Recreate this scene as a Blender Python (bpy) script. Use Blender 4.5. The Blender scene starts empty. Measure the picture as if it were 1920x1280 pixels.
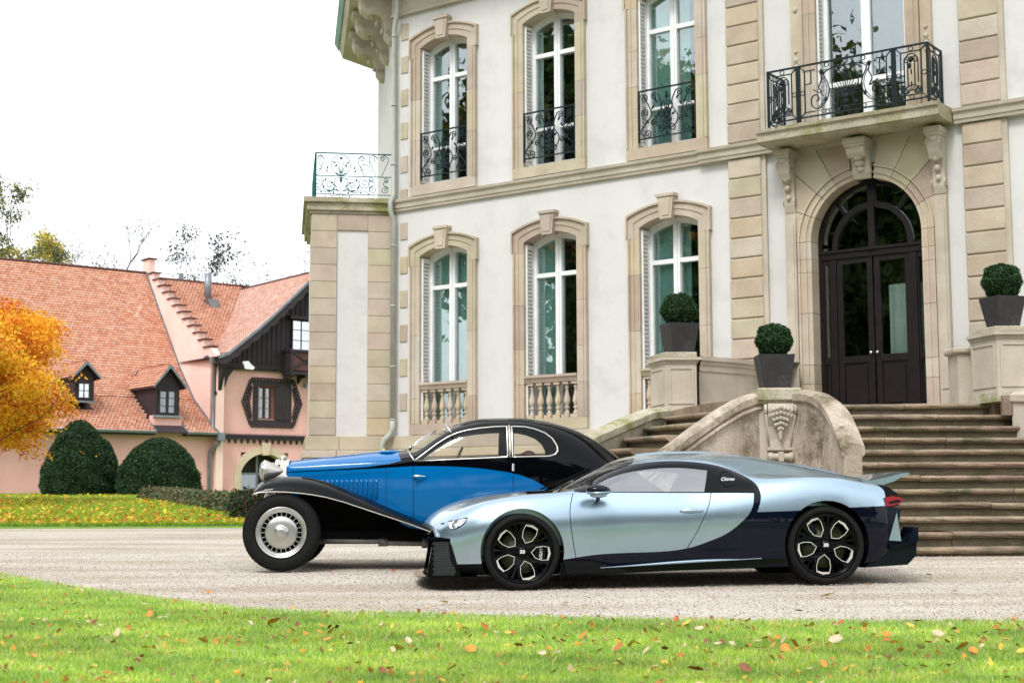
import bpy, bmesh, math, random
import numpy as np
from mathutils import Vector, Matrix
from mathutils.bvhtree import BVHTree
from mathutils.geometry import tessellate_polygon

SC = bpy.context.scene
COL = SC.collection

# ------------------------------------------------------------------ camera
F_PX = 2800.0
PITCH = math.atan(305 / F_PX)
ROLL = math.radians(0.2)
CAM_H = 0.75
cam_data = bpy.data.cameras.new('camera')
cam_data.sensor_width = 36.0
cam_data.lens = F_PX / 1920 * 36.0
cam_data.clip_start = 0.1
cam_data.clip_end = 3000.0
cam_data.dof.use_dof = True
cam_data.dof.focus_distance = 14.5
cam_data.dof.aperture_fstop = 4.5
cam = bpy.data.objects.new('camera', cam_data)
COL.objects.link(cam)
cam.matrix_world = (Matrix.Translation((0, 0, CAM_H)) @ Matrix.Rotation(math.pi / 2 + PITCH, 4, 'X')
                    @ Matrix.Rotation(-ROLL, 4, 'Z'))
SC.camera = cam

# ------------------------------------------------------------------ sky, sun, exposure
SUN_EL, SUN_AZ = math.radians(52), math.radians(205)     # azimuth: clockwise from +Y, the sun stands behind the camera's left shoulder
world = bpy.data.worlds.new('World')
SC.world = world
world.use_nodes = True
wn, wl = world.node_tree.nodes, world.node_tree.links
wn.clear()
w_out = wn.new('ShaderNodeOutputWorld')
w_bg = wn.new('ShaderNodeBackground')
w_sky = wn.new('ShaderNodeTexSky')
w_sky.sky_type = 'NISHITA'
w_sky.sun_disc = False
w_sky.sun_elevation = SUN_EL
w_sky.sun_rotation = SUN_AZ
w_sky.dust_density = 4.0
w_sky.air_density = 1.0
w_sky.ozone_density = 1.0
w_hsv = wn.new('ShaderNodeHueSaturation')
w_hsv.inputs['Saturation'].default_value = 0.22
w_mix = wn.new('ShaderNodeMix'); w_mix.data_type = 'RGBA'      # thin even cloud cover over the clear-sky colour
w_mix.inputs['Factor'].default_value = 0.6
w_cloud = wn.new('ShaderNodeTexNoise'); w_cloud.inputs['Scale'].default_value = 2.2
w_cloud.inputs['Detail'].default_value = 5
w_ramp = wn.new('ShaderNodeValToRGB')
w_ramp.color_ramp.elements[0].position = 0.3; w_ramp.color_ramp.elements[0].color = (7.6, 7.9, 8.3, 1)
w_ramp.color_ramp.elements[1].position = 0.7; w_ramp.color_ramp.elements[1].color = (11.5, 11.6, 11.8, 1)
w_tc = wn.new('ShaderNodeTexCoord')
wl.new(w_tc.outputs['Generated'], w_cloud.inputs['Vector'])
wl.new(w_cloud.outputs['Fac'], w_ramp.inputs['Fac'])
wl.new(w_sky.outputs[0], w_hsv.inputs['Color'])
wl.new(w_hsv.outputs[0], w_mix.inputs['A'])
wl.new(w_ramp.outputs[0], w_mix.inputs['B'])
wl.new(w_mix.outputs['Result'], w_bg.inputs['Color'])
w_bg.inputs['Strength'].default_value = 0.15
wl.new(w_bg.outputs[0], w_out.inputs['Surface'])

sun_data = bpy.data.lights.new('sun', 'SUN')
sun_data.energy = 1.5
sun_data.angle = math.radians(14)
sun_data.color = (1.0, 0.985, 0.955)
sun = bpy.data.objects.new('sun', sun_data)
COL.objects.link(sun)
sd = Vector((math.sin(SUN_AZ) * math.cos(SUN_EL), math.cos(SUN_AZ) * math.cos(SUN_EL), math.sin(SUN_EL)))
sun.rotation_euler = sd.to_track_quat('Z', 'Y').to_euler()

SC.view_settings.view_transform = 'Standard'
SC.view_settings.look = 'None'
SC.view_settings.gamma = 1.0
SC.view_settings.use_curve_mapping = False
SC.view_settings.exposure = 0.52
SC.render.engine = 'CYCLES'

R = random.Random(7)

# ------------------------------------------------------------------ small maths
_sp, _cp = math.sin(PITCH), math.cos(PITCH)
def ray(px, py):
    a, b = px - 960.0, -(py - 640.0)
    c, s = math.cos(ROLL), math.sin(ROLL)
    x, y = (a * c + b * s) / F_PX, (-a * s + b * c) / F_PX
    return Vector((x, _cp - y * _sp, _sp + y * _cp))

def zg(x, y):
    """height of the ground: a gentle rise towards the buildings"""
    side = 0.009 * min(max(x, 0.0), 3.2)
    if y > 90: return 0.024 * 76.8 + side
    return (0.024 if y > 13.2 else 0.012) * (y - 13.2) + side

def lerp(a, b, t): return a + (b - a) * t

def interp(tab, x):
    """Catmull-Rom through rows of (x, v0, v1 ...)"""
    n = len(tab)
    if x <= tab[0][0]: return list(tab[0][1:])
    if x >= tab[-1][0]: return list(tab[-1][1:])
    i = 0
    while tab[i + 1][0] < x: i += 1
    x0, x1 = tab[i][0], tab[i + 1][0]
    t = (x - x0) / (x1 - x0)
    out = []
    for k in range(1, len(tab[0])):
        p1, p2 = tab[i][k], tab[i + 1][k]
        d = (p2 - p1) / (x1 - x0)
        dl = (p1 - tab[i - 1][k]) / (x0 - tab[i - 1][0]) if i > 0 else d
        dr = (tab[i + 2][k] - p2) / (tab[i + 2][0] - x1) if i + 2 < n else d
        m1 = 0.5 * (dl + d) if dl * d > 0 or i == 0 else 0.0
        m2 = 0.5 * (dr + d) if dr * d > 0 or i + 2 >= n else 0.0
        if d != 0:
            m1 = max(min(m1, 3 * abs(d)), -3 * abs(d)); m2 = max(min(m2, 3 * abs(d)), -3 * abs(d))
        h = x1 - x0
        out.append((2*t**3 - 3*t**2 + 1) * p1 + (t**3 - 2*t**2 + t) * h * m1 + (-2*t**3 + 3*t**2) * p2 + (t**3 - t**2) * h * m2)
    return out

def spline(pts, n=8, closed=False):
    P = [Vector(p) for p in pts]
    N = len(P); out = []
    rng = range(N) if closed else range(N - 1)
    for i in rng:
        a = P[(i - 1) % N] if closed or i > 0 else P[0] * 2 - P[1]
        b, c = P[i], P[(i + 1) % N]
        d = P[(i + 2) % N] if closed or i + 2 < N else P[-1] * 2 - P[-2]
        for k in range(n):
            t = k / n
            out.append(0.5 * ((2 * b) + (c - a) * t + (2*a - 5*b + 4*c - d) * t * t + (-a + 3*b - 3*c + d) * t ** 3))
    if not closed: out.append(P[-1])
    return out

# ------------------------------------------------------------------ mesh builder
class MB:
    def __init__(s): s.v = []; s.f = []; s.m = []; s.sm = []
    def add(s, vs, fs, mi=0, smooth=False):
        o = len(s.v); s.v.extend([tuple(v) for v in vs])
        for f in fs: s.f.append(tuple(i + o for i in f)); s.m.append(mi); s.sm.append(smooth)
        return s
    def box(s, x0, x1, y0, y1, z0, z1, mi=0, bev=0.0):
        if bev > 0:
            b = min(bev, abs(x1-x0)*.45, abs(y1-y0)*.45, abs(z1-z0)*.45)
            bm = bmesh.new()
            bmesh.ops.create_cube(bm, size=1, matrix=Matrix.Translation(((x0+x1)/2, (y0+y1)/2, (z0+z1)/2)) @ Matrix.Diagonal((abs(x1-x0), abs(y1-y0), abs(z1-z0), 1)))
            bmesh.ops.bevel(bm, geom=list(bm.edges), offset=b, segments=1, affect='EDGES')
            bm.verts.index_update()
            s.add([v.co for v in bm.verts], [[v.index for v in f.verts] for f in bm.faces], mi); bm.free(); return s
        v = [(x, y, z) for x in (x0, x1) for y in (y0, y1) for z in (z0, z1)]
        return s.add(v, [(0,1,3,2), (4,6,7,5), (0,4,5,1), (2,3,7,6), (0,2,6,4), (1,5,7,3)], mi)
    def prism(s, poly, a0, a1, axis='y', mi=0, smooth=False):
        """2-D polygon extruded along an axis. axis y: poly is (x,z); z: (x,y); x: (y,z)"""
        def P(p, a):
            return (p[0], a, p[1]) if axis == 'y' else (p[0], p[1], a) if axis == 'z' else (a, p[0], p[1])
        n = len(poly)
        v = [P(p, a0) for p in poly] + [P(p, a1) for p in poly]
        o = len(s.v); s.v.extend(v)
        tri = tessellate_polygon([[Vector((p[0], p[1], 0)) for p in poly]]) if n > 4 else None
        if tri:
            for t in tri:
                s.f.append(tuple(o + i for i in t)); s.m.append(mi); s.sm.append(False)
                s.f.append(tuple(o + n + i for i in reversed(t))); s.m.append(mi); s.sm.append(False)
        else:
            s.f.append(tuple(o + i for i in range(n))); s.m.append(mi); s.sm.append(False)
            s.f.append(tuple(o + n + i for i in reversed(range(n)))); s.m.append(mi); s.sm.append(False)
        for i in range(n):
            j = (i + 1) % n
            s.f.append((o + i, o + n + i, o + n + j, o + j)); s.m.append(mi); s.sm.append(smooth)
        return s
    def ring(s, inner, outer, y0, y1, mi=0, closed=True):
        """flat band between two outlines of equal length in (x,z), extruded y0..y1"""
        n = len(inner); o = len(s.v)
        for y in (y0, y1):
            s.v.extend([(p[0], y, p[1]) for p in inner]); s.v.extend([(p[0], y, p[1]) for p in outer])
        rng = range(n) if closed else range(n - 1)
        for i in rng:
            j = (i + 1) % n
            a, b, c, d = o + i, o + j, o + n + j, o + n + i
            e, f, g, h = a + 2*n, b + 2*n, c + 2*n, d + 2*n
            for q in ((a, b, c, d), (h, g, f, e), (a, e, f, b), (d, c, g, h)):
                s.f.append(q); s.m.append(mi); s.sm.append(False)
        if not closed:
            for i in (0, n - 1):
                q = (o+i, o+n+i, o+3*n+i, o+2*n+i); s.f.append(q); s.m.append(mi); s.sm.append(False)
        return s
    def tube(s, pts, r, n=6, mi=0, cap=True, closed=False, smooth=True):
        P = [Vector(p) for p in pts]; N = len(P); o = len(s.v)
        up = None
        for i in range(N):
            if closed: t = P[(i+1) % N] - P[(i-1) % N]
            else: t = P[min(i+1, N-1)] - P[max(i-1, 0)]
            if t.length < 1e-9: t = Vector((0, 0, 1))
            t.normalize()
            if up is None:
                up = Vector((0, 0, 1)) if abs(t.z) < .9 else Vector((1, 0, 0))
            a = t.cross(up)
            if a.length < 1e-4: a = t.cross(Vector((0.3, 1, 0.2)))
            a.normalize(); b = a.cross(t); b.normalize(); up = b
            rr = r[i] if isinstance(r, (list, tuple)) else r
            for k in range(n):
                an = 2 * math.pi * k / n + math.pi / n
                s.v.append(tuple(P[i] + a * math.cos(an) * rr + b * math.sin(an) * rr))
        for i in range(N if closed else N - 1):
            for k in range(n):
                j = (i + 1) % N
                s.f.append((o + i*n + k, o + i*n + (k+1) % n, o + j*n + (k+1) % n, o + j*n + k)); s.m.append(mi); s.sm.append(smooth and n > 4)
        if cap and not closed:
            s.f.append(tuple(o + k for k in reversed(range(n)))); s.m.append(mi); s.sm.append(False)
            s.f.append(tuple(o + (N-1)*n + k for k in range(n))); s.m.append(mi); s.sm.append(False)
        return s
    def lathe(s, prof, c=(0, 0, 0), n=24, axis='z', mi=0, smooth=True, closed=False):
        """prof rows (r, h). closed: profile is a loop"""
        o = len(s.v); N = len(prof)
        for r, h in prof:
            for k in range(n):
                a = 2 * math.pi * k / n
                p = (r*math.cos(a), r*math.sin(a), h)
                if axis == 'y': p = (p[0], p[2], p[1])
                if axis == 'x': p = (p[2], p[0], p[1])
                s.v.append((p[0]+c[0], p[1]+c[1], p[2]+c[2]))
        for i in range(N if closed else N - 1):
            j = (i + 1) % N
            for k in range(n):
                s.f.append((o+i*n+k, o+i*n+(k+1) % n, o+j*n+(k+1) % n, o+j*n+k)); s.m.append(mi); s.sm.append(smooth)
        if not closed:
            for i in (0, N-1):
                if prof[i][0] > 1e-4: s.f.append(tuple(o+i*n+k for k in range(n))); s.m.append(mi); s.sm.append(False)
        return s
    def grid(s, rows, mi=0, smooth=True, closeu=False):
        o = len(s.v); n = len(rows[0])
        for r in rows: s.v.extend([tuple(p) for p in r])
        for i in range(len(rows) - 1):
            for k in range(n if closeu else n - 1):
                k2 = (k + 1) % n
                s.f.append((o+i*n+k, o+i*n+k2, o+(i+1)*n+k2, o+(i+1)*n+k)); s.m.append(mi); s.sm.append(smooth)
        return s
    def blob(s, c, r, sub=1, mi=0, jit=0.0, rnd=None):
        bm = bmesh.new(); bmesh.ops.create_icosphere(bm, subdivisions=sub, radius=1.0); bm.verts.index_update()
        rr = r if isinstance(r, (tuple, list)) else (r, r, r)
        vs = []
        for v in bm.verts:
            q = 1 + (rnd.uniform(-jit, jit) if rnd else 0)
            vs.append((c[0]+v.co.x*rr[0]*q, c[1]+v.co.y*rr[1]*q, c[2]+v.co.z*rr[2]*q))
        s.add(vs, [[v.index for v in f.verts] for f in bm.faces], mi, True); bm.free(); return s
    def xform(s, M, start=0):
        for i in range(start, len(s.v)): s.v[i] = tuple(M @ Vector(s.v[i]))
        return s
    def mesh(s, name, mats, fix=True):
        me = bpy.data.meshes.new(name)
        me.from_pydata(s.v, [], s.f)
        for m in (mats if isinstance(mats, (list, tuple)) else [mats]): me.materials.append(m)
        me.polygons.foreach_set('material_index', s.m)
        me.polygons.foreach_set('use_smooth', s.sm)
        if fix and len(s.f) < 60000:
            bm = bmesh.new(); bm.from_mesh(me)
            bmesh.ops.recalc_face_normals(bm, faces=bm.faces); bm.to_mesh(me); bm.free()
        me.update()
        return me
    def obj(s, name, mats, parent=None, fix=True):
        return link(name, s.mesh(name, mats, fix), parent)

def link(name, me, parent=None):
    o = bpy.data.objects.new(name, me); COL.objects.link(o)
    if parent is not None: o.parent = parent
    return o

def tag(o, label=None, cat=None, group=None, kind=None):
    if label: o['label'] = label
    if cat: o['category'] = cat
    if group: o['group'] = group
    if kind: o['kind'] = kind
    return o

def thing(name, label, cat, loc=(0, 0, 0), rotz=0, group=None, scale=1.0):
    o = bpy.data.objects.new(name, None); COL.objects.link(o)
    o.location = loc; o.rotation_euler = (0, 0, rotz); o.scale = (scale,) * 3
    o.empty_display_size = 0.3
    return tag(o, label, cat, group)

def dup(o, parent=None, mat=None):
    c = o.copy(); COL.objects.link(c)
    if parent is not None: c.parent = parent
    for ch in list(o.children): dup(ch, c)
    return c

def npmesh(name, V, F, mat, tint=None, smooth=False, uvr=None):
    me = bpy.data.meshes.new(name)
    V = np.asarray(V, np.float32); F = np.asarray(F, np.int32)
    k = F.shape[1]
    me.vertices.add(len(V)); me.vertices.foreach_set('co', V.ravel())
    me.loops.add(F.size); me.loops.foreach_set('vertex_index', F.ravel())
    me.polygons.add(len(F))
    me.polygons.foreach_set('loop_start', np.arange(0, F.size, k, dtype=np.int32))
    me.polygons.foreach_set('loop_total', np.full(len(F), k, np.int32))
    if smooth: me.polygons.foreach_set('use_smooth', np.ones(len(F), bool))
    if tint is not None:
        a = me.color_attributes.new('tint', 'FLOAT_COLOR', 'POINT')
        t = np.ones((len(V), 4), np.float32); t[:, :3] = tint
        a.data.foreach_set('color', t.ravel())
    me.materials.append(mat); me.update(calc_edges=True)
    return me

# ------------------------------------------------------------------ materials
def nodemat(name):
    m = bpy.data.materials.new(name); m.use_nodes = True
    nt = m.node_tree; b = nt.nodes['Principled BSDF']
    return m, nt.nodes, nt.links, b

def mat(name, c1, c2=None, scale=3.0, rough=0.6, metal=0.0, coat=0.0, bump=0.0, bscale=60.0, grain=0.0, rnd=0.0,
        rcols=None, spec=0.5, lo=0.35, hi=0.65, coords='Object', stain=None, sscale=1.5, slo=.55, shi=.75, streak=False, wave=None):
    m, N, L, b = nodemat(name)
    tc = N.new('ShaderNodeTexCoord'); co = tc.outputs[coords]
    c2 = c2 or tuple(x * 0.85 for x in c1)
    nz = N.new('ShaderNodeTexNoise'); nz.inputs['Scale'].default_value = scale; nz.inputs['Detail'].default_value = 6
    if streak:
        mp = N.new('ShaderNodeMapping'); mp.inputs['Scale'].default_value = (1, 1, 0.15)
        L.new(co, mp.inputs['Vector']); L.new(mp.outputs[0], nz.inputs['Vector'])
    else: L.new(co, nz.inputs['Vector'])
    rp = N.new('ShaderNodeValToRGB')
    rp.color_ramp.elements[0].position = lo; rp.color_ramp.elements[0].color = (*c1, 1)
    rp.color_ramp.elements[1].position = hi; rp.color_ramp.elements[1].color = (*c2, 1)
    L.new(nz.outputs['Fac'], rp.inputs['Fac'])
    col = rp.outputs[0]
    if rcols:      # each object takes its own colour from this list
        oi = N.new('ShaderNodeObjectInfo'); r2 = N.new('ShaderNodeValToRGB'); r2.color_ramp.interpolation = 'LINEAR'
        e = r2.color_ramp.elements
        for i, c in enumerate(rcols):
            p = i / (len(rcols) - 1)
            if i < 2: e[i].position = p; e[i].color = (*c, 1)
            else:
                q = e.new(p); q.color = (*c, 1)
        if len(rcols) > 2:
            for i, c in enumerate(rcols): e[i].position = i / (len(rcols) - 1); e[i].color = (*c, 1)
        L.new(oi.outputs['Random'], r2.inputs['Fac'])
        mx = N.new('ShaderNodeMix'); mx.data_type = 'RGBA'; mx.blend_type = 'MULTIPLY'; mx.inputs['Factor'].default_value = 1
        L.new(col, mx.inputs['A']); L.new(r2.outputs[0], mx.inputs['B']); col = mx.outputs['Result']
    if stain:
        sn = N.new('ShaderNodeTexNoise'); sn.inputs['Scale'].default_value = sscale; sn.inputs['Detail'].default_value = 8
        sn.inputs['Roughness'].default_value = 0.7
        L.new(co, sn.inputs['Vector'])
        sr = N.new('ShaderNodeMapRange'); sr.inputs['From Min'].default_value = slo; sr.inputs['From Max'].default_value = shi
        L.new(sn.outputs['Fac'], sr.inputs['Value'])
        mx = N.new('ShaderNodeMix'); mx.data_type = 'RGBA'
        L.new(sr.outputs[0], mx.inputs['Factor']); L.new(col, mx.inputs['A']); mx.inputs['B'].default_value = (*stain, 1)
        col = mx.outputs['Result']
    if grain:
        gn = N.new('ShaderNodeTexNoise'); gn.inputs['Scale'].default_value = bscale * 1.7; gn.inputs['Detail'].default_value = 3
        L.new(co, gn.inputs['Vector'])
        gr = N.new('ShaderNodeMapRange'); gr.inputs['From Min'].default_value = .3; gr.inputs['From Max'].default_value = .7
        gr.inputs['To Min'].default_value = 1 - grain; gr.inputs['To Max'].default_value = 1 + grain
        L.new(gn.outputs['Fac'], gr.inputs['Value'])
        mx = N.new('ShaderNodeMix'); mx.data_type = 'RGBA'; mx.blend_type = 'MULTIPLY'; mx.inputs['Factor'].default_value = 1
        L.new(col, mx.inputs['A']); L.new(gr.outputs[0], mx.inputs['B']); col = mx.outputs['Result']
    L.new(col, b.inputs['Base Color'])
    b.inputs['Roughness'].default_value = rough; b.inputs['Metallic'].default_value = metal
    b.inputs['Coat Weight'].default_value = coat; b.inputs['Coat Roughness'].default_value = 0.03
    b.inputs['Specular IOR Level'].default_value = spec
    if bump:
        bn = N.new('ShaderNodeTexNoise'); bn.inputs['Scale'].default_value = bscale; bn.inputs['Detail'].default_value = 6
        L.new(co, bn.inputs['Vector'])
        bp = N.new('ShaderNodeBump'); bp.inputs['Strength'].default_value = bump; bp.inputs['Distance'].default_value = 0.01
        L.new(bn.outputs['Fac'], bp.inputs['Height']); L.new(bp.outputs[0], b.inputs['Normal'])
    return m

def tintmat(name, rough=0.6, trans=0.0, spec=0.3, backlight=0.0):
    m, N, L, b = nodemat(name)
    a = N.new('ShaderNodeAttribute'); a.attribute_name = 'tint'
    L.new(a.outputs['Color'], b.inputs['Base Color']); b.inputs['Roughness'].default_value = rough
    b.inputs['Specular IOR Level'].default_value = spec
    if backlight:
        tr = N.new('ShaderNodeBsdfTranslucent'); L.new(a.outputs['Color'], tr.inputs['Color'])
        mx = N.new('ShaderNodeMixShader'); mx.inputs[0].default_value = backlight
        out = N['Material Output']; L.new(b.outputs[0], mx.inputs[1]); L.new(tr.outputs[0], mx.inputs[2]); L.new(mx.outputs[0], out.inputs['Surface'])
    return m

def glassmat(name, tint=(0.7, 0.8, 0.8), refl=0.25, rough=0.0):
    """thin pane: tinted see-through mixed with a sharp reflection that grows at grazing angles"""
    m = bpy.data.materials.new(name); m.use_nodes = True
    N, L = m.node_tree.nodes, m.node_tree.links
    for n in list(N):
        if n.type != 'OUTPUT_MATERIAL': N.remove(n)
    out = N['Material Output']
    tr = N.new('ShaderNodeBsdfTransparent'); tr.inputs[0].default_value = (*tint, 1)
    gl = N.new('ShaderNodeBsdfGlossy'); gl.inputs['Roughness'].default_value = rough; gl.inputs['Color'].default_value = (.95, .97, 1, 1)
    lw = N.new('ShaderNodeLayerWeight'); lw.inputs['Blend'].default_value = 0.25
    mr = N.new('ShaderNodeMapRange'); mr.inputs['To Min'].default_value = refl; mr.inputs['To Max'].default_value = 1.0
    L.new(lw.outputs['Fresnel'], mr.inputs['Value'])
    tc = N.new('ShaderNodeTexCoord'); nz = N.new('ShaderNodeTexNoise'); nz.inputs['Scale'].default_value = 2.5
    bp = N.new('ShaderNodeBump'); bp.inputs['Strength'].default_value = 0.06; bp.inputs['Distance'].default_value = 0.02
    L.new(tc.outputs['Object'], nz.inputs['Vector']); L.new(nz.outputs['Fac'], bp.inputs['Height']); L.new(bp.outputs[0], gl.inputs['Normal'])
    mx = N.new('ShaderNodeMixShader'); L.new(mr.outputs[0], mx.inputs[0]); L.new(tr.outputs[0], mx.inputs[1]); L.new(gl.outputs[0], mx.inputs[2])
    L.new(mx.outputs[0], out.inputs['Surface'])
    return m

BLK = (1, 1, 1), (1.0, .90, .89), (.97, .99, .82), (.85, .80, .82), (1.05, .97, .80), (.80, .73, .71), (1.06, 1.04, 1.0), (.92, .90, .78)
M = {}
M['plaster'] = mat('white_lime_plaster', (.62, .615, .605), (.575, .57, .56), 1.1, .85, bump=.3, bscale=40, grain=.03, streak=True, stain=(.46, .45, .43), sscale=1.3, slo=.50, shi=.85)
M['stone'] = mat('dressed_sandstone', (.51, .46, .38), (.42, .37, .295), 2.2, .85, bump=.5, bscale=55, grain=.10, stain=(.34, .29, .24), sscale=1.2, slo=.56, shi=.85)
M['block'] = mat('sandstone_block', (.51, .46, .385), (.43, .375, .305), 2.5, .85, bump=.5, bscale=50, grain=.10, rcols=BLK, stain=(.33, .27, .22), sscale=1.6, slo=.58, shi=.85)
M['wet'] = mat('weathered_stair_stone', (.34, .27, .195), (.20, .155, .115), 1.6, .7, bump=.9, bscale=35, grain=.22, rcols=BLK, stain=(.085, .085, .04), sscale=2.2, slo=.50, shi=.66)
M['riser'] = mat('shade_toned_mossy_riser', (.115, .09, .055), (.06, .052, .03), 2.0, .85, bump=.9, bscale=35, grain=.25, stain=(.06, .05, .022), sscale=2.6, slo=.48, shi=.62)  # dirt and moss tone, darkened further to paint in the recess shade
M['moss'] = mat('mossy_parapet_stone', (.48, .44, .35), (.34, .30, .22), 2.0, .85, bump=1.0, bscale=28, grain=.25, stain=(.24, .24, .09), sscale=2.6, slo=.47, shi=.62)
M['cheek'] = mat('streaked_parapet_stone', (.50, .43, .35), (.30, .25, .19), 3.4, .85, bump=.8, bscale=28, grain=.2, streak=True, stain=(.13, .105, .06), sscale=2.1, slo=.51, shi=.64)
M['iron'] = mat('dark_green_wrought_iron', (.004, .012, .015), (.006, .018, .021), 20, .45, spec=.25)
M['teal'] = mat('teal_wrought_iron', (.0, .14, .12), (.0, .08, .07), 12, .5, spec=.2)
M['white'] = mat('white_window_paint', (.80, .81, .82), (.74, .75, .76), 5, .4)
M['shade'] = mat('room_shade_cloth', (.62, .74, .71), (.50, .62, .60), .8, .9)
M['curtain'] = mat('pale_curtain_cloth', (.84, .90, .87), (.70, .78, .75), 2.2, .9, bump=.4, bscale=8)
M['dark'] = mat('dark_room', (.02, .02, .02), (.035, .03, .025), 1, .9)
M['amber'] = mat('brown_room_wall', (.45, .22, .07), (.30, .14, .05), 1, .8)
M['doorwood'] = mat('dark_brown_door_paint', (.008, .005, .006), (.012, .008, .008), 6, .4, bump=.1, bscale=30, spec=.3)
M['pipe'] = mat('pale_zinc_pipe', (.40, .42, .37), (.34, .36, .32), 3, .5)
M['lead'] = mat('grey_lead_flashing', (.16, .18, .19), (.22, .24, .25), 3, .5)
M['slate'] = mat('slate_roofing', (.10, .11, .12), (.07, .08, .09), 5, .6, bump=.3)
M['copper'] = mat('green_copper_gutter', (.16, .34, .29), (.12, .25, .22), 4, .6)
M['glass'] = glassmat('window_glass', (.82, .94, .92), .17)
M['steel'] = mat('polished_steel', (.7, .7, .7), (.6, .6, .6), 5, .2, metal=1)
M['planter'] = mat('anthracite_planter', (.028, .027, .029), (.018, .017, .019), 6, .7, bump=.3, bscale=40, stain=(.09, .085, .08), sscale=3)
M['pink'] = mat('pink_lime_render', (.76, .435, .39), (.69, .385, .345), .7, .9, bump=.3, bscale=12, grain=.04, stain=(.62, .36, .31), sscale=.35, slo=.5, shi=.85)
M['pinkpale'] = mat('pale_pink_render', (.84, .60, .54), (.76, .52, .46), .7, .9, bump=.3, bscale=12, grain=.04)
M['tile'] = tintmat('clay_roof_tile', rough=.75)
M['timber'] = mat('dark_stained_timber', (.030, .019, .025), (.018, .012, .015), 2, .7, bump=.3, bscale=20)
M['timber2'] = mat('red_brown_timber', (.10, .035, .03), (.07, .025, .02), 3, .7)
M['zinc'] = mat('weathered_zinc', (.22, .24, .27), (.16, .18, .2), 3, .45, metal=.4)
M['tan'] = mat('tan_sandstone_trim', (.62, .50, .37), (.54, .42, .30), 1.5, .9, bump=.3, bscale=20)
M['leaf'] = tintmat('foliage', rough=.55, backlight=.3)
M['yew'] = tintmat('yew_foliage', rough=.6, spec=.25)
M['bark'] = mat('tree_bark', (.075, .06, .048), (.04, .034, .03), 6, .9, bump=.6)
M['grass'] = tintmat('grass_blades', rough=.5, backlight=.45)
M['rubber'] = mat('tyre_rubber', (.006, .006, .0065), (.009, .009, .009), 30, .8, bump=.2, bscale=200, spec=.2)
M['gloss_black'] = mat('gloss_black_paint', (.0015, .0018, .003), (.002, .0022, .0035), 2, .04, spec=.17)
M['navy_carbon'] = mat('dark_blue_gloss_carbon', (.0025, .004, .010), (.003, .005, .013), 3, .05, spec=.22)
M['silver_blue'] = mat('silver_blue_metallic_paint', (.38, .50, .60), (.37, .49, .59), 1, .27, metal=.9, coat=.6)
M['blue'] = mat('bright_blue_paint', (.0, .125, .36), (.0, .12, .35), 1, .10, spec=.35)
M['chrome'] = mat('chrome_trim', (.82, .82, .80), (.78, .78, .76), 5, .10, metal=1)
M['alu'] = mat('brushed_aluminium', (.62, .62, .60), (.52, .52, .50), 9, .33, metal=1)
M['satin'] = mat('machined_rim_edge', (.78, .76, .72), (.7, .68, .64), 9, .3, metal=.5)
M['doorglass'] = glassmat('door_glass', (.92, .98, .96), .14)
M['blackin'] = mat('matt_black_cavity', (.003, .003, .0035), (.004, .004, .004), 5, .9, spec=.1)
M['leather'] = mat('brown_leather', (.10, .045, .03), (.07, .03, .02), 8, .45)
M['cream'] = mat('cream_leather', (.50, .48, .44), (.42, .40, .36), 8, .55)
M['carglass'] = glassmat('car_side_glass', (.80, .90, .95), .27)
M['darkglass'] = glassmat('dark_car_glass', (.30, .36, .36), .10)
M['lens'] = glassmat('lamp_glass', (.9, .92, .95), .35)
M['pipe_grey'] = mat('grey_steel_pipe', (.18, .18, .17), (.11, .11, .105), 8, .45, metal=.5)
M['redlamp'] = mat('red_lamp_lens', (.30, .004, .01), (.2, .004, .008), 9, .1)
M['disc'] = mat('carbon_brake_disc', (.055, .065, .022), (.035, .045, .02), 9, .45)
M['whitepaint'] = mat('white_lettering', (.85, .85, .85), (.8, .8, .8), 5, .4)
M['yellow'] = mat('yellow_plastic', (.75, .6, .02), (.65, .5, .02), 5, .5)
M['lampface'] = mat('headlamp_face', (.72, .74, .78), (.10, .11, .13), 28, .12, lo=.46, hi=.56)
M['wire'] = mat('grille_wire', (.10, .11, .12), (.07, .075, .08), 20, .4)
M['mesh'] = mat('black_grille_mesh', (.005, .006, .007), (.008, .008, .009), 20, .6, spec=.08)
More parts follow.
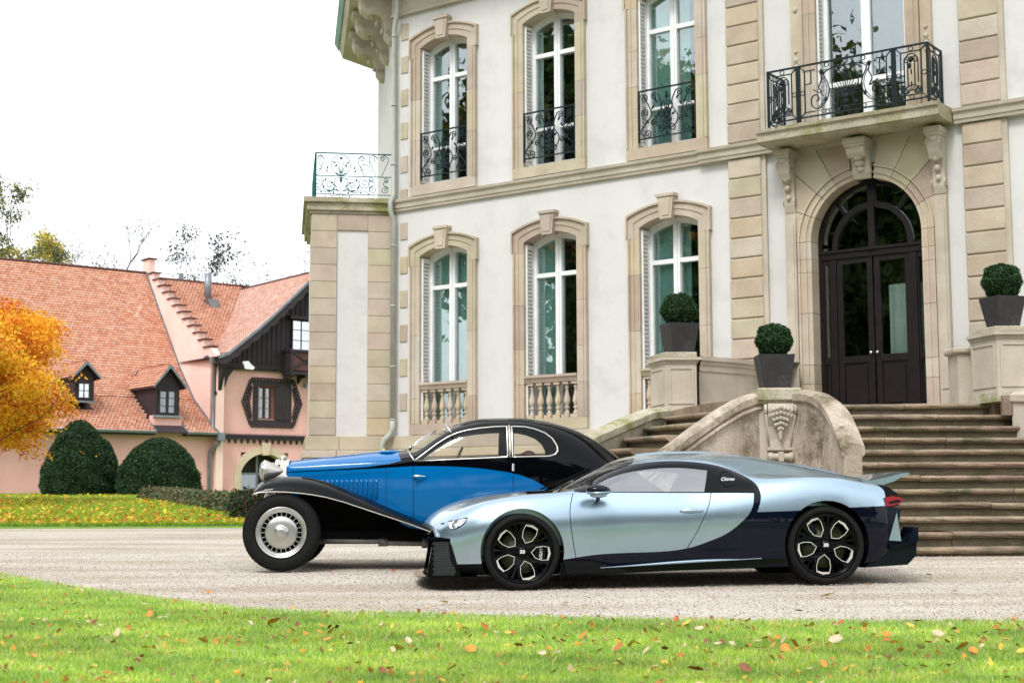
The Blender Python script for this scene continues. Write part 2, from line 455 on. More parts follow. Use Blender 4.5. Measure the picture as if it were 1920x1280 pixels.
# ================================================================== GROUND
def sheet(name, poly_fn, xs, ys, m, dz=0.0):
    rows = [[(x, y, zg(x, y) + dz) for x in xs] for y in ys]
    mb = MB(); mb.grid(rows, smooth=True); o = mb.obj(name, m); tag(o, kind='structure'); return o
def gravelmat():
    m, N, L, b = nodemat('crushed_gravel')
    tc = N.new('ShaderNodeTexCoord')
    v = N.new('ShaderNodeTexVoronoi'); v.inputs['Scale'].default_value = 75; L.new(tc.outputs['Object'], v.inputs['Vector'])
    rp = N.new('ShaderNodeValToRGB'); e = rp.color_ramp.elements
    e[0].position = 0; e[0].color = (.16, .14, .12, 1); e[1].position = 1; e[1].color = (.70, .67, .61, 1)
    for p, c in ((.2, (.44, .395, .35)), (.45, (.57, .53, .475)), (.7, (.63, .59, .53)), (.85, (.49, .42, .34))):
        q = e.new(p); q.color = (*c, 1)
    sx = N.new('ShaderNodeSeparateColor'); L.new(v.outputs['Color'], sx.inputs[0]); L.new(sx.outputs[0], rp.inputs['Fac'])
    n1 = N.new('ShaderNodeTexNoise'); n1.inputs['Scale'].default_value = .9; n1.inputs['Detail'].default_value = 6
    mp = N.new('ShaderNodeMapping'); mp.inputs['Scale'].default_value = (.35, 1.6, 1); L.new(tc.outputs['Object'], mp.inputs['Vector']); L.new(mp.outputs[0], n1.inputs['Vector'])
    r2 = N.new('ShaderNodeValToRGB'); r2.color_ramp.elements[0].position = .35; r2.color_ramp.elements[0].color = (.78, .72, .65, 1); r2.color_ramp.elements[1].position = .62; r2.color_ramp.elements[1].color = (1.05, 1.04, 1.03, 1)
    L.new(n1.outputs['Fac'], r2.inputs['Fac'])
    mx = N.new('ShaderNodeMix'); mx.data_type = 'RGBA'; mx.blend_type = 'MULTIPLY'; mx.inputs['Factor'].default_value = 1
    L.new(rp.outputs[0], mx.inputs['A']); L.new(r2.outputs[0], mx.inputs['B']); L.new(mx.outputs['Result'], b.inputs['Base Color'])
    b.inputs['Roughness'].default_value = .9; b.inputs['Specular IOR Level'].default_value = .2
    bp = N.new('ShaderNodeBump'); bp.inputs['Strength'].default_value = .9; bp.inputs['Distance'].default_value = .012
    L.new(v.outputs['Distance'], bp.inputs['Height']); bp.invert = True
    n3 = N.new('ShaderNodeTexNoise'); n3.inputs['Scale'].default_value = 6; n3.inputs['Detail'].default_value = 4; L.new(tc.outputs['Object'], n3.inputs['Vector'])
    b2 = N.new('ShaderNodeBump'); b2.inputs['Strength'].default_value = .5; b2.inputs['Distance'].default_value = .05
    L.new(n3.outputs['Fac'], b2.inputs['Height']); L.new(bp.outputs[0], b2.inputs['Normal']); L.new(b2.outputs[0], b.inputs['Normal'])
    return m
M['gravel'] = gravelmat()
M['turf'] = mat('turf_soil', (.20, .32, .05), (.14, .24, .04), 8, .9, bump=.6, bscale=60, grain=.25)
M['field'] = mat('distant_meadow', (.07, .12, .03), (.05, .085, .025), .3, .9)
gx = [-400, -150, -80, -50, -30, -20, -14, -10, -7, -5, -3, -1, 0, 1, 3, 5, 7, 10, 14, 20, 30, 50, 80, 150, 400]
gy = [-300, -100, -40, -15, 0, 3, 5, 7, 9, 11, 13.2, 15, 17, 20, 24, 28, 35, 45, 60, 75, 90, 91, 150, 400, 900]
sheet('ground', None, gx, gy, M['field'], -.02)
sheet('gravel_drive', None, [-40, -20, -10, -5, -2, 0, 2, 5, 10, 20, 34], [8.0, 9, 10, 11, 12, 13.2, 15, 17, 20, 24, 28.2], M['gravel'], -.004)

# near lawn: its edge bends away to the left
edge_px = [(-200, 1062), (0, 1078), (60, 1090), (150, 1106), (250, 1119), (350, 1134), (450, 1146), (560, 1152), (640, 1154), (800, 1156), (1000, 1163), (1200, 1168), (1400, 1171), (1920, 1172), (2300, 1172)]
def ground_at(px, py):
    d = ray(px, py); z = 0.0
    for _ in range(12):
        k = (z - CAM_H) / d.z; z = zg(d.x * k, d.y * k)
    k = (z - CAM_H) / d.z
    return Vector((d.x * k, d.y * k, z))
lawn_edge = [ground_at(*p) for p in edge_px]
lawn_edge = [Vector((-14, lawn_edge[0].y + 2.0, 0))] + lawn_edge + [Vector((16, lawn_edge[-1].y + .3, 0))]
def edge_y(x):
    for a, b in zip(lawn_edge, lawn_edge[1:]):
        if a.x <= x <= b.x: return lerp(a.y, b.y, (x - a.x) / (b.x - a.x))
    return lawn_edge[0].y if x < lawn_edge[0].x else lawn_edge[-1].y
xs = [lerp(-13.9, 15.9, i / 140) for i in range(141)]
rows = []
for t in [0, .2, .4, .6, .7, .8, .88, .94, .98, 1.0]:
    rows.append([(x, lerp(-6, edge_y(x), t), zg(x, lerp(-6, edge_y(x), t)) + (.022 if t < .99 else .0)) for x in xs])
mb = MB(); mb.grid(rows); tag(mb.obj('front_lawn', M['turf']), kind='structure')

def blades(name, P, h, wdt, seed, cols, lean=.45, mat_=None):
    rg = np.random.default_rng(seed); n = len(P)
    a = rg.uniform(0, 2 * np.pi, n); hh = h * rg.uniform(.45, 1.2, n)
    d = np.stack([np.cos(a), np.sin(a), np.zeros(n)], 1)
    an2 = rg.uniform(0, 2*np.pi, n); ln = np.stack([np.cos(an2), np.sin(an2), np.zeros(n)], 1) * (hh * lean * rg.random(n))[:, None]
    up = np.zeros((n, 3)); up[:, 2] = hh
    w_ = wdt * rg.uniform(.6, 1.3, n)[:, None]
    V = np.stack([P - d * w_, P + d * w_, P + up * .6 + ln * .4 + d * w_ * .7, P + up + ln * 1.1, P + up * .6 + ln * .4 - d * w_ * .7], 1).reshape(-1, 3)
    b = np.arange(n)[:, None] * 5
    Fq = np.concatenate([b + np.array([[0, 1, 2, 4]]), b + np.array([[4, 2, 3, 3]])], 0)
    # split the quads into triangles so that the tip is a clean triangle
    T = np.concatenate([Fq[:, [0, 1, 2]], Fq[:n][:, [0, 2, 3]]], 0)
    T[n:2*n] = np.stack([b[:, 0] + 4, b[:, 0] + 2, b[:, 0] + 3], 1)
    cc = np.asarray(cols)[rg.integers(0, len(cols), n)] * rg.uniform(.75, 1.3, n)[:, None]
    return V, T, np.repeat(cc, 5, 0)
def lawn_pts(n, x0, x1, yfun, seed):
    rg = np.random.default_rng(seed); out = []
    P = yfun(rg, n); z = np.array([zg(x, y) for x, y in P]) + .02
    return np.column_stack([P, z])
ex = np.array([p.x for p in lawn_edge]); ey = np.array([p.y for p in lawn_edge])
def near_pts(rg, n):
    y = 5.9 + (16.5 - 5.9) * rg.random(n) ** 1.7
    x = (rg.random(n) - .5) * 2 * (y * .36 + .4)
    e = np.interp(x, ex, ey); k = y < e + rg.normal(0, .045, n)
    return np.column_stack([x[k], y[k]])
P = lawn_pts(420000, 0, 0, near_pts, 21)
GC = [(.40, .60, .07), (.48, .70, .10), (.56, .74, .16), (.28, .48, .05), (.70, .72, .32)]
# broad patches of paler and deeper growth
V, T, Tn = blades('grass', P, .034, .0025, 3, GC, lean=.8)
pn = np.sin(P[:, 0] * 2.1 + 1.3 * np.sin(P[:, 1] * 1.7)) * np.sin(P[:, 1] * 3.1 + P[:, 0]) 
pn2 = np.sin(P[:, 0] * 5.3 + 2 * np.sin(P[:, 1] * 3.3)) * np.sin(P[:, 1] * 7.1 + P[:, 0] * 2) + .6 * np.sin(P[:, 0] * 13 + P[:, 1] * 9) * np.sin(P[:, 1] * 15 - P[:, 0] * 6)
Tn *= np.repeat(.87 + .17 * pn + .13 * pn2, 5)[:, None] * np.array([1, 1, 1])
Tn[:, 0] *= np.repeat(1 + .12 * pn2, 5)
tag(link('grass', npmesh('grass', V, T, M['grass'], Tn)), 'short bright green mown grass of the front lawn', 'grass', kind='stuff')

# far lawn
def far_edge(x): return 27.4
rows = []
for y in (27.4, 27.6, 30, 35, 42, 50, 60, 72): rows.append([(x, y, zg(x, y) + (.05 if y > 27.5 else .0)) for x in (-60, -40, -25, -15, -8, -3.9)])
mb = MB(); mb.grid(rows); tag(mb.obj('back_lawn', M['turf']), kind='structure')
def far_pts(rg, n):
    y = 27.5 + 36 * rg.random(n) ** 1.8; x = -y * .36 + rg.random(n) * (y * .36 - .12 * y)
    k = x < -4
    return np.column_stack([x[k], y[k]])
P = lawn_pts(60000, 0, 0, far_pts, 22); P[:, 2] += .03
V, T, Tn = blades('grass', P, .06, .012, 5, [(.20, .36, .03), (.28, .44, .04), (.34, .48, .05)])
tag(link('grass', npmesh('grass', V, T, M['grass'], Tn)), 'green grass of the far lawn in front of the pink house', 'grass', kind='stuff')

# pebbles
def pebbles(n, seed):
    rg = np.random.default_rng(seed)
    y = 8.6 + 11 * rg.random(n) ** 1.4; x = (rg.random(n) - .5) * 2 * (y * .36 + .3)
    k = y > np.interp(x, ex, ey) - .02; x, y = x[k], y[k]; n = len(x)
    z = np.array([zg(a, b) for a, b in zip(x, y)])
    s = rg.uniform(.003, .0085, n)
    o = np.array([[1,0,0], [0,1,0], [-1,0,0], [0,-1,0], [0,0,.8], [0,0,-.6]])
    V = np.stack([x, y, z], 1)[:, None, :] + o[None] * (s[:, None] * rg.uniform(.6, 1.3, (n, 6)))[:, :, None]
    f = np.array([[0,1,4], [1,2,4], [2,3,4], [3,0,4], [1,0,5], [2,1,5], [3,2,5], [0,3,5]])
    F_ = (np.arange(n)[:, None, None] * 6 + f[None]).reshape(-1, 3)
    c = np.array([(.6, .56, .51), (.70, .67, .63), (.45, .40, .35), (.30, .26, .22), (.62, .52, .42)])[rg.integers(0, 5, n)]
    return V.reshape(-1, 3), F_, np.repeat(c, 6, 0)
V, F_, T = pebbles(45000, 9)
M['pebble'] = tintmat('loose_pebbles', rough=.9)
tag(link('gravel', npmesh('gravel', V, F_, M['pebble'], T)), 'loose pale pebbles scattered over the gravel drive', 'gravel', kind='stuff')

# fallen leaves
def leaf_me(name, seed, col, size):
    rl = random.Random(seed); n = 12; rim = []
    curl = rl.uniform(.15, .5); 
    for i in range(n):
        a = 2 * math.pi * i / n; r = size * (1 + .28 * math.cos(a) ) * (1 + .18 * (i % 2)) * .8
        x, y = r * math.cos(a) * 1.15, r * math.sin(a) * .72
        rim.append((x, y, size * curl * ((y / size) ** 2 + .35 * (x / size) ** 2) + rl.uniform(0, .12) * size + .004))
    v = [(0, 0, .004)] + rim
    me = bpy.data.meshes.new(name); me.from_pydata(v, [], [(0, 1 + i, 1 + (i + 1) % n) for i in range(n)])
    me.materials.append(col); return me
LCOL = {'orange': (.72, .27, .03), 'brown': (.26, .085, .025), 'yellow': (.72, .50, .06), 'pale': (.66, .52, .34), 'russet': (.50, .13, .02), 'dark': (.035, .022, .015)}
LM = {k: mat(k + '_dead_leaf', c, tuple(x * .6 for x in c), 25, .6, bump=.2) for k, c in LCOL.items()}
LME = {}
for k in LCOL:
    for j in range(3): LME[(k, j)] = leaf_me('fallen_leaf', hash(k) % 97 + j if False else (len(k) * 7 + j), LM[k], .026 + .004 * j)
rl = random.Random(55)
spots = [(175, 1180, 'brown', 1.7), (60, 1183, 'orange', 1), (20, 1207, 'brown', 1.1), (105, 1145, 'brown', .8), (222, 1200, 'pale', 1.5), (280, 1165, 'orange', 1.4), (290, 1170, 'russet', 1.3),
 (382, 1142, 'pale', 1.3), (378, 1175, 'brown', 1.3), (417, 1172, 'dark', 1), (318, 1190, 'brown', 1), (382, 1218, 'orange', 1.4), (442, 1215, 'russet', 1.4), (342, 1218, 'orange', 1), (268, 1230, 'orange', 1.4),
 (235, 1270, 'brown', 1.4), (60, 1245, 'orange', 1.5), (200, 1205, 'brown', 1), (537, 1172, 'brown', 1), (510, 1180, 'orange', 1.5), (530, 1208, 'russet', 1.2), (547, 1195, 'orange', 1.1), (470, 1182, 'pale', 1),
 (615, 1215, 'orange', 1.5), (632, 1188, 'dark', 1.2), (624, 1196, 'orange', 1.6), (265, 1190, 'dark', .8), (180, 1210, 'pale', .9), (92, 1206, 'dark', 1),
 (715, 1275, 'brown', 2.0), (848, 1272, 'pale', 1.6), (882, 1232, 'orange', 1.8), (795, 1208, 'brown', 1.3), (765, 1215, 'pale', 1.2), (790, 1198, 'orange', 1.1), (655, 1222, 'brown', 1.2), (740, 1202, 'russet', 1.2),
 (748, 1232, 'yellow', 1.5), (910, 1190, 'russet', 1.1), (870, 1192, 'orange', 1.2), (972, 1225, 'russet', 1.4), (953, 1200, 'yellow', 1.2), (985, 1188, 'orange', 1), (1055, 1223, 'yellow', 1.4),
 (1105, 1183, 'orange', 1.3), (1185, 1226, 'yellow', 1.7), (1160, 1232, 'russet', 1.4), (1092, 1208, 'orange', 1.2), (1150, 1176, 'orange', 1), (1230, 1197, 'pale', 1.8), (1140, 1190, 'orange', 1), (1018, 1240, 'pale', 1.1),
 (1245, 1233, 'brown', 1.2), (1160, 1260, 'orange', 1.2), (1268, 1175, 'russet', 1), (1345, 1190, 'orange', 1), (1405, 1176, 'russet', 1.2), (1313, 1192, 'pale', 1.2), (1290, 1182, 'yellow', 1.6), (1392, 1185, 'dark', 1.2),
 (1353, 1218, 'brown', 1.2), (1435, 1212, 'russet', 1.2), (1457, 1190, 'orange', 1.2), (1455, 1210, 'orange', 1), (1472, 1230, 'orange', 1.4), (1490, 1225, 'orange', 1.2), (1417, 1230, 'dark', 1), (1348, 1222, 'pale', 1.1),
 (1563, 1216, 'pale', 1.5), (1580, 1180, 'russet', 1.4), (1620, 1182, 'orange', 1.3), (1660, 1205, 'orange', 1.3), (1662, 1215, 'russet', 1.2), (1610, 1243, 'yellow', 1.5), (1660, 1248, 'brown', 1.5), (1705, 1186, 'yellow', 1.6),
 (1718, 1178, 'russet', 1), (1758, 1202, 'pale', 1.3), (1785, 1207, 'brown', 1.3), (1795, 1198, 'orange', 1), (1728, 1230, 'pale', 1.2), (1775, 1218, 'russet', 1.2), (1850, 1200, 'brown', 1.2), (1870, 1196, 'orange', 1.1),
 (1810, 1228, 'orange', 1.8), (1825, 1236, 'orange', 1.4), (1845, 1212, 'brown', 1.1), (1888, 1214, 'orange', 1.3), (1915, 1238, 'yellow', 1.5), (1697, 1267, 'brown', 1.4), (1310, 1275, 'brown', 1.8), (1400, 1273, 'brown', 1.6),
 (1545, 1265, 'orange', 1.2), (1855, 1178, 'orange', 1), (1900, 1172, 'orange', 1.1), (1820, 1258, 'pale', 1.1), (1528, 1192, 'orange', 1), (1620, 1195, 'orange', .9)]
WORD = {'orange': 'orange curled beech leaf lying on the front lawn', 'brown': 'brown withered leaf lying on the front lawn', 'yellow': 'yellow fallen leaf lying on the front lawn',
        'pale': 'pale bleached leaf lying on the front lawn', 'russet': 'russet red-brown leaf lying on the front lawn', 'dark': 'nearly black rotten leaf lying on the front lawn'}
for (px, py, c, s) in spots:
    g = ground_at(px, py + 2); o = link('fallen_leaf', LME[(c, rl.randrange(3))])
    o.location = (g.x, g.y, g.z + .050); o.scale = (s * (.62 if c in ('brown', 'dark') else .85),) * 3; o.rotation_euler = (rl.uniform(-.7, .7), rl.uniform(-.7, .7), rl.uniform(0, 6.3))
    tag(o, WORD[c], 'leaf', c + ' fallen leaves on the front lawn')
rx = random.Random(91)
for _ in range(90):      # loose groups between the larger leaves
    gx_, gy_ = rx.choice(spots)[:2]; px, py = gx_ + rx.gauss(0, 45), gy_ + rx.gauss(0, 14)
    if not (0 < px < 1920 and py < 1276): continue
    g = ground_at(px, py)
    if g.y > edge_y(g.x) - .05: continue
    c = rx.choice(['orange', 'orange', 'yellow', 'pale', 'russet', 'brown']); o = link('fallen_leaf', LME[(c, rx.randrange(3))]); s = rx.uniform(.45, .8)
    o.location = (g.x, g.y, g.z + .048); o.scale = (s,) * 3; o.rotation_euler = (rx.uniform(-.9, .9), rx.uniform(-.9, .9), rx.uniform(0, 6.3)); tag(o, WORD[c], 'leaf', c + ' fallen leaves on the front lawn')
GW = [(1550, 1120, 'yellow', 1.6), (1743, 1080, 'orange', 1.2), (620, 1072, 'orange', 1), (637, 1074, 'orange', 1), (740, 1071, 'russet', .9), (1322, 1094, 'orange', .9), (1630, 1098, 'russet', .8), (1790, 1111, 'brown', 1),
      (1048, 1102, 'orange', .9), (835, 1131, 'yellow', 1), (1058, 1133, 'orange', 1.2), (805, 1140, 'yellow', .9), (1340, 1118, 'yellow', .9), (393, 1112, 'orange', 1), (1500, 1148, 'dark', .8), (1105, 1123, 'dark', .8), (190, 1103, 'russet', .9), (75, 1013, 'brown', 1)]
for (px, py, c, s) in GW:
    g = ground_at(px, py); o = link('fallen_leaf', LME[(c, rl.randrange(3))])
    o.location = (g.x, g.y, g.z + .008); o.scale = (s * 1.2,) * 3; o.rotation_euler = (rl.uniform(-.3, .3), rl.uniform(-.3, .3), rl.uniform(0, 6.3))
    tag(o, WORD[c].replace('front lawn', 'gravel drive'), 'leaf', c + ' fallen leaves on the gravel drive')
def litter(name, n, gen, size, seed, cols, dz, label):
    rg = np.random.default_rng(seed); P2 = gen(rg, n); n = len(P2)
    z = np.array([zg(a, b) for a, b in P2]) + dz
    P = np.column_stack([P2, z]); a = rg.uniform(0, 6.28, n); t = rg.normal(0, .45, (n, 2))
    d = np.stack([np.cos(a), np.sin(a), t[:, 0]], 1); e = np.stack([-np.sin(a), np.cos(a), t[:, 1]], 1)
    s = size * rg.uniform(.6, 1.3, n)[:, None]
    V = np.stack([P - d*s, P + e*s*.6, P + d*s, P - e*s*.6], 1).reshape(-1, 3)
    cc = np.asarray(cols)[rg.integers(0, len(cols), n)] * rg.uniform(.8, 1.2, n)[:, None]
    tag(link(name, npmesh(name, V, np.arange(4*n).reshape(n, 4), M['leaf'], np.repeat(cc, 4, 0))), label, 'leaves', kind='stuff')
def far_litter(rg, n):
    y = 27.6 + 34 * rg.random(n) ** 1.5; x = -y * .355 + (y * .355 - 3.5) * rg.random(n) ** 1.25
    return np.column_stack([x, y])
litter('leaf_litter', 4300, far_litter, .06, 31, [(.72, .42, .03), (.80, .62, .06), (.6, .22, .02), (.5, .14, .02), (.7, .40, .03)], .09, 'yellow and orange fallen leaves strewn over the far lawn')
def near_litter(rg, n):
    P = near_pts(rg, n * 3)[:n]; return P
litter('leaf_litter', 1500, near_litter, .021, 32, [(.72, .33, .03), (.75, .5, .08), (.34, .12, .03), (.6, .48, .3), (.55, .16, .03), (.2, .08, .03)], .045, 'small leaf scraps scattered through the front lawn')
# ================================================================== CHATEAU
# root frame: x along the facade (to the right), y into the building, z up; one unit is 1.08 m
CS = 1.08
CH_LOC = (-2.0791 * CS, 26.8273 * CS, CAM_H * (1 - CS))
CH_ROT = math.radians(-36.3)
ch = thing('chateau', 'white plastered mansion with beige sandstone window surrounds and an arched dark door', 'mansion', CH_LOC, CH_ROT, scale=CS)
CHM = Matrix.Translation(CH_LOC) @ Matrix.Rotation(CH_ROT, 4, 'Z') @ Matrix.Scale(CS, 4)

def part(name, mb, m, parent=ch): return mb.obj(name, m, parent)

def seg_arch(hw, zs, rise, n=14, cx=0.0):
    Rr = (hw * hw + rise * rise) / (2 * rise); cz = zs + rise - Rr
    a0 = math.asin(hw / Rr)
    return [(cx + Rr * math.sin(lerp(-a0, a0, i / n)), cz + Rr * math.cos(lerp(-a0, a0, i / n))) for i in range(n + 1)]

def wall_cells(mb, x0, x1, z0, z1, holes, y0, y1):
    xs = sorted({x0, x1, *[h[0] for h in holes], *[h[1] for h in holes]})
    for a, b in zip(xs, xs[1:]):
        cut = sorted([(h[2], h[3]) for h in holes if h[0] < b - 1e-6 and h[1] > a + 1e-6])
        z = z0
        for c, d in cut:
            if c > z: mb.box(a, b, y0, y1, z, c)
            z = max(z, d)
        if z < z1: mb.box(a, b, y0, y1, z, z1)

WX = [1.10, 3.40, 5.70]
holes = []
for wx in WX:
    holes += [(wx - .66, wx + .66, 2.05, 5.32), (wx - .66, wx + .66, 6.38, 9.15)]
holes += [(8.0, 9.95, 1.0, 5.7), (8.15, 9.85, 6.2, 9.6)]
w = MB(); wall_cells(w, -.1, 13.5, 1.9, 9.75, holes, 0.0, .34); part('wall', w, M['plaster'])

# the rest of the block: side walls, back, roof
d7 = math.sqrt(.5)
foot = [(-.1, .02), (-.1 - d7 * 5, .02 + d7 * 5), (-.1 - d7 * 5, 14), (13.5, 14), (13.5, .35)]
w = MB()
for i in range(4):
    (x0, y0), (x1, y1) = foot[i], foot[i + 1]
    w.add([(x0, y0, 0), (x1, y1, 0), (x1, y1, 10.4), (x0, y0, 10.4)], [(0, 1, 2, 3)])
part('side_wall', w, M['plaster'])
# cornice, eaves and mansard roof
eave = [(-.1 - .2, -.62), (-.1 - .2 - .62 - d7 * 5, d7 * 5 - .35), (-4.4, 14.6), (14.1, 14.6), (14.1, -.62)]
# frieze band
w = MB(); w.box(-.12, 13.5, -.05, .1, 9.72, 10.05); w.box(-.12, 13.5, -.08, .1, 9.70, 9.745)
part('frieze', w, M['stone'])
def off_poly(o, z):   # outline offset o outwards from the walls
    k = math.tan(math.radians(22.5))
    return [(-.1 - o * k, -o), (-.1 - d7 * 5 - o * d7, .02 + d7 * 5 - o * d7), (-.1 - d7 * 5 - o, 14 + o), (13.5 + o, 14 + o), (13.5 + o, -o)]
def slab(name, o0, o1, z0, z1, m, parent=ch):
    a, b = off_poly(o0, z0), off_poly(o1, z1); n = len(a)
    mb = MB(); mb.add([(p[0], p[1], z0) for p in a] + [(p[0], p[1], z1) for p in b],
                      [tuple(range(n)), tuple(range(n, 2*n))] + [(i, (i+1) % n, n + (i+1) % n, n + i) for i in range(n)])
    return part(name, mb, m, parent)
corn = slab('cornice', .42, .50, 10.32, 10.42, M['stone'])
slab('cornice_shelf', .78, .86, 10.42, 10.62, M['stone'], corn)
slab('frieze_core', .02, .02, 10.04, 10.33, M['stone'], corn)
gut = slab('gutter', .88, .96, 10.60, 10.74, M['copper'])
rf = slab('roof', .80, -1.2, 10.72, 13.6, M['slate'])
slab('roof_top', -1.2, -4.0, 13.6, 14.4, M['slate'], rf)
# scroll brackets under the eave, on the receding side wall
def console(parent, M4, h=.62, dpt=.55, wd=.17, m='stone', name='bracket'):
    """S-scroll bracket: profile in (out, z), z=0 at its top"""
    pr = [(0, 0), (dpt, 0), (dpt, -.08*h/.62), (dpt*.93, -.1*h/.62), (dpt*.97, -.22*h), (dpt*.9, -.36*h), (dpt*.72, -.46*h), (dpt*.5, -.45*h), (dpt*.36, -.5*h), (dpt*.27, -.66*h), (dpt*.25, -.86*h), (dpt*.12, -.98*h), (0, -1.0*h)]
    pr = [(p[0], p[1]) for p in pr]
    mb = MB(); mb.prism([(a, z) for a, z in pr], -wd/2, wd/2, 'y')
    mb.box(-.01, dpt + .04, -wd/2 - .035, wd/2 + .035, -.06, .02)
    mb.box(-.01, dpt + .02, -wd/2 - .018, wd/2 + .018, -.10, -.06)
    for s in (-1, 1):                      # volutes on the cheeks
        for (a, z, r) in ((dpt*.74, -.25*h, .11*h), (dpt*.14, -.82*h, .07*h)):
            sp_ = [(a + r * (1 - t/26) * math.cos(t*.5), s * (wd/2 + .008), z + r * (1 - t/26) * math.sin(t*.5)) for t in range(24)]
            mb.tube(sp_, .011, 4)
    for k in range(5):                     # leaf ribs down the front
        t = k / 4
        mb.blob((lerp(dpt*.9, dpt*.3, t), 0, lerp(-.16, -.74, t) * h), (.05, wd * (.46 - .2 * t), .06), 1)
    mb.xform(M4)
    return mb.obj(name, M[m], parent)
for k, s in enumerate((.5, 1.75, 3.0)):
    base = Matrix.Translation((-.1 - d7 * s, .02 + d7 * s, 10.32)) @ Matrix.Rotation(math.radians(225), 4, 'Z')
    console(corn, base, h=.95, dpt=.68, wd=.34)
# corner quoins and small return
for k in range(13):
    z = 2.42 + .62 * k - (0.0 if k < 6 else 0.0)
    if z > 9.5 or 5.85 < z < 6.1: continue
    q = MB(); q.box(.075, .245, -.018, .05, z, z + .31, bev=.006); part('quoin', q, M['block'])
w = MB()
for k in range(12):
    z = 6.3 + .31 * k
    if z > 9.6: break
    s1 = .24 if k % 2 else .34
    q = MB(); q.add([(-.1, -.03, z), (-.1 - d7*s1, -.03 + d7*s1, z), (-.1 - d7*s1, -.03 + d7*s1, z + .3), (-.1, -.03, z + .3),
                     (-.1, .05, z), (-.1 - d7*s1, .05 + d7*s1, z), (-.1 - d7*s1, .05 + d7*s1, z + .3), (-.1, .05, z + .3)],
                    [(0,1,2,3), (4,5,6,7), (0,1,5,4), (3,2,6,7), (0,3,7,4), (1,2,6,5)])
    part('quoin', q, M['block'])

# plinth of the facade: moulded top course and blocks beneath
def courses(x0, x1, rows, y_out, seed, parent=ch, frame=None, bev=.008, name='stone_block', m='block'):
    rr = random.Random(seed)
    for (z0, z1, ln) in rows:
        x = x0 - rr.uniform(0, ln * .6)
        while x < x1:
            nx = x + ln * rr.uniform(.75, 1.25)
            a, b = max(x, x0), min(nx, x1)
            if b - a > .06:
                q = MB(); q.box(a + .003, b - .003, -y_out, .06, z0 + .003, z1 - .003, bev=bev)
                if frame: q.xform(frame)
                q.obj(name, M[m], parent)
            x = nx
courses(-.1, 7.6, [(.0, .42, 1.1), (.42, .82, 1.1), (.82, 1.2, 1.0), (1.2, 1.58, 1.1)], .10, 3)
courses(-.1, 6.6, [(1.58, 1.73, 1.6)], .12, 4)
courses(-.1, 6.6, [(1.73, 1.972, 1.9)], .075, 5)

# string course
def string_piece(x0, x1, o, parent=ch):
    mb = MB()
    mb.prism([(.05, 6.05), (-.05 - o, 6.05), (-.06 - o, 6.10), (-.075 - o, 6.105), (-.085 - o, 6.19), (-.12 - o, 6.21), (-.13 - o, 6.255), (.05, 6.285)], x0, x1, 'x')
    return part('string_course', mb, M['stone'], parent)
for a, b in ((-.12, 1.9), (1.905, 4.1), (4.105, 6.30)): string_piece(a, b, 0)
string_piece(6.305, 7.62, .06); string_piece(10.40, 11.45, .06); string_piece(11.455, 13.5, 0)

# ------------------------------------------------------------------ windows
def louvre_shutter(x_at, side, z0, z1, parent):
    sh = MB(); t = .03; a, b = (x_at, x_at + side * t)
    x0, x1 = min(a, b), max(a, b)
    sh.box(x0, x1, .015, .04, z0, z1); sh.box(x0, x1, .195, .22, z0, z1)
    sh.box(x0, x1, .04, .195, z0, z0 + .06); sh.box(x0, x1, .04, .195, z1 - .05, z1)
    so = sh.obj('shutter', M['white'], parent)
    lv = MB(); z = z0 + .085
    while z < z1 - .07:
        xm = (x0 + x1) / 2
        lv.add([(xm - side*.006, .042, z), (xm - side*.006, .193, z), (xm + side*.014, .193, z + .036), (xm + side*.014, .042, z + .036),
                (xm - side*.012, .042, z + .004), (xm - side*.012, .193, z + .004), (xm + side*.008, .193, z + .04), (xm + side*.008, .042, z + .04)],
               [(0,1,2,3), (4,5,6,7), (0,1,5,4), (3,2,6,7), (0,3,7,4), (1,2,6,5)])
        z += .066
    tag(lv.obj('louvre', M['white'], so), kind='stuff')
    return so

def key_stone(mb, cx, z0, z1, w0, w1, o=.13):
    mb.prism([(cx - w0, z0), (cx + w0, z0), (cx + w1, z1), (cx - w1, z1)], -o, .05, 'y')
    mb.prism([(cx - w0 * .62, z0 + .05), (cx + w0 * .62, z0 + .05), (cx + w1 * .66, z1 - .07), (cx - w1 * .66, z1 - .07)], -o - .012, -o + .01, 'y')
    mb.box(cx - w1 - .018, cx + w1 + .018, -o - .022, .04, z1 - .045, z1 + .002)

BAL = [(.0, 0), (.066, 0), (.066, .05), (.05, .06), (.047, .075), (.056, .09), (.03, .115), (.028, .14), (.042, .16), (.052, .18), (.028, .2), (.034, .215),
       (.05, .25), (.058, .285), (.054, .33), (.04, .38), (.027, .44), (.024, .49), (.036, .505), (.036, .52), (.026, .53), (.03, .55), (.055, .565), (.0, .565)]
BAL_ME = None

def jamb_stones(parent, cx, zb, zs, ow, hw, cuts, o=.0, reveal=.27, sides=(-1, 1)):
    zc = [zb] + [c for c in cuts if zb < c < zs] + [zs]
    for s in sides:
        for a, b in zip(zc, zc[1:]):
            j = MB(); e = .0025
            def bx(p, q, y0, y1): j.box(min(cx + s*p, cx + s*q), max(cx + s*p, cx + s*q), y0, y1, a + e, b - e)
            bx(hw, hw + .10, -.045 - o, reveal); bx(hw + .10, hw + .135, -.06 - o, .03); bx(hw + .135, ow - .03, -.05 - o, .03); bx(ow - .03, ow, -.085 - o, .03)
            j.obj('jamb_stone', M['block'], parent)

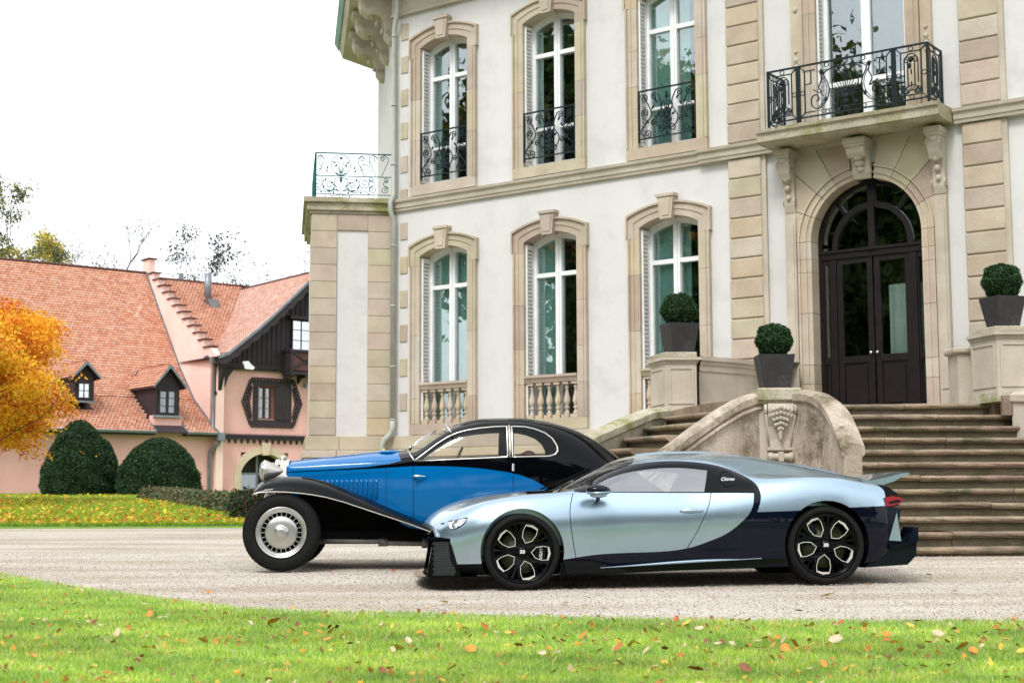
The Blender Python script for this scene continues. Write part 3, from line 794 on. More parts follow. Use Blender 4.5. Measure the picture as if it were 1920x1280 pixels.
def arch_stones(parent, cx, zs, rise_i, hw, ow, zo, rise_o, o=.0, reveal=.27, ears=.03):
    for s in (0, 1):
        n = 14; rng = range(0, 8) if s == 0 else range(7, 15)
        A = seg_arch(hw, zs, rise_i, n, cx)
        B = seg_arch(hw + .10, zs + .08, rise_i + .02, n, cx)
        Cc = seg_arch(ow - .03 + ears, zo - .03, rise_o, n, cx)
        D = seg_arch(ow + ears, zo, rise_o, n, cx)
        sel = lambda P: [P[i] for i in rng]
        low = lambda P, z: ([(P[0][0], z)] + sel(P)) if s == 0 else (sel(P) + [(P[-1][0], z)])
        zl = zs - .18
        j = MB()
        j.ring(low(A, zl), low(B, zl), -.045 - o, reveal, closed=False)
        j.ring(low(B, zl), low(Cc, zl), -.058 - o, .03, closed=False)
        j.ring(low(Cc, zl), low(D, zl), -.092 - o, .03, closed=False)
        j.obj('arch_stone', M['block'], parent)
    return zs - .18

def make_window(cx, zb, zs, rise, low, kind, idx):
    hw, ow = .54, .745
    rec = .27
    # white joinery: the part itself
    f = MB()
    zb2 = zb
    inn = [(cx - hw + .085, zb2 + .07)] + seg_arch(hw - .085, zs - .07, rise - .01, 10, cx) + [(cx + hw - .085, zb2 + .07)]
    out = [(cx - hw - .02, zb2 - .03)] + seg_arch(hw + .02, zs + .01, rise, 10, cx) + [(cx + hw + .02, zb2 - .03)]
    f.ring(inn, out, rec - .045, rec + .03)
    f.box(cx - .06, cx + .06, rec - .055, rec + .035, zb2 + .04, zs + rise - .06)
    f.box(cx - .018, cx + .018, rec - .07, rec - .05, zb2 + .04, zs + rise - .07)
    tz = [4.62] if low else [8.46, 7.16]
    for q, t in enumerate(tz):
        hh = .036 if q == 0 else .022
        f.box(cx - hw + .08, cx + hw - .08, rec - .05, rec + .03, t - hh, t + hh)
    win = part('window', f, M['white'])
    # panes
    zz = [zb2 + .06] + sorted(tz) + [None]
    for s in (-1, 1):
        for a, b in zip(zz, zz[1:]):
            x0, x1 = (cx - hw + .08, cx - .055) if s < 0 else (cx + .055, cx + hw - .08)
            g = MB()
            if b is None:
                arc = [p for p in seg_arch(hw - .08, zs - .065, rise - .01, 16, cx) if x0 - 1e-6 <= p[0] <= x1 + 1e-6]
                poly = [(x0, a)] + ([(x0, arc[0][1])] if arc[0][0] > x0 + 1e-4 else []) + arc + ([(x1, arc[-1][1])] if arc[-1][0] < x1 - 1e-4 else []) + [(x1, a)]
                g.prism(poly, rec + .002, rec + .006, 'y')
            else: g.box(x0, x1, rec + .002, rec + .006, a, b)
            g.obj('pane', M['glass'], win)
    # surround
    zj = arch_stones(win, cx, zs, rise, hw, ow, zs + .20, rise + .03)
    if low:
        cuts = [[2.62, 3.75], [2.75, 3.35, 4.1], [2.5, 3.5, 4.4]][idx]
        jamb_stones(win, cx, 2.17, zj, ow, hw, cuts)
        s = MB(); s.box(cx - ow, cx + ow, -.075, .3, 1.978, 2.168); s.obj('sill', M['block'], win)
        r = MB(); r.prism([(.13, 2.775), (-.02, 2.775), (-.03, 2.80), (-.04, 2.82), (-.04, 2.84), (-.07, 2.855), (-.07, 2.895), (.14, 2.9)], cx - hw + .004, cx + hw - .004, 'x')
        rail = r.obj('balustrade_rail', M['block'], win)
        global BAL_ME
        for k in range(6):
            if BAL_ME is None:
                b = MB(); b.box(-.07, .07, -.07, .07, 0, .06); b.lathe([(r_, h_) for r_, h_ in BAL[2:-1]], n=20); b.box(-.062, .062, -.062, .062, .565, .612)
                BAL_ME = b.mesh('baluster', M['block'])
            bo = link('baluster', BAL_ME, win); bo.location = (cx - .445 + .178 * k, .06, 2.166)
    else:
        cuts = [[7.3, 8.05], [7.2, 7.8], [7.5, 8.1]][idx]
        jamb_stones(win, cx, 6.47, zj, ow, hw, cuts)
        s = MB(); s.box(cx - ow, cx + ow, -.075, .3, 6.283, 6.468); s.obj('sill', M['block'], win)
    k = MB(); key_stone(k, cx, zs + rise - .06, zs + rise + .34, .105, .15); k.obj('keystone', M['block'], win)
    # shutters folded into the reveals
    sz0 = zb + .03
    louvre_shutter(cx - hw + .004, 1, sz0, zs - .03, win); louvre_shutter(cx + hw - .004, -1, sz0, zs - .03, win)
    # room behind
    rb = MB(); y0, y1 = rec + .08, 2.2
    x0, x1, z0, z1 = cx - .75, cx + .75, zb - .1, zs + .5
    rb.add([(x0, y0, z0), (x1, y0, z0), (x1, y1, z0), (x0, y1, z0), (x0, y0, z1), (x1, y0, z1), (x1, y1, z1), (x0, y1, z1)],
           [(0,1,2,3), (4,5,6,7), (1,2,6,5), (0,3,7,4), (2,3,7,6)])
    rb.obj('room', M[kind[1]], win)
    if kind[0] > 0:
        c = MB(); n = 30
        rows = [[(lerp(cx - .72, cx - .72 + 1.45 * kind[0], i / n), rec + .10 + .015 * math.sin(i * 1.7), z) for i in range(n + 1)] for z in (z0 + .02, z1 - .02)]
        c.grid(rows); c.obj('curtain', M['shade'], win)
    return win

for i, wx in enumerate(WX):
    make_window(wx, 2.17, 5.17, .14, True, [(1.0, 'dark'), (.5, 'dark'), (.62, 'dark')][i], i)
    make_window(wx, 6.49, 9.0, .14, False, [(.25, 'dark'), (.22, 'dark'), (.65, 'amber')][i], i)

# ------------------------------------------------------------------ wrought iron
def spiral(cx, cz, r0, turns=1.6, a0=0.0, dirn=1, n=26, r1=.12):
    return [(cx + r0 * lerp(1, r1, t / n) * math.cos(a0 + dirn * 2 * math.pi * turns * t / n), cz + r0 * lerp(1, r1, t / n) * math.sin(a0 + dirn * 2 * math.pi * turns * t / n)) for t in range(n + 1)]
def iron2d(mb, pts, r=.0105, n=4):
    mb.tube([(p[0], 0, p[1]) for p in pts], r, n, smooth=False)
def circ(cx, cz, r, n=14): return [(cx + r * math.cos(2*math.pi*i/n), cz + r * math.sin(2*math.pi*i/n)) for i in range(n)]
def iring(mb, cx, cz, r, t=.008, n=14): mb.tube([(p[0], 0, p[1]) for p in circ(cx, cz, r, n)], t, 4, closed=True, smooth=False)
def s_scroll(mb, x0, z0, x1, z1, r=.07, bulge=.06, side=1, t=.008):
    """a curved bar ending in a curl at both ends"""
    a = spiral(x0 + side * r, z0, r, 1.4, math.pi if side > 0 else 0, side)
    b = spiral(x1 - side * r, z1, r, 1.4, 0 if side > 0 else math.pi, side)
    mid = spline([(x0, z0, 0), (lerp(x0, x1, .3) - side * bulge, lerp(z0, z1, .3), 0), (lerp(x0, x1, .7) + side * bulge, lerp(z0, z1, .7), 0), (x1, z1, 0)], 6)
    iron2d(mb, a, t); iron2d(mb, b, t); iron2d(mb, [(p[0], p[1]) for p in mid], t)
def leafblob(mb, x, z, rx, rz, ang=0):
    s0 = len(mb.v); mb.blob((0, 0, 0), (rx, .01, rz), 1)
    mb.xform(Matrix.Translation((x, 0, z)) @ Matrix.Rotation(ang, 4, 'Y'), s0)

def guard_panel(w, h):
    fr, sc = MB(), MB()
    b = .012
    for (x0, x1, z0, z1) in ((-w/2, w/2, h - .024, h), (-w/2, w/2, .045, .063), (-w/2, -w/2 + .022, 0, h), (w/2 - .022, w/2, 0, h)): fr.box(x0, x1, -b, b, z0, z1)
    for s in (-1, 1):
        for z in (.14, h * .66): fr.box(s * w/2, s * (w/2 + .05), -.008, .008, z, z + .018)
        X = lambda x: s * x
        M_ = lambda P: [(s * p[0], p[1]) for p in P]
        # lyre
        iron2d(sc, M_([(p[0], p[1]) for p in spline([(.03, .17, 0), (.16, .22, 0), (.20, .36, 0), (.11, .50, 0), (.10, .62, 0), (.17, h - .08, 0)], 6)]))
        iron2d(sc, M_(spiral(.10, .17, .07, 1.5, math.pi, -1))); iron2d(sc, M_(spiral(.23, h - .13, .06, 1.5, math.pi * .8, -1)))
        # side scrolls
        iron2d(sc, M_([(p[0], p[1]) for p in spline([(.42, .08, 0), (.48, .2, 0), (.30, .40, 0), (.32, .56, 0), (.46, h - .06, 0)], 6)]))
        iron2d(sc, M_(spiral(.36, .13, .08, 1.7, 0, -1))); iron2d(sc, M_(spiral(.40, .48, .075, 1.7, -1.2, 1))); iron2d(sc, M_(spiral(.42, h - .14, .07, 1.6, 1.0, 1)))
        iron2d(sc, M_(spiral(.25, .30, .05, 1.4, 2.0, -1)))
        for (x, z, a) in ((.07, .30, .5), (.12, .40, .9), (.05, .45, .2), (.26, .55, -.6), (.36, .33, .7), (.2, .66, .5), (.09, .58, -.5), (.05, .23, 1.0)): leafblob(sc, X(x), z, .022, .045, s * a)
        iron2d(sc, M_([(.0, .20), (.06, .42), (.11, .56)])); iron2d(sc, M_([(.0, .24), (.03, .5), (.05, .64)]))
    iron2d(sc, [(0, .06), (0, h - .12)], .010)
    for (z, r) in ((.10, .035), (.20, .045), (.30, .055), (.38, .05), (.50, .03), (h - .16, .045), (h - .10, .03)): leafblob(sc, 0, z, r, r)
    for z in (.155, .165): sc.box(-.07, .07, -.01, .01, z, z + .012)
    return fr, sc
gf, gs = guard_panel(1.06, .86)
gfm, gsm = gf.mesh('guard_railing', M['iron']), gs.mesh('scrollwork', M['iron'])
for wx in WX:
    g = link('guard_railing', gfm, ch); g.location = (wx, -.03, 6.56)
    s = link('scrollwork', gsm, g)

# ------------------------------------------------------------------ pilasters flanking the entrance bay
for (x0, x1, sd_) in ((6.80, 7.36, 1), (10.49, 11.05, 2)):
    for (za, zb_) in ((1.99, 6.045), (6.29, 9.7)):
        n = round((zb_ - za) / .318); h = (zb_ - za) / n
        for k in range(n):
            q = MB(); q.box(x0, x1, -.075, .03, za + h * k + .009, za + h * (k + 1) - .009, bev=.014)
            part('stone_block', q, M['block'])
        q = MB(); q.box(x0 + .02, x1 + .075, -.05, .03, za, zb_); part('pilaster_core', q, M['stone'])

# ------------------------------------------------------------------ entrance door
DX, DR, DSP, Z0 = 9.0, .85, 4.62, 2.03
bay0, bay1 = 7.76, 10.24
def arc(r, a0, a1, n, cx=DX, cz=DSP): return [(cx + r * math.cos(lerp(a0, a1, i / n)), cz + r * math.sin(lerp(a0, a1, i / n))) for i in range(n + 1)]
sur = MB(); sur.box(bay0, bay1, -.052, .03, 6.00, 6.058)
door_sur = part('door_surround', sur, M['stone'])
for a, b in ((bay0, bay0 + .17), (bay1 - .17, bay1)):
    sur = MB(); sur.box(a, b, -.10, .03, Z0, 5.0); sur.box(a + .03, b - .03, -.115, -.09, Z0 + .3, 4.9); sur.obj('side_pilaster', M['stone'], door_sur)
zc = [Z0, 2.5, 2.78, 3.55, 4.16, 4.36, DSP]
for s in (-1, 1):
    for a, b in zip(zc, zc[1:]):
        q = MB(); lim = (DX - bay0 - .17) if s < 0 else (bay1 - DX - .17)
        def bx(p, q_, y0, y1): q.box(min(DX + s*p, DX + s*q_), max(DX + s*p, DX + s*q_), y0, y1, a + .003, b - .003)
        bx(DR, DR + .07, -.05, .36); bx(DR + .07, DR + .10, -.075, .03); bx(DR + .10, DR + .17, -.06, .03); bx(DR + .17, DR + .20, -.09, .03); bx(DR + .20, lim, -.06, .03)
        q.obj('jamb_stone', M['block'], door_sur)
# voussoirs
TOPZ = 6.0
def hit_rect(a):
    dx, dz = math.cos(a), math.sin(a)
    xl = (bay1 - .17 - DX) if dx > 0 else (DX - bay0 - .17)
    t1 = xl / abs(dx) if abs(dx) > 1e-6 else 1e9
    t2 = (TOPZ - DSP) / dz if dz > 1e-6 else 1e9
    return min(t1, t2)
angs = [0, 24, 44, 62, 80, 100, 118, 136, 156, 180]
for a0, a1 in zip(angs, angs[1:]):
    if a0 == 80: continue
    e = .25
    r0, r1 = math.radians(a0 + e), math.radians(a1 - e)
    inn = arc(DR, r0, r1, 6)
    outp = []
    for i in range(7):
        a = lerp(r0, r1, i / 6); t = hit_rect(a); outp.append((DX + t * math.cos(a), DSP + t * math.sin(a)))
    q = MB()
    q.ring(arc(DR, r0, r1, 6), arc(DR + .07, r0, r1, 6), -.05, .36, closed=False)
    q.ring(arc(DR + .07, r0, r1, 6), arc(DR + .10, r0, r1, 6), -.075, .03, closed=False)
    q.ring(arc(DR + .10, r0, r1, 6), arc(DR + .17, r0, r1, 6), -.06, .03, closed=False)
    q.ring(arc(DR + .17, r0, r1, 6), arc(DR + .20, r0, r1, 6), -.09, .03, closed=False)
    q.ring(arc(DR + .20, r0, r1, 6), outp, -.06, .03, closed=False)
    q.obj('voussoir', M['block'], door_sur)
q = MB()
for cx_ in (bay0 + .085, bay1 - .085): q.box(cx_ - .085, cx_ + .085, -.07, .03, 5.0, TOPZ)
q.obj('surround_head', M['stone'], door_sur)
# consoles carrying the balcony
def con(cx, z, h, d, w_, nm='console'):
    return console(door_sur, Matrix.Translation((cx, -.05, z)) @ Matrix.Rotation(math.radians(-90), 4, 'Z'), h=h, dpt=d, wd=w_, name=nm)
con(bay0 + .085, 5.99, .92, .26, .17); con(bay1 - .085, 5.99, .92, .26, .17); con(DX, 5.99, .54, .30, .27, 'carved_keystone')

# door leaves and fanlight
y0 = .20
f = MB()
out = [(DX - DR - .02, Z0)] + list(reversed(arc(DR + .02, 0, math.pi, 24))) + [(DX + DR + .02, Z0)]
inn = [(DX - DR + .055, Z0)] + list(reversed(arc(DR - .055, 0, math.pi, 24))) + [(DX + DR - .055, Z0)]
f.ring(inn, out, y0, y0 + .1, closed=False)
f.box(DX - DR + .05, DX + DR - .05, y0 - .01, y0 + .11, 4.36, 4.49)
f.box(DX - DR + .03, DX + DR - .03, y0 - .035, y0 + .05, 4.45, 4.49)
f.box(DX - .05, DX + .05, y0 - .01, y0 + .1, 4.4, DSP + DR - .03)
f.ring(arc(.54, 0, math.pi, 20, DX, DSP - .08), arc(.625, 0, math.pi, 20, DX, DSP - .08), y0, y0 + .09, closed=False)
for s in (-1, 1):
    f.box(*sorted((DX + s * .54, DX + s * .625)), y0, y0 + .09, 4.48, DSP - .08)
    for a in (48,):
        c, d = math.cos(math.radians(a)), math.sin(math.radians(a)); nx, nz = -d * .028, c * .028
        P = [(DX + s * (c * .61 + nx), DSP - .05 + d * .61 + nz), (DX + s * (c * .61 - nx), DSP - .05 + d * .61 - nz), (DX + s * (c * .83 - nx), DSP + .0 + d * .81 - nz), (DX + s * (c * .83 + nx), DSP + .0 + d * .81 + nz)]
        f.prism(P, y0 + .005, y0 + .085, 'y')
door = part('entrance_door', f, M['doorwood'])
posts = MB()
for s in (-1, 1): posts.box(*sorted((DX + s * .575, DX + s * .665)), y0, y0 + .09, Z0, 4.37)
posts.obj('door_post', M['doorwood'], door)
for s in (-1, 1):
    for nm, xa, xb in (('door_leaf', .012, .57), ('side_light_panel', .67, .795)):
        st = .085 if nm == 'door_leaf' else .02
        q = MB()
        X = lambda p, q_: sorted((DX + s * p, DX + s * q_))
        ya, yb = y0 + .015, y0 + .075
        q.box(*X(xa, xa + st), ya, yb, Z0 + .02, 4.36); q.box(*X(xb - st, xb), ya, yb, Z0 + .02, 4.36)
        q.box(*X(xa + st, xb - st), ya, yb, Z0 + .02, Z0 + .12); q.box(*X(xa + st, xb - st), ya, yb, 4.28, 4.36); q.box(*X(xa + st, xb - st), ya, yb, 2.80, 2.90)
        q.box(*X(xa + st, xb - st), ya + .025, yb - .01, Z0 + .12, 2.80)
        q.box(*X(xa + st + .04, xb - st - .04) if nm == 'door_leaf' else X(xa + st + .02, xb - st - .02), ya + .01, ya + .03, Z0 + .17, 2.75)
        lf = q.obj(nm, M['doorwood'], door)
    g = MB(); g.box(*sorted((DX + s * .095, DX + s * .488)), y0 + .04, y0 + .046, 2.9, 4.28); g.obj('pane', M['doorglass'], door)
    g = MB(); g.box(*sorted((DX + s * .688, DX + s * .777)), y0 + .04, y0 + .046, 2.9, 4.28); g.obj('pane', M['doorglass'], door)
    g = MB(); g.blob((DX + s * .05, y0 - .03, 2.93), .028, 2); g.tube([(DX + s * .05, y0 - .02, 2.93), (DX + s * .05, y0 + .03, 2.93)], .012, 8); g.obj('door_knob', M['steel'], door)
fan_pts = [(DX + .05, 4.49)] + [(DX + .54 * math.cos(a) if math.cos(a) * .54 > .05 else DX + .05, DSP - .08 + .54 * math.sin(a)) for a in [math.radians(q_) for q_ in range(0, 86, 9)]]
for s in (-1, 1):
    g = MB(); g.prism([(DX + s * (p[0] - DX), p[1]) for p in fan_pts], y0 + .04, y0 + .046, 'y'); g.obj('pane', M['glass'], door)
    g = MB(); a0_, a1_ = (0, math.pi / 2 - .08); 
    ri, ro = arc(.625, a0_, a1_, 10, DX, DSP - .08), arc(DR - .055, a0_, a1_, 10)
    g.ring([(DX + s * (p[0] - DX), p[1]) for p in ri], [(DX + s * (p[0] - DX), p[1]) for p in ro], y0 + .04, y0 + .046, closed=False); g.obj('pane', M['glass'], door)
    g = MB(); g.box(*sorted((DX + s * .625, DX + s * .795)), y0 + .04, y0 + .046, 4.49, DSP - .08 + .0); g.obj('pane', M['glass'], door)
# hall behind the door: dark room with a far bright curtained window
hb = MB(); x0, x1, ya, yb, za, zb_ = DX - 1.6, DX + 2.4, .45, 5.0, 2.0, 6.0
hb.add([(x0, ya, za), (x1, ya, za), (x1, yb, za), (x0, yb, za), (x0, ya, zb_), (x1, ya, zb_), (x1, yb, zb_), (x0, yb, zb_)], [(0,1,2,3), (4,5,6,7), (1,2,6,5), (0,3,7,4), (2,3,7,6)])
hall = hb.obj('hall', M['dark'], door)
for a, b in ((DX - .82, DX - .66), (DX + .12, DX + .86)):
    n = 30; c = MB(); c.grid([[(lerp(a, b, i / n), .50 + .02 * math.sin(i * 1.3), z) for i in range(n + 1)] for z in (2.1, 3.95)]); c.obj('curtain', M['curtain'], hall)

# ------------------------------------------------------------------ balcony
bx0, bx1, bo = 7.60, 10.38, .66
sl = MB()
prof = [(.0, 6.06), (-bo + .06, 6.06), (-bo + .05, 6.085), (-bo + .01, 6.09), (-bo, 6.20), (-bo - .035, 6.215), (-bo - .045, 6.262), (.0, 6.28)]
sl.prism(prof, bx0, bx1, 'x')
bal = part('balcony', sl, M['moss'])
RB = (7.76, 10.24, -.60, 6.30, .85)   # x0 x1 y z h
def rail_section(w_, h, motif):
    fr = MB(); fr.box(-w_/2, w_/2, -.012, .012, h - .026, h); fr.box(-w_/2, w_/2, -.01, .01, .05, .07)
    for s in (-1, 1): fr.box(*sorted((s*w_/2, s*(w_/2 - .028))), -.014, .014, 0, h)
    sc = MB()
    ins = .10
    a, b = w_/2 - ins, (ins + .03, h - ins)
    # inner frame with mitred corner struts and rings
    for s in (-1, 1):
        iron2d(sc, [(s*(w_/2 - .02), .06), (s*a, b[0])]); iron2d(sc, [(s*(w_/2 - .02), h - .02), (s*a, b[1])])
        iron2d(sc, [(s*a, b[0]), (s*a, b[1])]); iring(sc, s*(w_/2 - ins/2 - .012), h * .5, .033)
    for x in ([0] if w_ < .8 else [-.28, 0, .28]): iring(sc, x, h - .058, .033); iring(sc, x, .085 + .013, .03)
    if motif == 'side':
        for z in b: iron2d(sc, [(-a, z), (a, z)])
        for s in (-1, 1):
            iron2d(sc, [(s*.05, .27), (s*.05, .6)]); iron2d(sc, [(s*.10, .3), (s*.10, .62)])
            iron2d(sc, [(s*p[0], p[1]) for p in spiral(.06, .63, .055, 1.4, math.pi, -1)])
            iron2d(sc, [(s*p[0], p[1]) for p in spiral(.09, .19, .05, 1.4, 1.5, -1)])
        for k in range(9):
            an = math.pi * k / 8; iron2d(sc, [(.055*math.cos(an), .15 + .05*math.sin(an)), (.115*math.cos(an), .15 + .11*math.sin(an))], .007)
        iron2d(sc, [(.12*math.cos(math.pi*k/10), .15 + .12*math.sin(math.pi*k/10)) for k in range(11)]); iron2d(sc, [(.05*math.cos(math.pi*k/10), .15 + .05*math.sin(math.pi*k/10)) for k in range(11)])
        leafblob(sc, 0, .64, .045, .05); leafblob(sc, -.02, .55, .03, .05); leafblob(sc, 0, .46, .012, .05); leafblob(sc, 0, .30, .012, .03)
        iron2d(sc, [(.09*math.cos(math.pi*k/10), .63 + .09*math.sin(math.pi*k/10)) for k in range(11)])
    else:
        for s in (-1, 1):
            Q = lambda P: [(s*p[0], p[1]) for p in P]
            for z in b: iron2d(sc, Q([(a, z), (a - .16, z)]))
            iron2d(sc, Q([(a - .10, b[1]), (a - .10, .55)])); iron2d(sc, Q([(a, .55), (a - .10, .55)]))
            big = [(p[0], p[1]) for p in spline([(.0, .74, 0), (.2, .73, 0), (.33, .66, 0), (.27, .52, 0), (.25, .40, 0), (.30, .26, 0), (.42, .16, 0), (.52, .22, 0), (.52, .34, 0), (.44, .37, 0), (.41, .30, 0), (.45, .27, 0)], 5)]
            iron2d(sc, Q(big), .011); iron2d(sc, Q([(p[0] + .035, p[1] + .01) for p in big[6:30]]), .007)
            iron2d(sc, Q([(p[0], p[1]) for p in spline([(.40, .72, 0), (.36, .60, 0), (.41, .48, 0), (.37, .38, 0), (.50, .45, 0)], 5)]))
            iron2d(sc, Q([(p[0], p[1]) for p in spline([(.14, .1, 0), (.12, .3, 0), (.2, .45, 0), (.17, .6, 0), (.1, .72, 0)], 5)]))
            for k in range(7):
                an = math.radians(8 + 12 * k); iron2d(sc, Q([(.05*math.cos(an), .28 + .05*math.sin(an)), (.24*math.cos(an), .28 + .26*math.sin(an))]), .007)
            leafblob(sc, s*.36, .70, .03, .045, s*.5); leafblob(sc, s*.3, .28, .03, .04); leafblob(sc, s*.16, .17, .03, .04)
        for (z, r) in ((.12, .04), (.2, .05), (.28, .06), (.36, .04), (.6, .03), (.66, .035)): leafblob(sc, 0, z, r, r)
        iring(sc, 0, .62, .06); iron2d(sc, [(0, .06), (0, .8)], .009); iron2d(sc, [(-.5, b[0]), (.5, b[0])], .006)
    return fr, sc
def put(pair, parent, loc, rz, nm='balcony_railing', m='iron'):
    fr, sc = pair
    a = fr.obj(nm, M[m], parent); b = sc.obj('scrollwork', M[m], a); a.location = loc; a.rotation_euler = (0, 0, rz); return a
x0, x1, ry, rz_, rh = RB
put(rail_section(.50, rh, 'side'), bal, (x0 + .25, ry, rz_), 0); put(rail_section(.50, rh, 'side'), bal, (x1 - .25, ry, rz_), 0)
put(rail_section(x1 - x0 - 1.02, rh, 'mid'), bal, ((x0 + x1) / 2, ry, rz_), 0)
put(rail_section(.54, rh, 'side'), bal, (x0 + .012, ry + .28, rz_), math.pi / 2); put(rail_section(.54, rh, 'side'), bal, (x1 - .012, ry + .28, rz_), math.pi / 2)

# french window on the balcony
f = MB(); cx, hw, zb_, zs = 9.0, .70, 6.30, 9.1
f.ring([(cx - hw + .09, zb_ + .06), (cx - hw + .09, zs - .06), (cx + hw - .09, zs - .06), (cx + hw - .09, zb_ + .06)], [(cx - hw - .02, zb_ - .02), (cx - hw - .02, zs + .02), (cx + hw + .02, zs + .02), (cx + hw + .02, zb_ - .02)], .22, .30)
f.box(cx - .07, cx + .07, .21, .31, zb_, zs); f.box(cx - hw + .08, cx + hw - .08, .22, .30, 6.98, 7.05); f.box(cx - hw + .08, cx + hw - .08, .22, .30, 8.42, 8.49)
fw = part('french_window', f, M['white'])
for s in (-1, 1):
    for a, b in ((6.33, 6.98), (7.05, 8.42), (8.49, 9.06)):
        g = MB(); g.box(*sorted((cx + s*.065, cx + s*(hw - .085))), .262, .267, a, b); g.obj('pane', M['glass'], fw)
jamb_stones(fw, cx, 6.285, 9.2, .92, hw, [7.2, 8.1], reveal=.27)
q = MB(); q.box(cx - .92, cx + .92, -.09, .3, 9.2, 9.42); q.obj('lintel', M['block'], fw)
louvre_shutter(cx - hw + .004, 1, 6.33, 9.1, fw); louvre_shutter(cx + hw - .004, -1, 6.33, 9.1, fw)
for s in (-1, 1):        # strips with carved drops
    q = MB(); q.box(*sorted((cx + s*.93, cx + s*1.10)), -.05, .03, 6.285, 9.6); st = q.obj('pilaster_strip', M['block'], fw)
    d = MB()
    for (z, r) in ((7.30, .055), (7.42, .04), (7.22, .03), (7.55, .03), (8.2, .04)): d.blob((cx + s*1.015, -.055, z), (r, .025, r * 1.2), 1)
    d.tube([(cx + s*1.015 + .06*math.cos(k*.5), -.055, 7.32 + .06*math.sin(k*.5)) for k in range(13)], .01, 4)
    d.obj('carved_drop', M['stone'], st)
rb = MB(); x0, x1, ya, yb, za, zc_ = cx - .9, cx + .9, .35, 2.6, 6.25, 9.4
rb.add([(x0, ya, za), (x1, ya, za), (x1, yb, za), (x0, yb, za), (x0, ya, zc_), (x1, ya, zc_), (x1, yb, zc_), (x0, yb, zc_)], [(0,1,2,3), (4,5,6,7), (1,2,6,5), (0,3,7,4), (2,3,7,6)])
rb.obj('room', M['amber'], fw)

# ------------------------------------------------------------------ one-storey corner bay with roof terrace
BAY = Matrix.Translation((-.1, 0, 0)) @ Matrix.Rotation(math.radians(225), 4, 'Z')   # x away from the corner along the bay front, y outward(+)... 
BF = Matrix.Translation((-.1, 0, 0)) @ Matrix.Rotation(math.radians(45), 4, 'Z')     # x towards the corner (negative = left), y into the bay
BW = 1.48
w = MB(); w.box(-BW + .02, -.01, .0, .3, 1.9, 6.1); w.box(-BW + .02, -BW + .3, .28, 3.2, 1.9, 6.1); w.xform(BF)
bay = part('corner_bay', w, M['plaster'])
n = 13; z0_, z1_ = 1.985, 5.99; h = (z1_ - z0_) / n
for k in range(n):
    for (a, b) in ((-BW, -1.02), (-.46, -.03)):
        zo = .0 if a < -1 else -.02
        q = MB(); q.box(a, b, -.03, .05, z0_ + h*k + .003, z0_ + h*(k+1) - .003, bev=.006); q.xform(BF); q.obj('stone_block', M['block'], bay)
    q = MB(); q.box(-BW - .005, -BW + .3, .055, .5, z0_ + h*k + .003, z0_ + h*(k+1) - .003, bev=.006); q.xform(BF); q.obj('stone_block', M['block'], bay)
for a, b in ((-1.02, -.46),):      # head of the panel
    q = MB(); q.box(a + .003, b - .003, -.03, .05, 5.70, 5.99, bev=.006); q.xform(BF); q.obj('stone_block', M['block'], bay)
for (z0_, z1_, o, rr) in ((.0, .42, .10, 1), (.42, .82, .10, 2), (.82, 1.2, .10, 3), (1.2, 1.58, .10, 4), (1.58, 1.72, .12, 5), (1.72, 1.975, .07, 6)):
    xs = [-BW - o] + [[-.9, -.35], [-1.2, -.6], [-.8], [-1.1, -.45], [-1.0], [-.95]][rr - 1] + [-.03]
    for a, b in zip(xs, xs[1:]):
        q = MB(); q.box(a + .003, b - .003, -o, .05, z0_ + .003, z1_ - .003, bev=.008); q.xform(BF); q.obj('stone_block', M['block'], bay)
    q = MB(); q.box(-BW - o, -BW + .2, .055, 3.2, z0_ + .003, z1_ - .003, bev=.008); q.xform(BF); q.obj('stone_block', M['block'], bay)
cr = MB()
for (a, b, o) in ((6.0, 6.06, .04), (6.06, 6.20, .09), (6.20, 6.285, .145)):
    cr.box(-BW - o, .04, -o, 3.3, a, b - .001)
cr.xform(BF); cr.obj('terrace_cornice', M['moss'], bay)
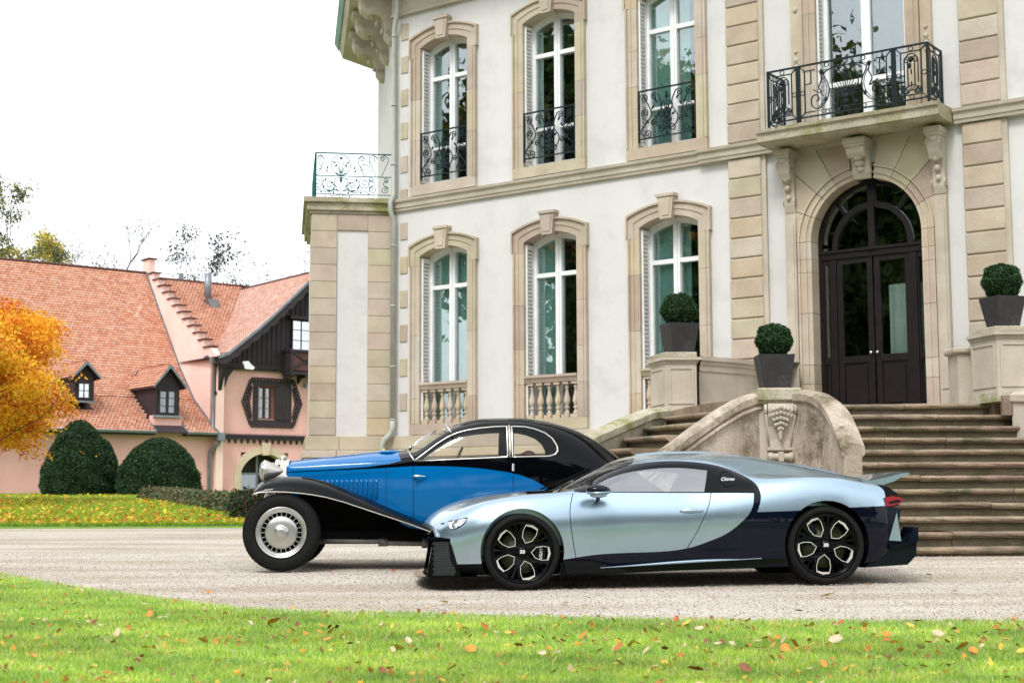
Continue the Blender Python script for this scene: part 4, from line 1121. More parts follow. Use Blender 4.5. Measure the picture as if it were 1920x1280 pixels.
# terrace railing
def terrace_panel(w_, h, seed):
    fr = MB(); fr.box(-w_/2, w_/2, -.012, .012, h - .02, h); fr.box(-w_/2, w_/2, -.008, .008, .42, .435); fr.box(-w_/2, w_/2, -.008, .008, .085, .098)
    for s in (-1, 1): fr.box(*sorted((s*w_/2, s*(w_/2 - .02))), -.012, .012, 0, h)
    sc = MB(); u = w_ / 1.36
    t = .0085
    cxs = -.23 * u
    iron2d(sc, [(cxs + .17*u*math.cos(a), .63 + .19*math.sin(a)) for a in [math.pi*2*k/24 for k in range(25)]], t)
    for s in (-1, 1):
        P = lambda L: [(cxs + s*p[0]*u, p[1]) for p in L]
        iron2d(sc, P([(p[0], p[1]) for p in spline([(.42, .43, 0), (.36, .55, 0), (.30, .72, 0), (.36, .81, 0), (.42, .76, 0)], 5)]), t)
        iron2d(sc, P(spiral(.37, .75, .05, 1.4, math.pi, -1)), t); iron2d(sc, P(spiral(.40, .58, .09, .9, 0.3, 1)), t)
        iron2d(sc, P([(.0, .46), (.06, .6), (.11, .68)]), t); iron2d(sc, P([(.0, .46), (.03, .6), (.05, .7)]), t)
        iron2d(sc, P(spiral(.20, .25, .14, 1.5, 1.2, -1)), t); iron2d(sc, P(spiral(.42, .30, .11, 1.6, 2.2, 1)), t); iron2d(sc, P(spiral(.12, .2, .08, 1.3, -.6, 1)), t)
        iron2d(sc, P([(p[0], p[1]) for p in spline([(0, .4, 0), (.12, .36, 0), (.1, .2, 0), (.25, .12, 0), (.38, .18, 0), (.5, .1, 0)], 5)]), .009)
        iron2d(sc, P([(.0, .09), (.16, .05), (.2, .09)]), t)
        for (x, z, a) in ((.12, .68, .8), (.09, .62, -.6), (.24, .58, 0), (.25, .52, .5), (.07, .47, 1.1), (.13, .12, .3), (.22, .16, 1.2), (.3, .22, .2), (.16, .3, -.8), (.06, .16, 1.3), (.35, .13, .9), (.27, .35, .4)): leafblob(sc, cxs + s*x*u, z, .016, .035, s*a)
    leafblob(sc, cxs, .76, .035, .03); leafblob(sc, cxs, .36, .03, .06); iron2d(sc, [(cxs, .1), (cxs, .45)], .01)
    iring(sc, cxs, .48, .035); iring(sc, cxs, .06, .03)
    # narrow bay on the right: heart of two scrolls
    hx = .44 * u
    iron2d(sc, [(.27*u, 0.0), (.27*u, h)], .006)
    for s in (-1, 1):
        P = lambda L: [(hx + s*p[0]*u, p[1]) for p in L]
        iron2d(sc, P([(p[0], p[1]) for p in spline([(.05, .44, 0), (.14, .66, 0), (.17, .76, 0), (.10, .83, 0), (.02, .78, 0)], 5)]), t)
        iron2d(sc, P(spiral(.07, .76, .05, 1.4, 0, 1)), t); iron2d(sc, P(spiral(.10, .19, .075, 1.6, 1.4, -1)), t); iron2d(sc, P(spiral(.12, .37, .05, 1.4, -1.4, 1)), t)
        iron2d(sc, P([(p[0], p[1]) for p in spline([(.17, .37, 0), (.08, .3, 0), (.17, .2, 0)], 5)]), t)
    for k in range(3): iron2d(sc, [(-.5*u + .42*k*u, 0.0), (-.5*u + .42*k*u, .09)], .008)
    return fr, sc
fr, sc = terrace_panel(1.40, .86, 1)
a = fr.mesh('terrace_railing', M['teal']); b = sc.mesh('scrollwork', M['teal'])
for (lx, ly, rz) in ((-.72, .04, 0), (-1.42, .76, math.pi/2), (-1.42, 2.2, math.pi/2)):
    o = link('terrace_railing', a, bay); o.matrix_local = BF @ Matrix.Translation((lx, ly, 6.285)) @ Matrix.Rotation(rz, 4, 'Z')
    link('scrollwork', b, o)

# downpipe at the corner
dp = MB()
dp.tube([(.13, -.18, 10.3), (.13, -.18, 9.75), (.0, -.11, 9.45), (.0, -.11, 6.35), (.0, -.2, 6.2), (.0, -.2, 6.05), (.0, -.11, 5.9), (.0, -.11, 2.2)], .047, 12)
dp.tube([(.0, -.11, 2.25), (.0, -.11, 2.1), (-.03, -.16, 1.98), (-.1, -.22, 1.9), (-.13, -.24, 1.8), (-.13, -.24, 1.5), (-.13, -.24, .1)], .054, 12)
pipe = part('downpipe', dp, M['pipe'])
for z in (9.3, 8.0, 6.9, 5.4, 4.3, 3.2, 2.25):
    q = MB(); q.lathe([(.045, 0), (.058, 0), (.058, .03), (.045, .03)], (0, -.11, z), 12, closed=True); q.obj('pipe_clamp', M['pipe'], pipe)
q = MB(); q.lathe([(.0, .0), (.05, .0), (.055, .02), (.03, .07), (.012, .12), (0, .13)], (-.13 + .10, -.30, 1.62), 10); q.obj('yellow_cap', M['yellow'], pipe)
# ================================================================== ENTRANCE STAIRCASE (built on the same 1.08 m unit, world axes)
st = thing('entrance_staircase', 'weathered double flight of sandstone steps with a volute pier between the flights', 'staircase', (0, 0, CAM_H * (1 - CS)), 0, scale=CS)
def facw(u, out, z=0):     # facade frame -> staircase frame
    a = math.radians(36.3)
    return (-2.0791 + math.cos(a) * u - math.sin(a) * out, 26.8273 - math.sin(a) * u - math.cos(a) * out)
RIS, ZB = .16, .114
def nose_profile(z_top, run, down):
    """(distance back from the nosing, z): rounded nosing over a recessed riser"""
    p = [(run, z_top)]
    p += [(.03, z_top), (.008, z_top - .006), (.0, z_top - .026), (.006, z_top - .046), (.026, z_top - .056), (.03, z_top - .066), (.052, z_top - .072), (.055, z_top - down), (run, z_top - down)]
    return p
def riser_faces(m, n):      # shade below each nosing painted onto the riser, along with dirt and moss
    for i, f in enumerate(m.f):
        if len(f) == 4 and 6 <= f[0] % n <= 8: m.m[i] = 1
# right flight: nosings run along world x
path = spline([(3.30, 17.98, 0), (3.56, 17.66, 0), (3.70, 17.16, 0), (3.755, 16.5, 0)], 6)
def cheek_x(y):
    best = 3.32
    for p in path:
        if p.y >= y: best = max(best, p.x)
    return best
rs = random.Random(4)
for k in range(1, 13):
    zt = ZB + RIS * k; y = 16.2 + .29 * (k - 1)
    xl = 3.40 if y > 17.9 else cheek_x(y) - .06
    xr = {12: 6.22, 11: 6.50, 10: 6.85}.get(k, 7.9)
    if k == 12: xl = 3.5
    cuts = [xl] + sorted(rs.uniform(xl + .8, min(xr, 7.2) - .3) for _ in range(1 + (k % 2))) + [xr]
    cuts = [cuts[0]] + [c for p_, c in zip(cuts, cuts[1:-1]) if c - p_ > .4] + [cuts[-1]]
    for a, b in zip(cuts, cuts[1:]):
        m = MB(); dz = rs.uniform(-.006, .004); dy = rs.uniform(-.008, .008)
        nx = max(2, int((b - a) / .12))
        pr = nose_profile(zt + dz, 1.2 if k < 12 else 2.4, .158 if k > 1 else .3)
        rows = [[(lerp(a + .003, b - .003, i / nx), y + dy + q[0] + (rs.uniform(-.004, .004) if q[0] < .1 else 0), q[1] + (rs.uniform(-.003, .003) if q[0] < .1 else 0)) for q in pr] for i in range(nx + 1)]
        m.grid(rows, smooth=False, closeu=True); o = len(m.v); n = len(pr)
        m.f.append(tuple(range(n))); m.m.append(0); m.sm.append(False); m.f.append(tuple(o - n + i for i in range(n))); m.m.append(0); m.sm.append(False)
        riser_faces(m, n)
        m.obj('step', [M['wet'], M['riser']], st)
# left flight
nL = Vector((.42, -.907, 0)); dL = Vector((-.907, -.42, 0))
Ls = {}
p = Vector((1.98, 19.4, 0))
for k in range(11, 0, -1):
    Ls[k] = p.copy(); p = p + (Vector((-.30, -.50, 0)) if k > 7 else Vector((-.20, .03, 0)))
for k in range(1, 12):
    zt = ZB + RIS * k; L = -15.13 - Ls[k].dot(nL)
    m = MB(); run = 1.5
    pr = nose_profile(zt, run, .158 if k > 1 else .3)
    n = 10; rows = []
    for i in range(n + 1):
        t = i / n; s = lerp(-.05, L, t); bow = .05 * math.sin(math.pi * t)
        rows.append([tuple(Ls[k] + nL * s + dL * bow - dL * q[0])[:2] + (q[1],) for q in pr])
    m.grid(rows, smooth=False, closeu=True); N = len(pr); o = len(m.v)
    m.f.append(tuple(range(N))); m.m.append(0); m.sm.append(False); m.f.append(tuple(o - N + i for i in range(N))); m.m.append(0); m.sm.append(False)
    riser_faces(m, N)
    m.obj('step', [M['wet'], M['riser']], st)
# landing
land = [facw(5.3, .06), facw(12.2, .06), (6.9, 19.4), (6.22, 19.25), (6.2, 19.47), (3.55, 19.47), (3.36, 18.05), (3.05, 18.05), (2.55, 19.0), (2.30, 20.0), (2.2, 20.9), (1.95, 21.0)]
m = MB(); m.prism(land, 0, 2.028, 'z'); m.obj('landing', M['wet'], st)
# left outer parapet running down beside the left flight
def wall_path(name, pts, tops, thick, m='moss', zb=0.0, cap=True, parent=st):
    """upright wall along a plan path; tops give its height at each point; rounded cap"""
    P = [Vector((p[0], p[1], 0)) for p in pts]; mb = MB(); rows = []
    for i, p in enumerate(P):
        t = (P[min(i+1, len(P)-1)] - P[max(i-1, 0)]).normalized(); n = Vector((t.y, -t.x, 0))
        h, w_ = tops[i], thick / 2; c = .035 if cap else 0
        sec = [(-w_, zb), (-w_, h - .16), (-w_ - c, h - .13), (-w_ - c, h - .05), (-w_ * .7, h - .01), (0, h), (w_ * .7, h - .01), (w_ + c, h - .05), (w_ + c, h - .13), (w_, h - .16), (w_, zb)]
        rows.append([(p.x + n.x * a, p.y + n.y * a, z) for a, z in sec])
    mb.grid(rows, smooth=False, closeu=True)
    o, n = len(mb.v), 11
    mb.f.append(tuple(range(n))); mb.m.append(0); mb.sm.append(False); mb.f.append(tuple(o - n + i for i in range(n))); mb.m.append(0); mb.sm.append(False)
    return mb.obj(name, M[m], parent)
wall_path('outer_parapet', [(1.98 - .02, 19.75), (1.70, 19.2), (1.30, 18.55), (.92, 17.95), (.55, 17.65), (.1, 17.6), (-.45, 17.7)], [2.02, 1.96, 1.78, 1.60, 1.35, 1.0, .6], .2)
# central pier
px0, px1, py0, py1 = 2.95, 3.42, 17.84, 18.4
m = MB(); m.box(px0, px1, py0, py1, 0, 2.0); m.box(px0 + .05, px1 - .05, py0 - .03, py0 + .01, .3, 1.25); m.box(px0 - .03, px1 + .03, py0 - .04, py1, 0, .35)
pier = m.obj('pier', M['stone'], st)
m = MB(); cx = (px0 + px1) / 2
m.prism([(py0 + .3, 1.93), (py0 - .04, 1.93), (py0 - .06, 1.96), (py0 - .10, 1.98), (py0 - .10, 2.10), (py0 - .08, 2.12), (py0 + .45, 2.12)], px0 - .02, px1 + .02, 'x'); m.obj('pier_cap', M['moss'], pier)
# carved console on the pier: two volutes, a leaf, and a scroll roll at the foot
m = MB()
m.prism([(py0, 1.93), (py0 - .14, 1.93), (py0 - .16, 1.86), (py0 - .13, 1.76), (py0 - .07, 1.66), (py0 - .045, 1.5), (py0 - .05, 1.38), (py0, 1.36)], cx - .15, cx + .15, 'x')
for s in (-1, 1):
    for q in range(2):
        m.tube([(cx + s * (.17 + .012 * q), py0 - .085 + (.075 - .01*q) * (1 - t/22) * math.cos(t * .55), 1.85 + (.075 - .01*q) * (1 - t/22) * math.sin(t * .55)) for t in range(20)], .012, 5)
    m.tube([(cx + s * .17, py0 - .02, 1.93), (cx + s*.17, py0 - .12, 1.78), (cx + s * .15, py0 - .05, 1.62), (cx + s*.13, py0 - .04, 1.42)], .016, 5)
rl = random.Random(3)
for row in range(6):
    z = 1.88 - .06 * row; wd_ = [.13, .13, .115, .09, .06, .03][row]
    for k in range(-3, 4):
        if abs(k) > 3 - row // 2: continue
        m.blob((cx + wd_ * k / 3, py0 - .16 + .012 * row + abs(k) * .008, z - abs(k) * .012), (.026, .03, .034), 1, jit=.15, rnd=rl)
m.blob((cx, py0 - .1, 1.53), (.02, .03, .06), 1)
m.obj('carved_console', M['stone'], pier)
m = MB(); m.lathe([(0, 0), (.045, 0), (.055, .03), (.04, .06), (.04, .24), (.055, .27), (.045, .30), (0, .30)], (cx - .15, py0 - .07, 1.30), 14, 'x')
m.box(cx - .03, cx + .03, py0 - .115, py0 - .03, 1.245, 1.36); m.obj('scroll_roll', M['stone'], pier)
# volute cheek on the right, curling down in a big quarter round
tops = []
for q in path:
    t = (17.98 - q.y) / (17.98 - 16.5)
    tops.append(2.10 - .06 * t - .80 * max(0, t - .12) ** 1.9)
pts = [(p.x, p.y) for p in path]
ck = wall_path('volute_cheek', pts, tops, .20, m='cheek')
m = MB()       # moulded ledge that follows the curl, on the outer face
# left sloping cheek in front of the left flight
lp = [(2.98 - .907 * s, 18.0 - .42 * s + .0) for s in (0, .15, .35, .6, .9, 1.2, 1.6, 2.0, 2.4, 2.7)]
lt = [2.08, 2.06, 1.99, 1.86, 1.68, 1.49, 1.22, .95, .70, .52]
ck2 = wall_path('sloping_cheek', lp, lt, .24, m='cheek')
m = MB()
rows = []
for (x, y), h in zip(lp, lt):
    n = Vector((-.42, .907, 0)) * -1
    rows.append([(x + n.x * a, y + n.y * a, h - b) for a, b in ((.12, .17), (.16, .17), (.165, .20), (.13, .23), (.12, .24))])
m.grid(rows, smooth=False); m.obj('cheek_moulding', M['cheek'], ck2)
# panel pedestals
def pedestal(nm, x0, x1, y0, y1, zb, zt, skew=0.0, m1='stone'):
    def sk(mb):          # the side faces open slightly to the left
        mb.v = [(v[0] + (v[1] - y0) * skew, v[1], v[2]) for v in mb.v]; return mb
    m = MB(); m.box(x0, x1, y0, y1, zb + .12, zt - .16)
    pd = sk(m).obj(nm, M[m1], st)
    m = MB(); m.box(x0 - .03, x1 + .03, y0 - .03, y1 + .02, zb, zb + .09); m.box(x0 - .018, x1 + .018, y0 - .018, y1 + .01, zb + .09, zb + .122); sk(m).obj('pedestal_base', M['moss'], pd)
    m = MB(); m.box(x0 - .015, x1 + .015, y0 - .015, y1 + .01, zt - .16, zt - .135); m.box(x0 - .03, x1 + .03, y0 - .03, y1 + .01, zt - .135, zt - .115); m.box(x0 - .055, x1 + .055, y0 - .055, y1 + .01, zt - .115, zt - .075)
    sk(m).obj('pedestal_cornice', M[m1], pd)
    m = MB(); m.box(x0 - .01, x1 + .01, y0 - .01, y1, zt - .075, zt, bev=.01); sk(m).obj('pedestal_cap', M['moss'], pd)
    zz0, zz1 = zb + .22, zt - .24; a = .07
    m = MB(); m.ring([(x0 + a, zz0), (x1 - a, zz0), (x1 - a, zz1), (x0 + a, zz1)], [(x0 + a - .03, zz0 - .03), (x1 - a + .03, zz0 - .03), (x1 - a + .03, zz1 + .03), (x0 + a - .03, zz1 + .03)], y0 - .014, y0 + .01)
    s0 = len(m.v); m.ring([(y0 + a, zz0), (y1 - a, zz0), (y1 - a, zz1), (y0 + a, zz1)], [(y0 + a - .03, zz0 - .03), (y1 - a + .03, zz0 - .03), (y1 - a + .03, zz1 + .03), (y0 + a - .03, zz1 + .03)], -.01, .014)
    for i in range(s0, len(m.v)): v = m.v[i]; m.v[i] = (x0 - v[1], v[0], v[2])
    sk(m).obj('panel_moulding', M[m1], pd)
    return pd
pedestal('pedestal', 2.15, 2.59, 20.9, 21.5, 1.95, 2.87, -.25)
pedestal('pedestal', 6.20, 6.80, 19.0, 19.6, 2.03, 3.00, -.25, 'stone')
# curved parapet from the left pedestal back to the facade
e = facw(7.1, .08)
cp_ = spline([(2.6, 21.2, 0), (2.95, 21.45, 0), (3.3, 21.75, 0), (3.55, 22.1, 0), (3.75, 22.3, 0)], 5)
def par(nm, path_, zt):
    rows = []
    for i, p in enumerate(path_):
        t = (path_[min(i+1, len(path_)-1)] - path_[max(i-1, 0)]).normalized(); n = Vector((t.y, -t.x, 0))
        sec = [(-.12, 1.9), (.13, 1.9), (.13, 2.04), (.11, 2.07), (.11, 2.14), (.095, 2.15), (.095, zt - .22), (.11, zt - .21), (.11, zt - .13), (.125, zt - .12), (.13, zt - .08), (.155, zt - .06), (.155, zt), (-.14, zt + .01), (-.14, zt - .06), (-.12, zt - .08)]
        rows.append([(p.x + n.x * a, p.y + n.y * a, z) for a, z in sec])
    mb = MB(); mb.grid(rows, smooth=False, closeu=True); return mb.obj(nm, M['stone'], st)
par('curved_parapet', cp_, 2.83)
par('curved_parapet', [Vector((3.72, 22.28, 0)), Vector((3.95, 22.0, 0)), Vector((4.12, 21.78, 0))], 2.80)
m = MB(); m.box(5.92, 6.12, 19.75, 20.2, 2.0, 2.72); m.box(5.86, 6.14, 19.70, 20.2, 2.72, 2.80, bev=.02); m.obj('side_post', M['stone'], st)
# right cheek beyond the pedestal
wall_path('right_cheek', [(6.52, 19.02), (6.75, 18.6), (7.1, 18.1), (7.6, 17.6), (8.0, 17.1)], [2.16, 2.12, 1.95, 1.6, 1.2], .42, m='stone')
m = MB(); m.box(6.22, 6.42, 18.9, 19.0, 1.85, 2.1); m.obj('corner_stone', M['wet'], st)

# ------------------------------------------------------------------ potted box balls
def leaf_shell(c, rad, n, size, seed, cols, squash=1.0, inner=.72, lumps=0.08):
    rg = np.random.default_rng(seed)
    u = rg.normal(size=(n, 3)); u /= np.linalg.norm(u, axis=1)[:, None]
    lump = 1 + lumps * (np.sin(u[:, 0] * 7 + seed) * np.sin(u[:, 1] * 6 + 1) + np.sin(u[:, 2] * 8 + 2) * .6)
    r = (inner + (1 - inner) * rg.random(n) ** .5) * lump
    P = u * r[:, None] * np.asarray(rad) + np.asarray(c)
    a = rg.normal(size=(n, 3)); a /= np.linalg.norm(a, axis=1)[:, None]
    d = u * .6 + a * .8; d /= np.linalg.norm(d, axis=1)[:, None]
    b = np.cross(d, rg.normal(size=(n, 3))); b /= np.linalg.norm(b, axis=1)[:, None]
    s = size * rg.uniform(.6, 1.3, n)[:, None]
    V = np.stack([P - d * s, P + b * s * .45, P + d * s, P - b * s * .45], 1).reshape(-1, 3)
    Fc = np.arange(4 * n).reshape(n, 4)
    cc = np.asarray(cols)[rg.integers(0, len(cols), n)] * rg.uniform(.7, 1.25, n)[:, None]
    return V, Fc, np.repeat(cc, 4, 0)
GREEN = [(.012, .04, .012), (.02, .06, .014), (.03, .085, .02), (.015, .045, .02)]
def potted(label, x, y, z, wb, wt, h, br, seed, rz=0.0):
    t = thing('potted_boxwood', label, 'potted shrub', (x, y, z), rz, 'clipped box balls in tapered pots by the stairs')
    m = MB(); b, tp = wb / 2, wt / 2
    v = [(-b, -b, 0), (b, -b, 0), (b, b, 0), (-b, b, 0), (-tp, -tp, h), (tp, -tp, h), (tp, tp, h), (-tp, tp, h)]
    q = tp - .025; v += [(-q, -q, h), (q, -q, h), (q, q, h), (-q, q, h), (-q*.97, -q*.97, h - .06), (q*.97, -q*.97, h - .06), (q*.97, q*.97, h - .06), (-q*.97, q*.97, h - .06)]
    m.add(v, [(0,1,2,3), (0,1,5,4), (1,2,6,5), (2,3,7,6), (3,0,4,7), (4,5,9,8), (5,6,10,9), (6,7,11,10), (7,4,8,11), (8,9,13,12), (9,10,14,13), (10,11,15,14), (11,8,12,15)])
    m.obj('planter', M['planter'], t)
    m = MB(); m.box(-q*.96, q*.96, -q*.96, q*.96, h - .09, h - .045); m.obj('soil', M['bark'], t)
    zc = h + br * .80
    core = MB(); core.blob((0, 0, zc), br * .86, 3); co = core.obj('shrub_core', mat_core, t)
    V, Fc, T = leaf_shell((0, 0, zc), (br, br, br * .92), 5200, .021, seed, GREEN, inner=.80, lumps=.07)
    link('foliage', npmesh('foliage', V, Fc, M['yew'], T), t)
    m = MB(); m.tube([(0, 0, h - .06), (0, 0, h + .12)], .02, 6); m.obj('stem', M['bark'], t)
    return t
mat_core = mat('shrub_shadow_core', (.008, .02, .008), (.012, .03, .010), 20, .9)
# positions in metres
potted('clipped box ball in a pot on the left pedestal before the third window', 2.38 * CS, 21.12 * CS, 2.87 * CS - .06, .35, .48, .45, .28, 11, .25)
potted('clipped box ball in a square dark pot on top of the carved volute pier', 3.19 * CS, 18.10 * CS, 2.12 * CS - .06, .34, .47, .45, .245, 12)
potted('clipped box ball in a dark pot on the right-hand pedestal by the pilaster', 6.40 * CS, 19.32 * CS, 3.0 * CS - .06, .31, .46, .44, .28, 13, .28)
# ================================================================== PINK FARMHOUSE (frame: x along its front, y into the house)
HL, HR = (-14.0, 70.0, 0.0), math.radians(38)
hs = thing('farmhouse', 'pink rendered farmhouse with steep orange tiled roofs, stepped gable and dark timber gable end', 'house', HL, HR)
def hpart(n, mb, m, p=hs): return mb.obj(n, m, p)
RA = [(-.55, 4.08), (.36, 4.62), (2.03, 5.72), (3.55, 7.27), (4.82, 8.85), (6.14, 10.46), (7.84, 12.6)]
def poly_at(tab, s):
    """point at arc length s"""
    for (a, b) in zip(tab, tab[1:]):
        l = math.hypot(b[0] - a[0], b[1] - a[1])
        if s <= l: return (lerp(a[0], b[0], s / l), lerp(a[1], b[1], s / l)), ((b[0] - a[0]) / l, (b[1] - a[1]) / l)
        s -= l
    a, b = tab[-2], tab[-1]; l = math.hypot(b[0] - a[0], b[1] - a[1]); return b, ((b[0] - a[0]) / l, (b[1] - a[1]) / l)
def poly_len(tab): return sum(math.hypot(b[0] - a[0], b[1] - a[1]) for a, b in zip(tab, tab[1:]))
TC = [(.54, .25, .155), (.58, .285, .185), (.50, .22, .135), (.60, .32, .22), (.47, .205, .13), (.56, .27, .18), (.54, .30, .22)]
def tiles(name, prof, x0f, x1f, parent, to3d, tw=.19, expo=.165, seed=1, skip=None, cols=TC):
    """beaver-tail tiles laid course by course. prof in (run, z); to3d(x, run, z)"""
    L = poly_len(prof); rr = random.Random(seed); V = []; Fc = []; T = []
    n = int(L / expo)
    for i in range(n + 1):
        s = i * expo; (d, z), (td, tz) = poly_at(prof, min(s, L - .01))
        nd, nz = -tz, td                       # normal of the slope
        x0, x1 = x0f(d, z), x1f(d, z)
        k = int((x1 - x0) / tw) + 1
        for j in range(k):
            xa = x0 + (j + (.5 if i % 2 else 0)) * tw
            if xa + tw * .5 > x1: continue
            if skip and skip(xa + tw/2, d): continue
            lift = .035 + rr.uniform(0, .012); up = expo * 1.25
            P = []
            w_ = tw * .485; xc = xa + tw / 2; sh = rr.uniform(-.006, .006)
            for (dx, ds, lf) in ((-w_, up, .004), (-w_, .04, lift), (-w_ * .55, .005, lift + .006), (w_ * .55, .005, lift + .006), (w_, .04, lift), (w_, up, .004)):
                P.append(to3d(xc + dx, d + td * (ds + sh) + nd * lf, z + tz * (ds + sh) + nz * lf))
            o = len(V); V.extend(P)
            # front lip
            for (dx, ds) in ((-w_ * .55, .005), (w_ * .55, .005)): V.append(to3d(xc + dx, d + td * ds, z + tz * ds))
            Fc.append((o, o+1, o+4, o+5)); Fc.append((o+1, o+2, o+3, o+4)); Fc.append((o+2, o+6, o+7, o+3))
            c = rr.choice(cols); q = rr.uniform(.92, 1.08); T.extend([(c[0]*q, c[1]*q, c[2]*q)] * 8)
    me = npmesh(name, np.array(V), np.array(Fc), M['tile'], np.array(T))
    o = link(name, me, parent); tag(o, kind='stuff'); return o
def under(name, prof, x0, x1, parent, to3d, m='timber', t=.05):
    mb = MB(); n = len(prof); v = []
    for x in (x0, x1):
        for (d, z) in prof: v.append(to3d(x, d, z))
        for (d, z) in prof: v.append(to3d(x, d, z - t))
    f = [(i, i+1, 2*n+i+1, 2*n+i) for i in range(n-1)] + [(n+i, n+i+1, 3*n+i+1, 3*n+i) for i in range(n-1)] + [(0, n, 3*n, 2*n)]
    mb.add(v, f); return mb.obj(name, M[m], parent)
ident = lambda x, d, z: (x, d, z)
# wing A walls
XL = -26.0
w = MB(); wall_cells(w, XL, .0, 0, 4.22, [(-3.75, -1.45, 0, 3.35)], 0, .4); w.box(-3.05, -1.62, .0, .4, 4.1, 4.85)
wallA = hpart('wall', w, M['pink'])
w = MB(); w.box(-3.75, -1.45, 1.0, 1.1, 0, 3.4); hpart('recess', w, M['tan'], wallA)
nA = lambda x, d: (-3.18 < x < -1.52 and d < .62) or (-3.0 < x < -1.66 and d < 2.1) or (-6.6 < x < -5.5 and .95 < d < 2.5)
skipA = nA
mainroof = under('roof', RA, XL, -1.52, hs, ident, 'timber')
back = [(7.84, 12.6), (15.7, 4.1)]
mb = MB(); mb.add([(XL, 7.84, 12.6), (.2, 7.84, 12.6), (.2, 15.7, 4.1), (XL, 15.7, 4.1)], [(0,1,2,3)]); mb.obj('rear_slope', M['tan'], mainroof)
tiles('roof_tile', RA, lambda d, z: XL + 6, lambda d, z: -.02, mainroof, ident, seed=2, skip=skipA)
rd = MB(); 
for k in range(110): rd.tube([(XL + 5.8 + k*.19, 7.84, 12.66 + .008 * (k % 2)), (XL + 5.8 + (k+1)*.19, 7.84, 12.66 + .008 * ((k) % 2))], .07, 6)
tag(rd.obj('ridge_tile', M['timber2'], mainroof), kind='stuff')
def gutter(name, x0, x1, y, z, p):
    g = MB(); g.prism([(y - .12, z), (y - .13, z - .04), (y - .10, z - .12), (y - .02, z - .13), (y + .03, z - .06), (y + .03, z)], x0, x1, 'x'); return g.obj(name, M['zinc'], p)
gutter('gutter', XL, -3.15, -.56, 4.12, mainroof); gutter('gutter', -1.55, .12, -.56, 4.12, mainroof)
g = MB(); g.box(XL, -3.1, -.5, .02, 3.93, 4.0); g.box(-1.6, .0, -.5, .02, 3.93, 4.0); g.obj('soffit', M['timber'], mainroof)
for x in (-3.14, -1.56):
    g = MB(); g.prism([(-.6, 3.98), (.75, 4.78), (.75, 4.86), (-.62, 4.10)], x - .03, x + .03, 'x'); g.obj('flashing', M['zinc'], mainroof)
g = MB(); g.tube([(x_, d_, z_) for x_, (d_, z_) in zip([-.03] * 7, [(d, z + .06) for d, z in RA])], .06, 4); g.obj('verge_flashing', M['zinc'], mainroof)
# stepped gable wall
m = MB(); sp = []
nst = 12
d_s = [lerp(7.6, .55, i / nst) for i in range(nst + 1)]; z_s = [lerp(12.95, 8.22, i / nst) for i in range(nst + 1)]
poly = [(-.35, 0), (-.35, 7.6)]
for i in range(nst, 0, -1): poly += [(d_s[i], z_s[i]), (d_s[i-1] , z_s[i])]
poly += [(7.6, 13.0), (7.6, 13.35), (8.35, 13.35), (8.35, 12.6), (8.35, 0)]
m.prism(poly, .0, .34, 'x')
gab = hpart('stepped_gable', m, M['pinkpale'])
for i in range(1, nst + 1):
    c = MB(); c.box(-.09, .43, d_s[i] - .12, d_s[i-1] + .04, z_s[i], z_s[i] + .06, bev=.02); c.obj('coping_tile', M['timber2'], gab)
c = MB(); c.box(-.09, .43, 7.5, 8.45, 13.35, 13.43, bev=.02); c.obj('coping_tile', M['timber2'], gab)
c = MB(); c.box(.0, .34, 8.35, 8.8, 12.2, 12.75); c.box(-.05, .4, 8.3, 8.9, 12.75, 12.8); c.obj('rear_step', M['pinkpale'], gab)
# building B front
w = MB(); wall_cells(w, .0, 9.0, 0, 7.35, [(1.44, 4.0, 0, 3.25), (2.35, 3.45, 4.85, 6.45)], -.02, .4)
wallB = hpart('wall', w, M['pink'])
w = MB(); w.box(.34, 9.0, .42, 12, 3.5, 7.5); w.box(.34, 9.0, 2.6, 12, 0, 3.5); w.box(9.0, 9.4, -.02, 12, 0, 7.4); hpart('side_wall', w, M['pink'], wallB)
# main roof behind the stepped gable, then the cross gable in front
RC = [(0.2, 7.55), (1.6, 8.3), (7.4, 12.32)]
rc = under('roof', RC, .3, 9.3, hs, ident)
XR = 5.05
RG = [(-.30, 7.62), (.23, 7.82), (.94, 8.40), (1.77, 9.06), (2.48, 9.68), (3.65, 10.78), (5.05, 12.12)]
def inv(tab, z):
    for a, b in zip(tab, tab[1:]):
        if a[1] <= z <= b[1]: return lerp(a[0], b[0], (z - a[1]) / (b[1] - a[1]))
    return tab[0][0] if z < tab[0][1] else tab[-1][0]
def valley(d, z): return max(.40, inv(RG, z) + .12)
tiles('roof_tile', RC, lambda d, z: .34, valley, rc, ident, seed=5)
mb = MB(); mb.add([(.3, 7.4, 12.34), (9.3, 7.4, 12.34), (9.3, 14.5, 7.0), (.3, 14.5, 7.0)], [(0,1,2,3)]); mb.obj('rear_slope', M['tan'], rc)
g = MB(); g.tube([(.3, 7.4, 12.38), (9.3, 7.4, 12.38)], .07, 6); g.obj('ridge', M['timber2'], rc)
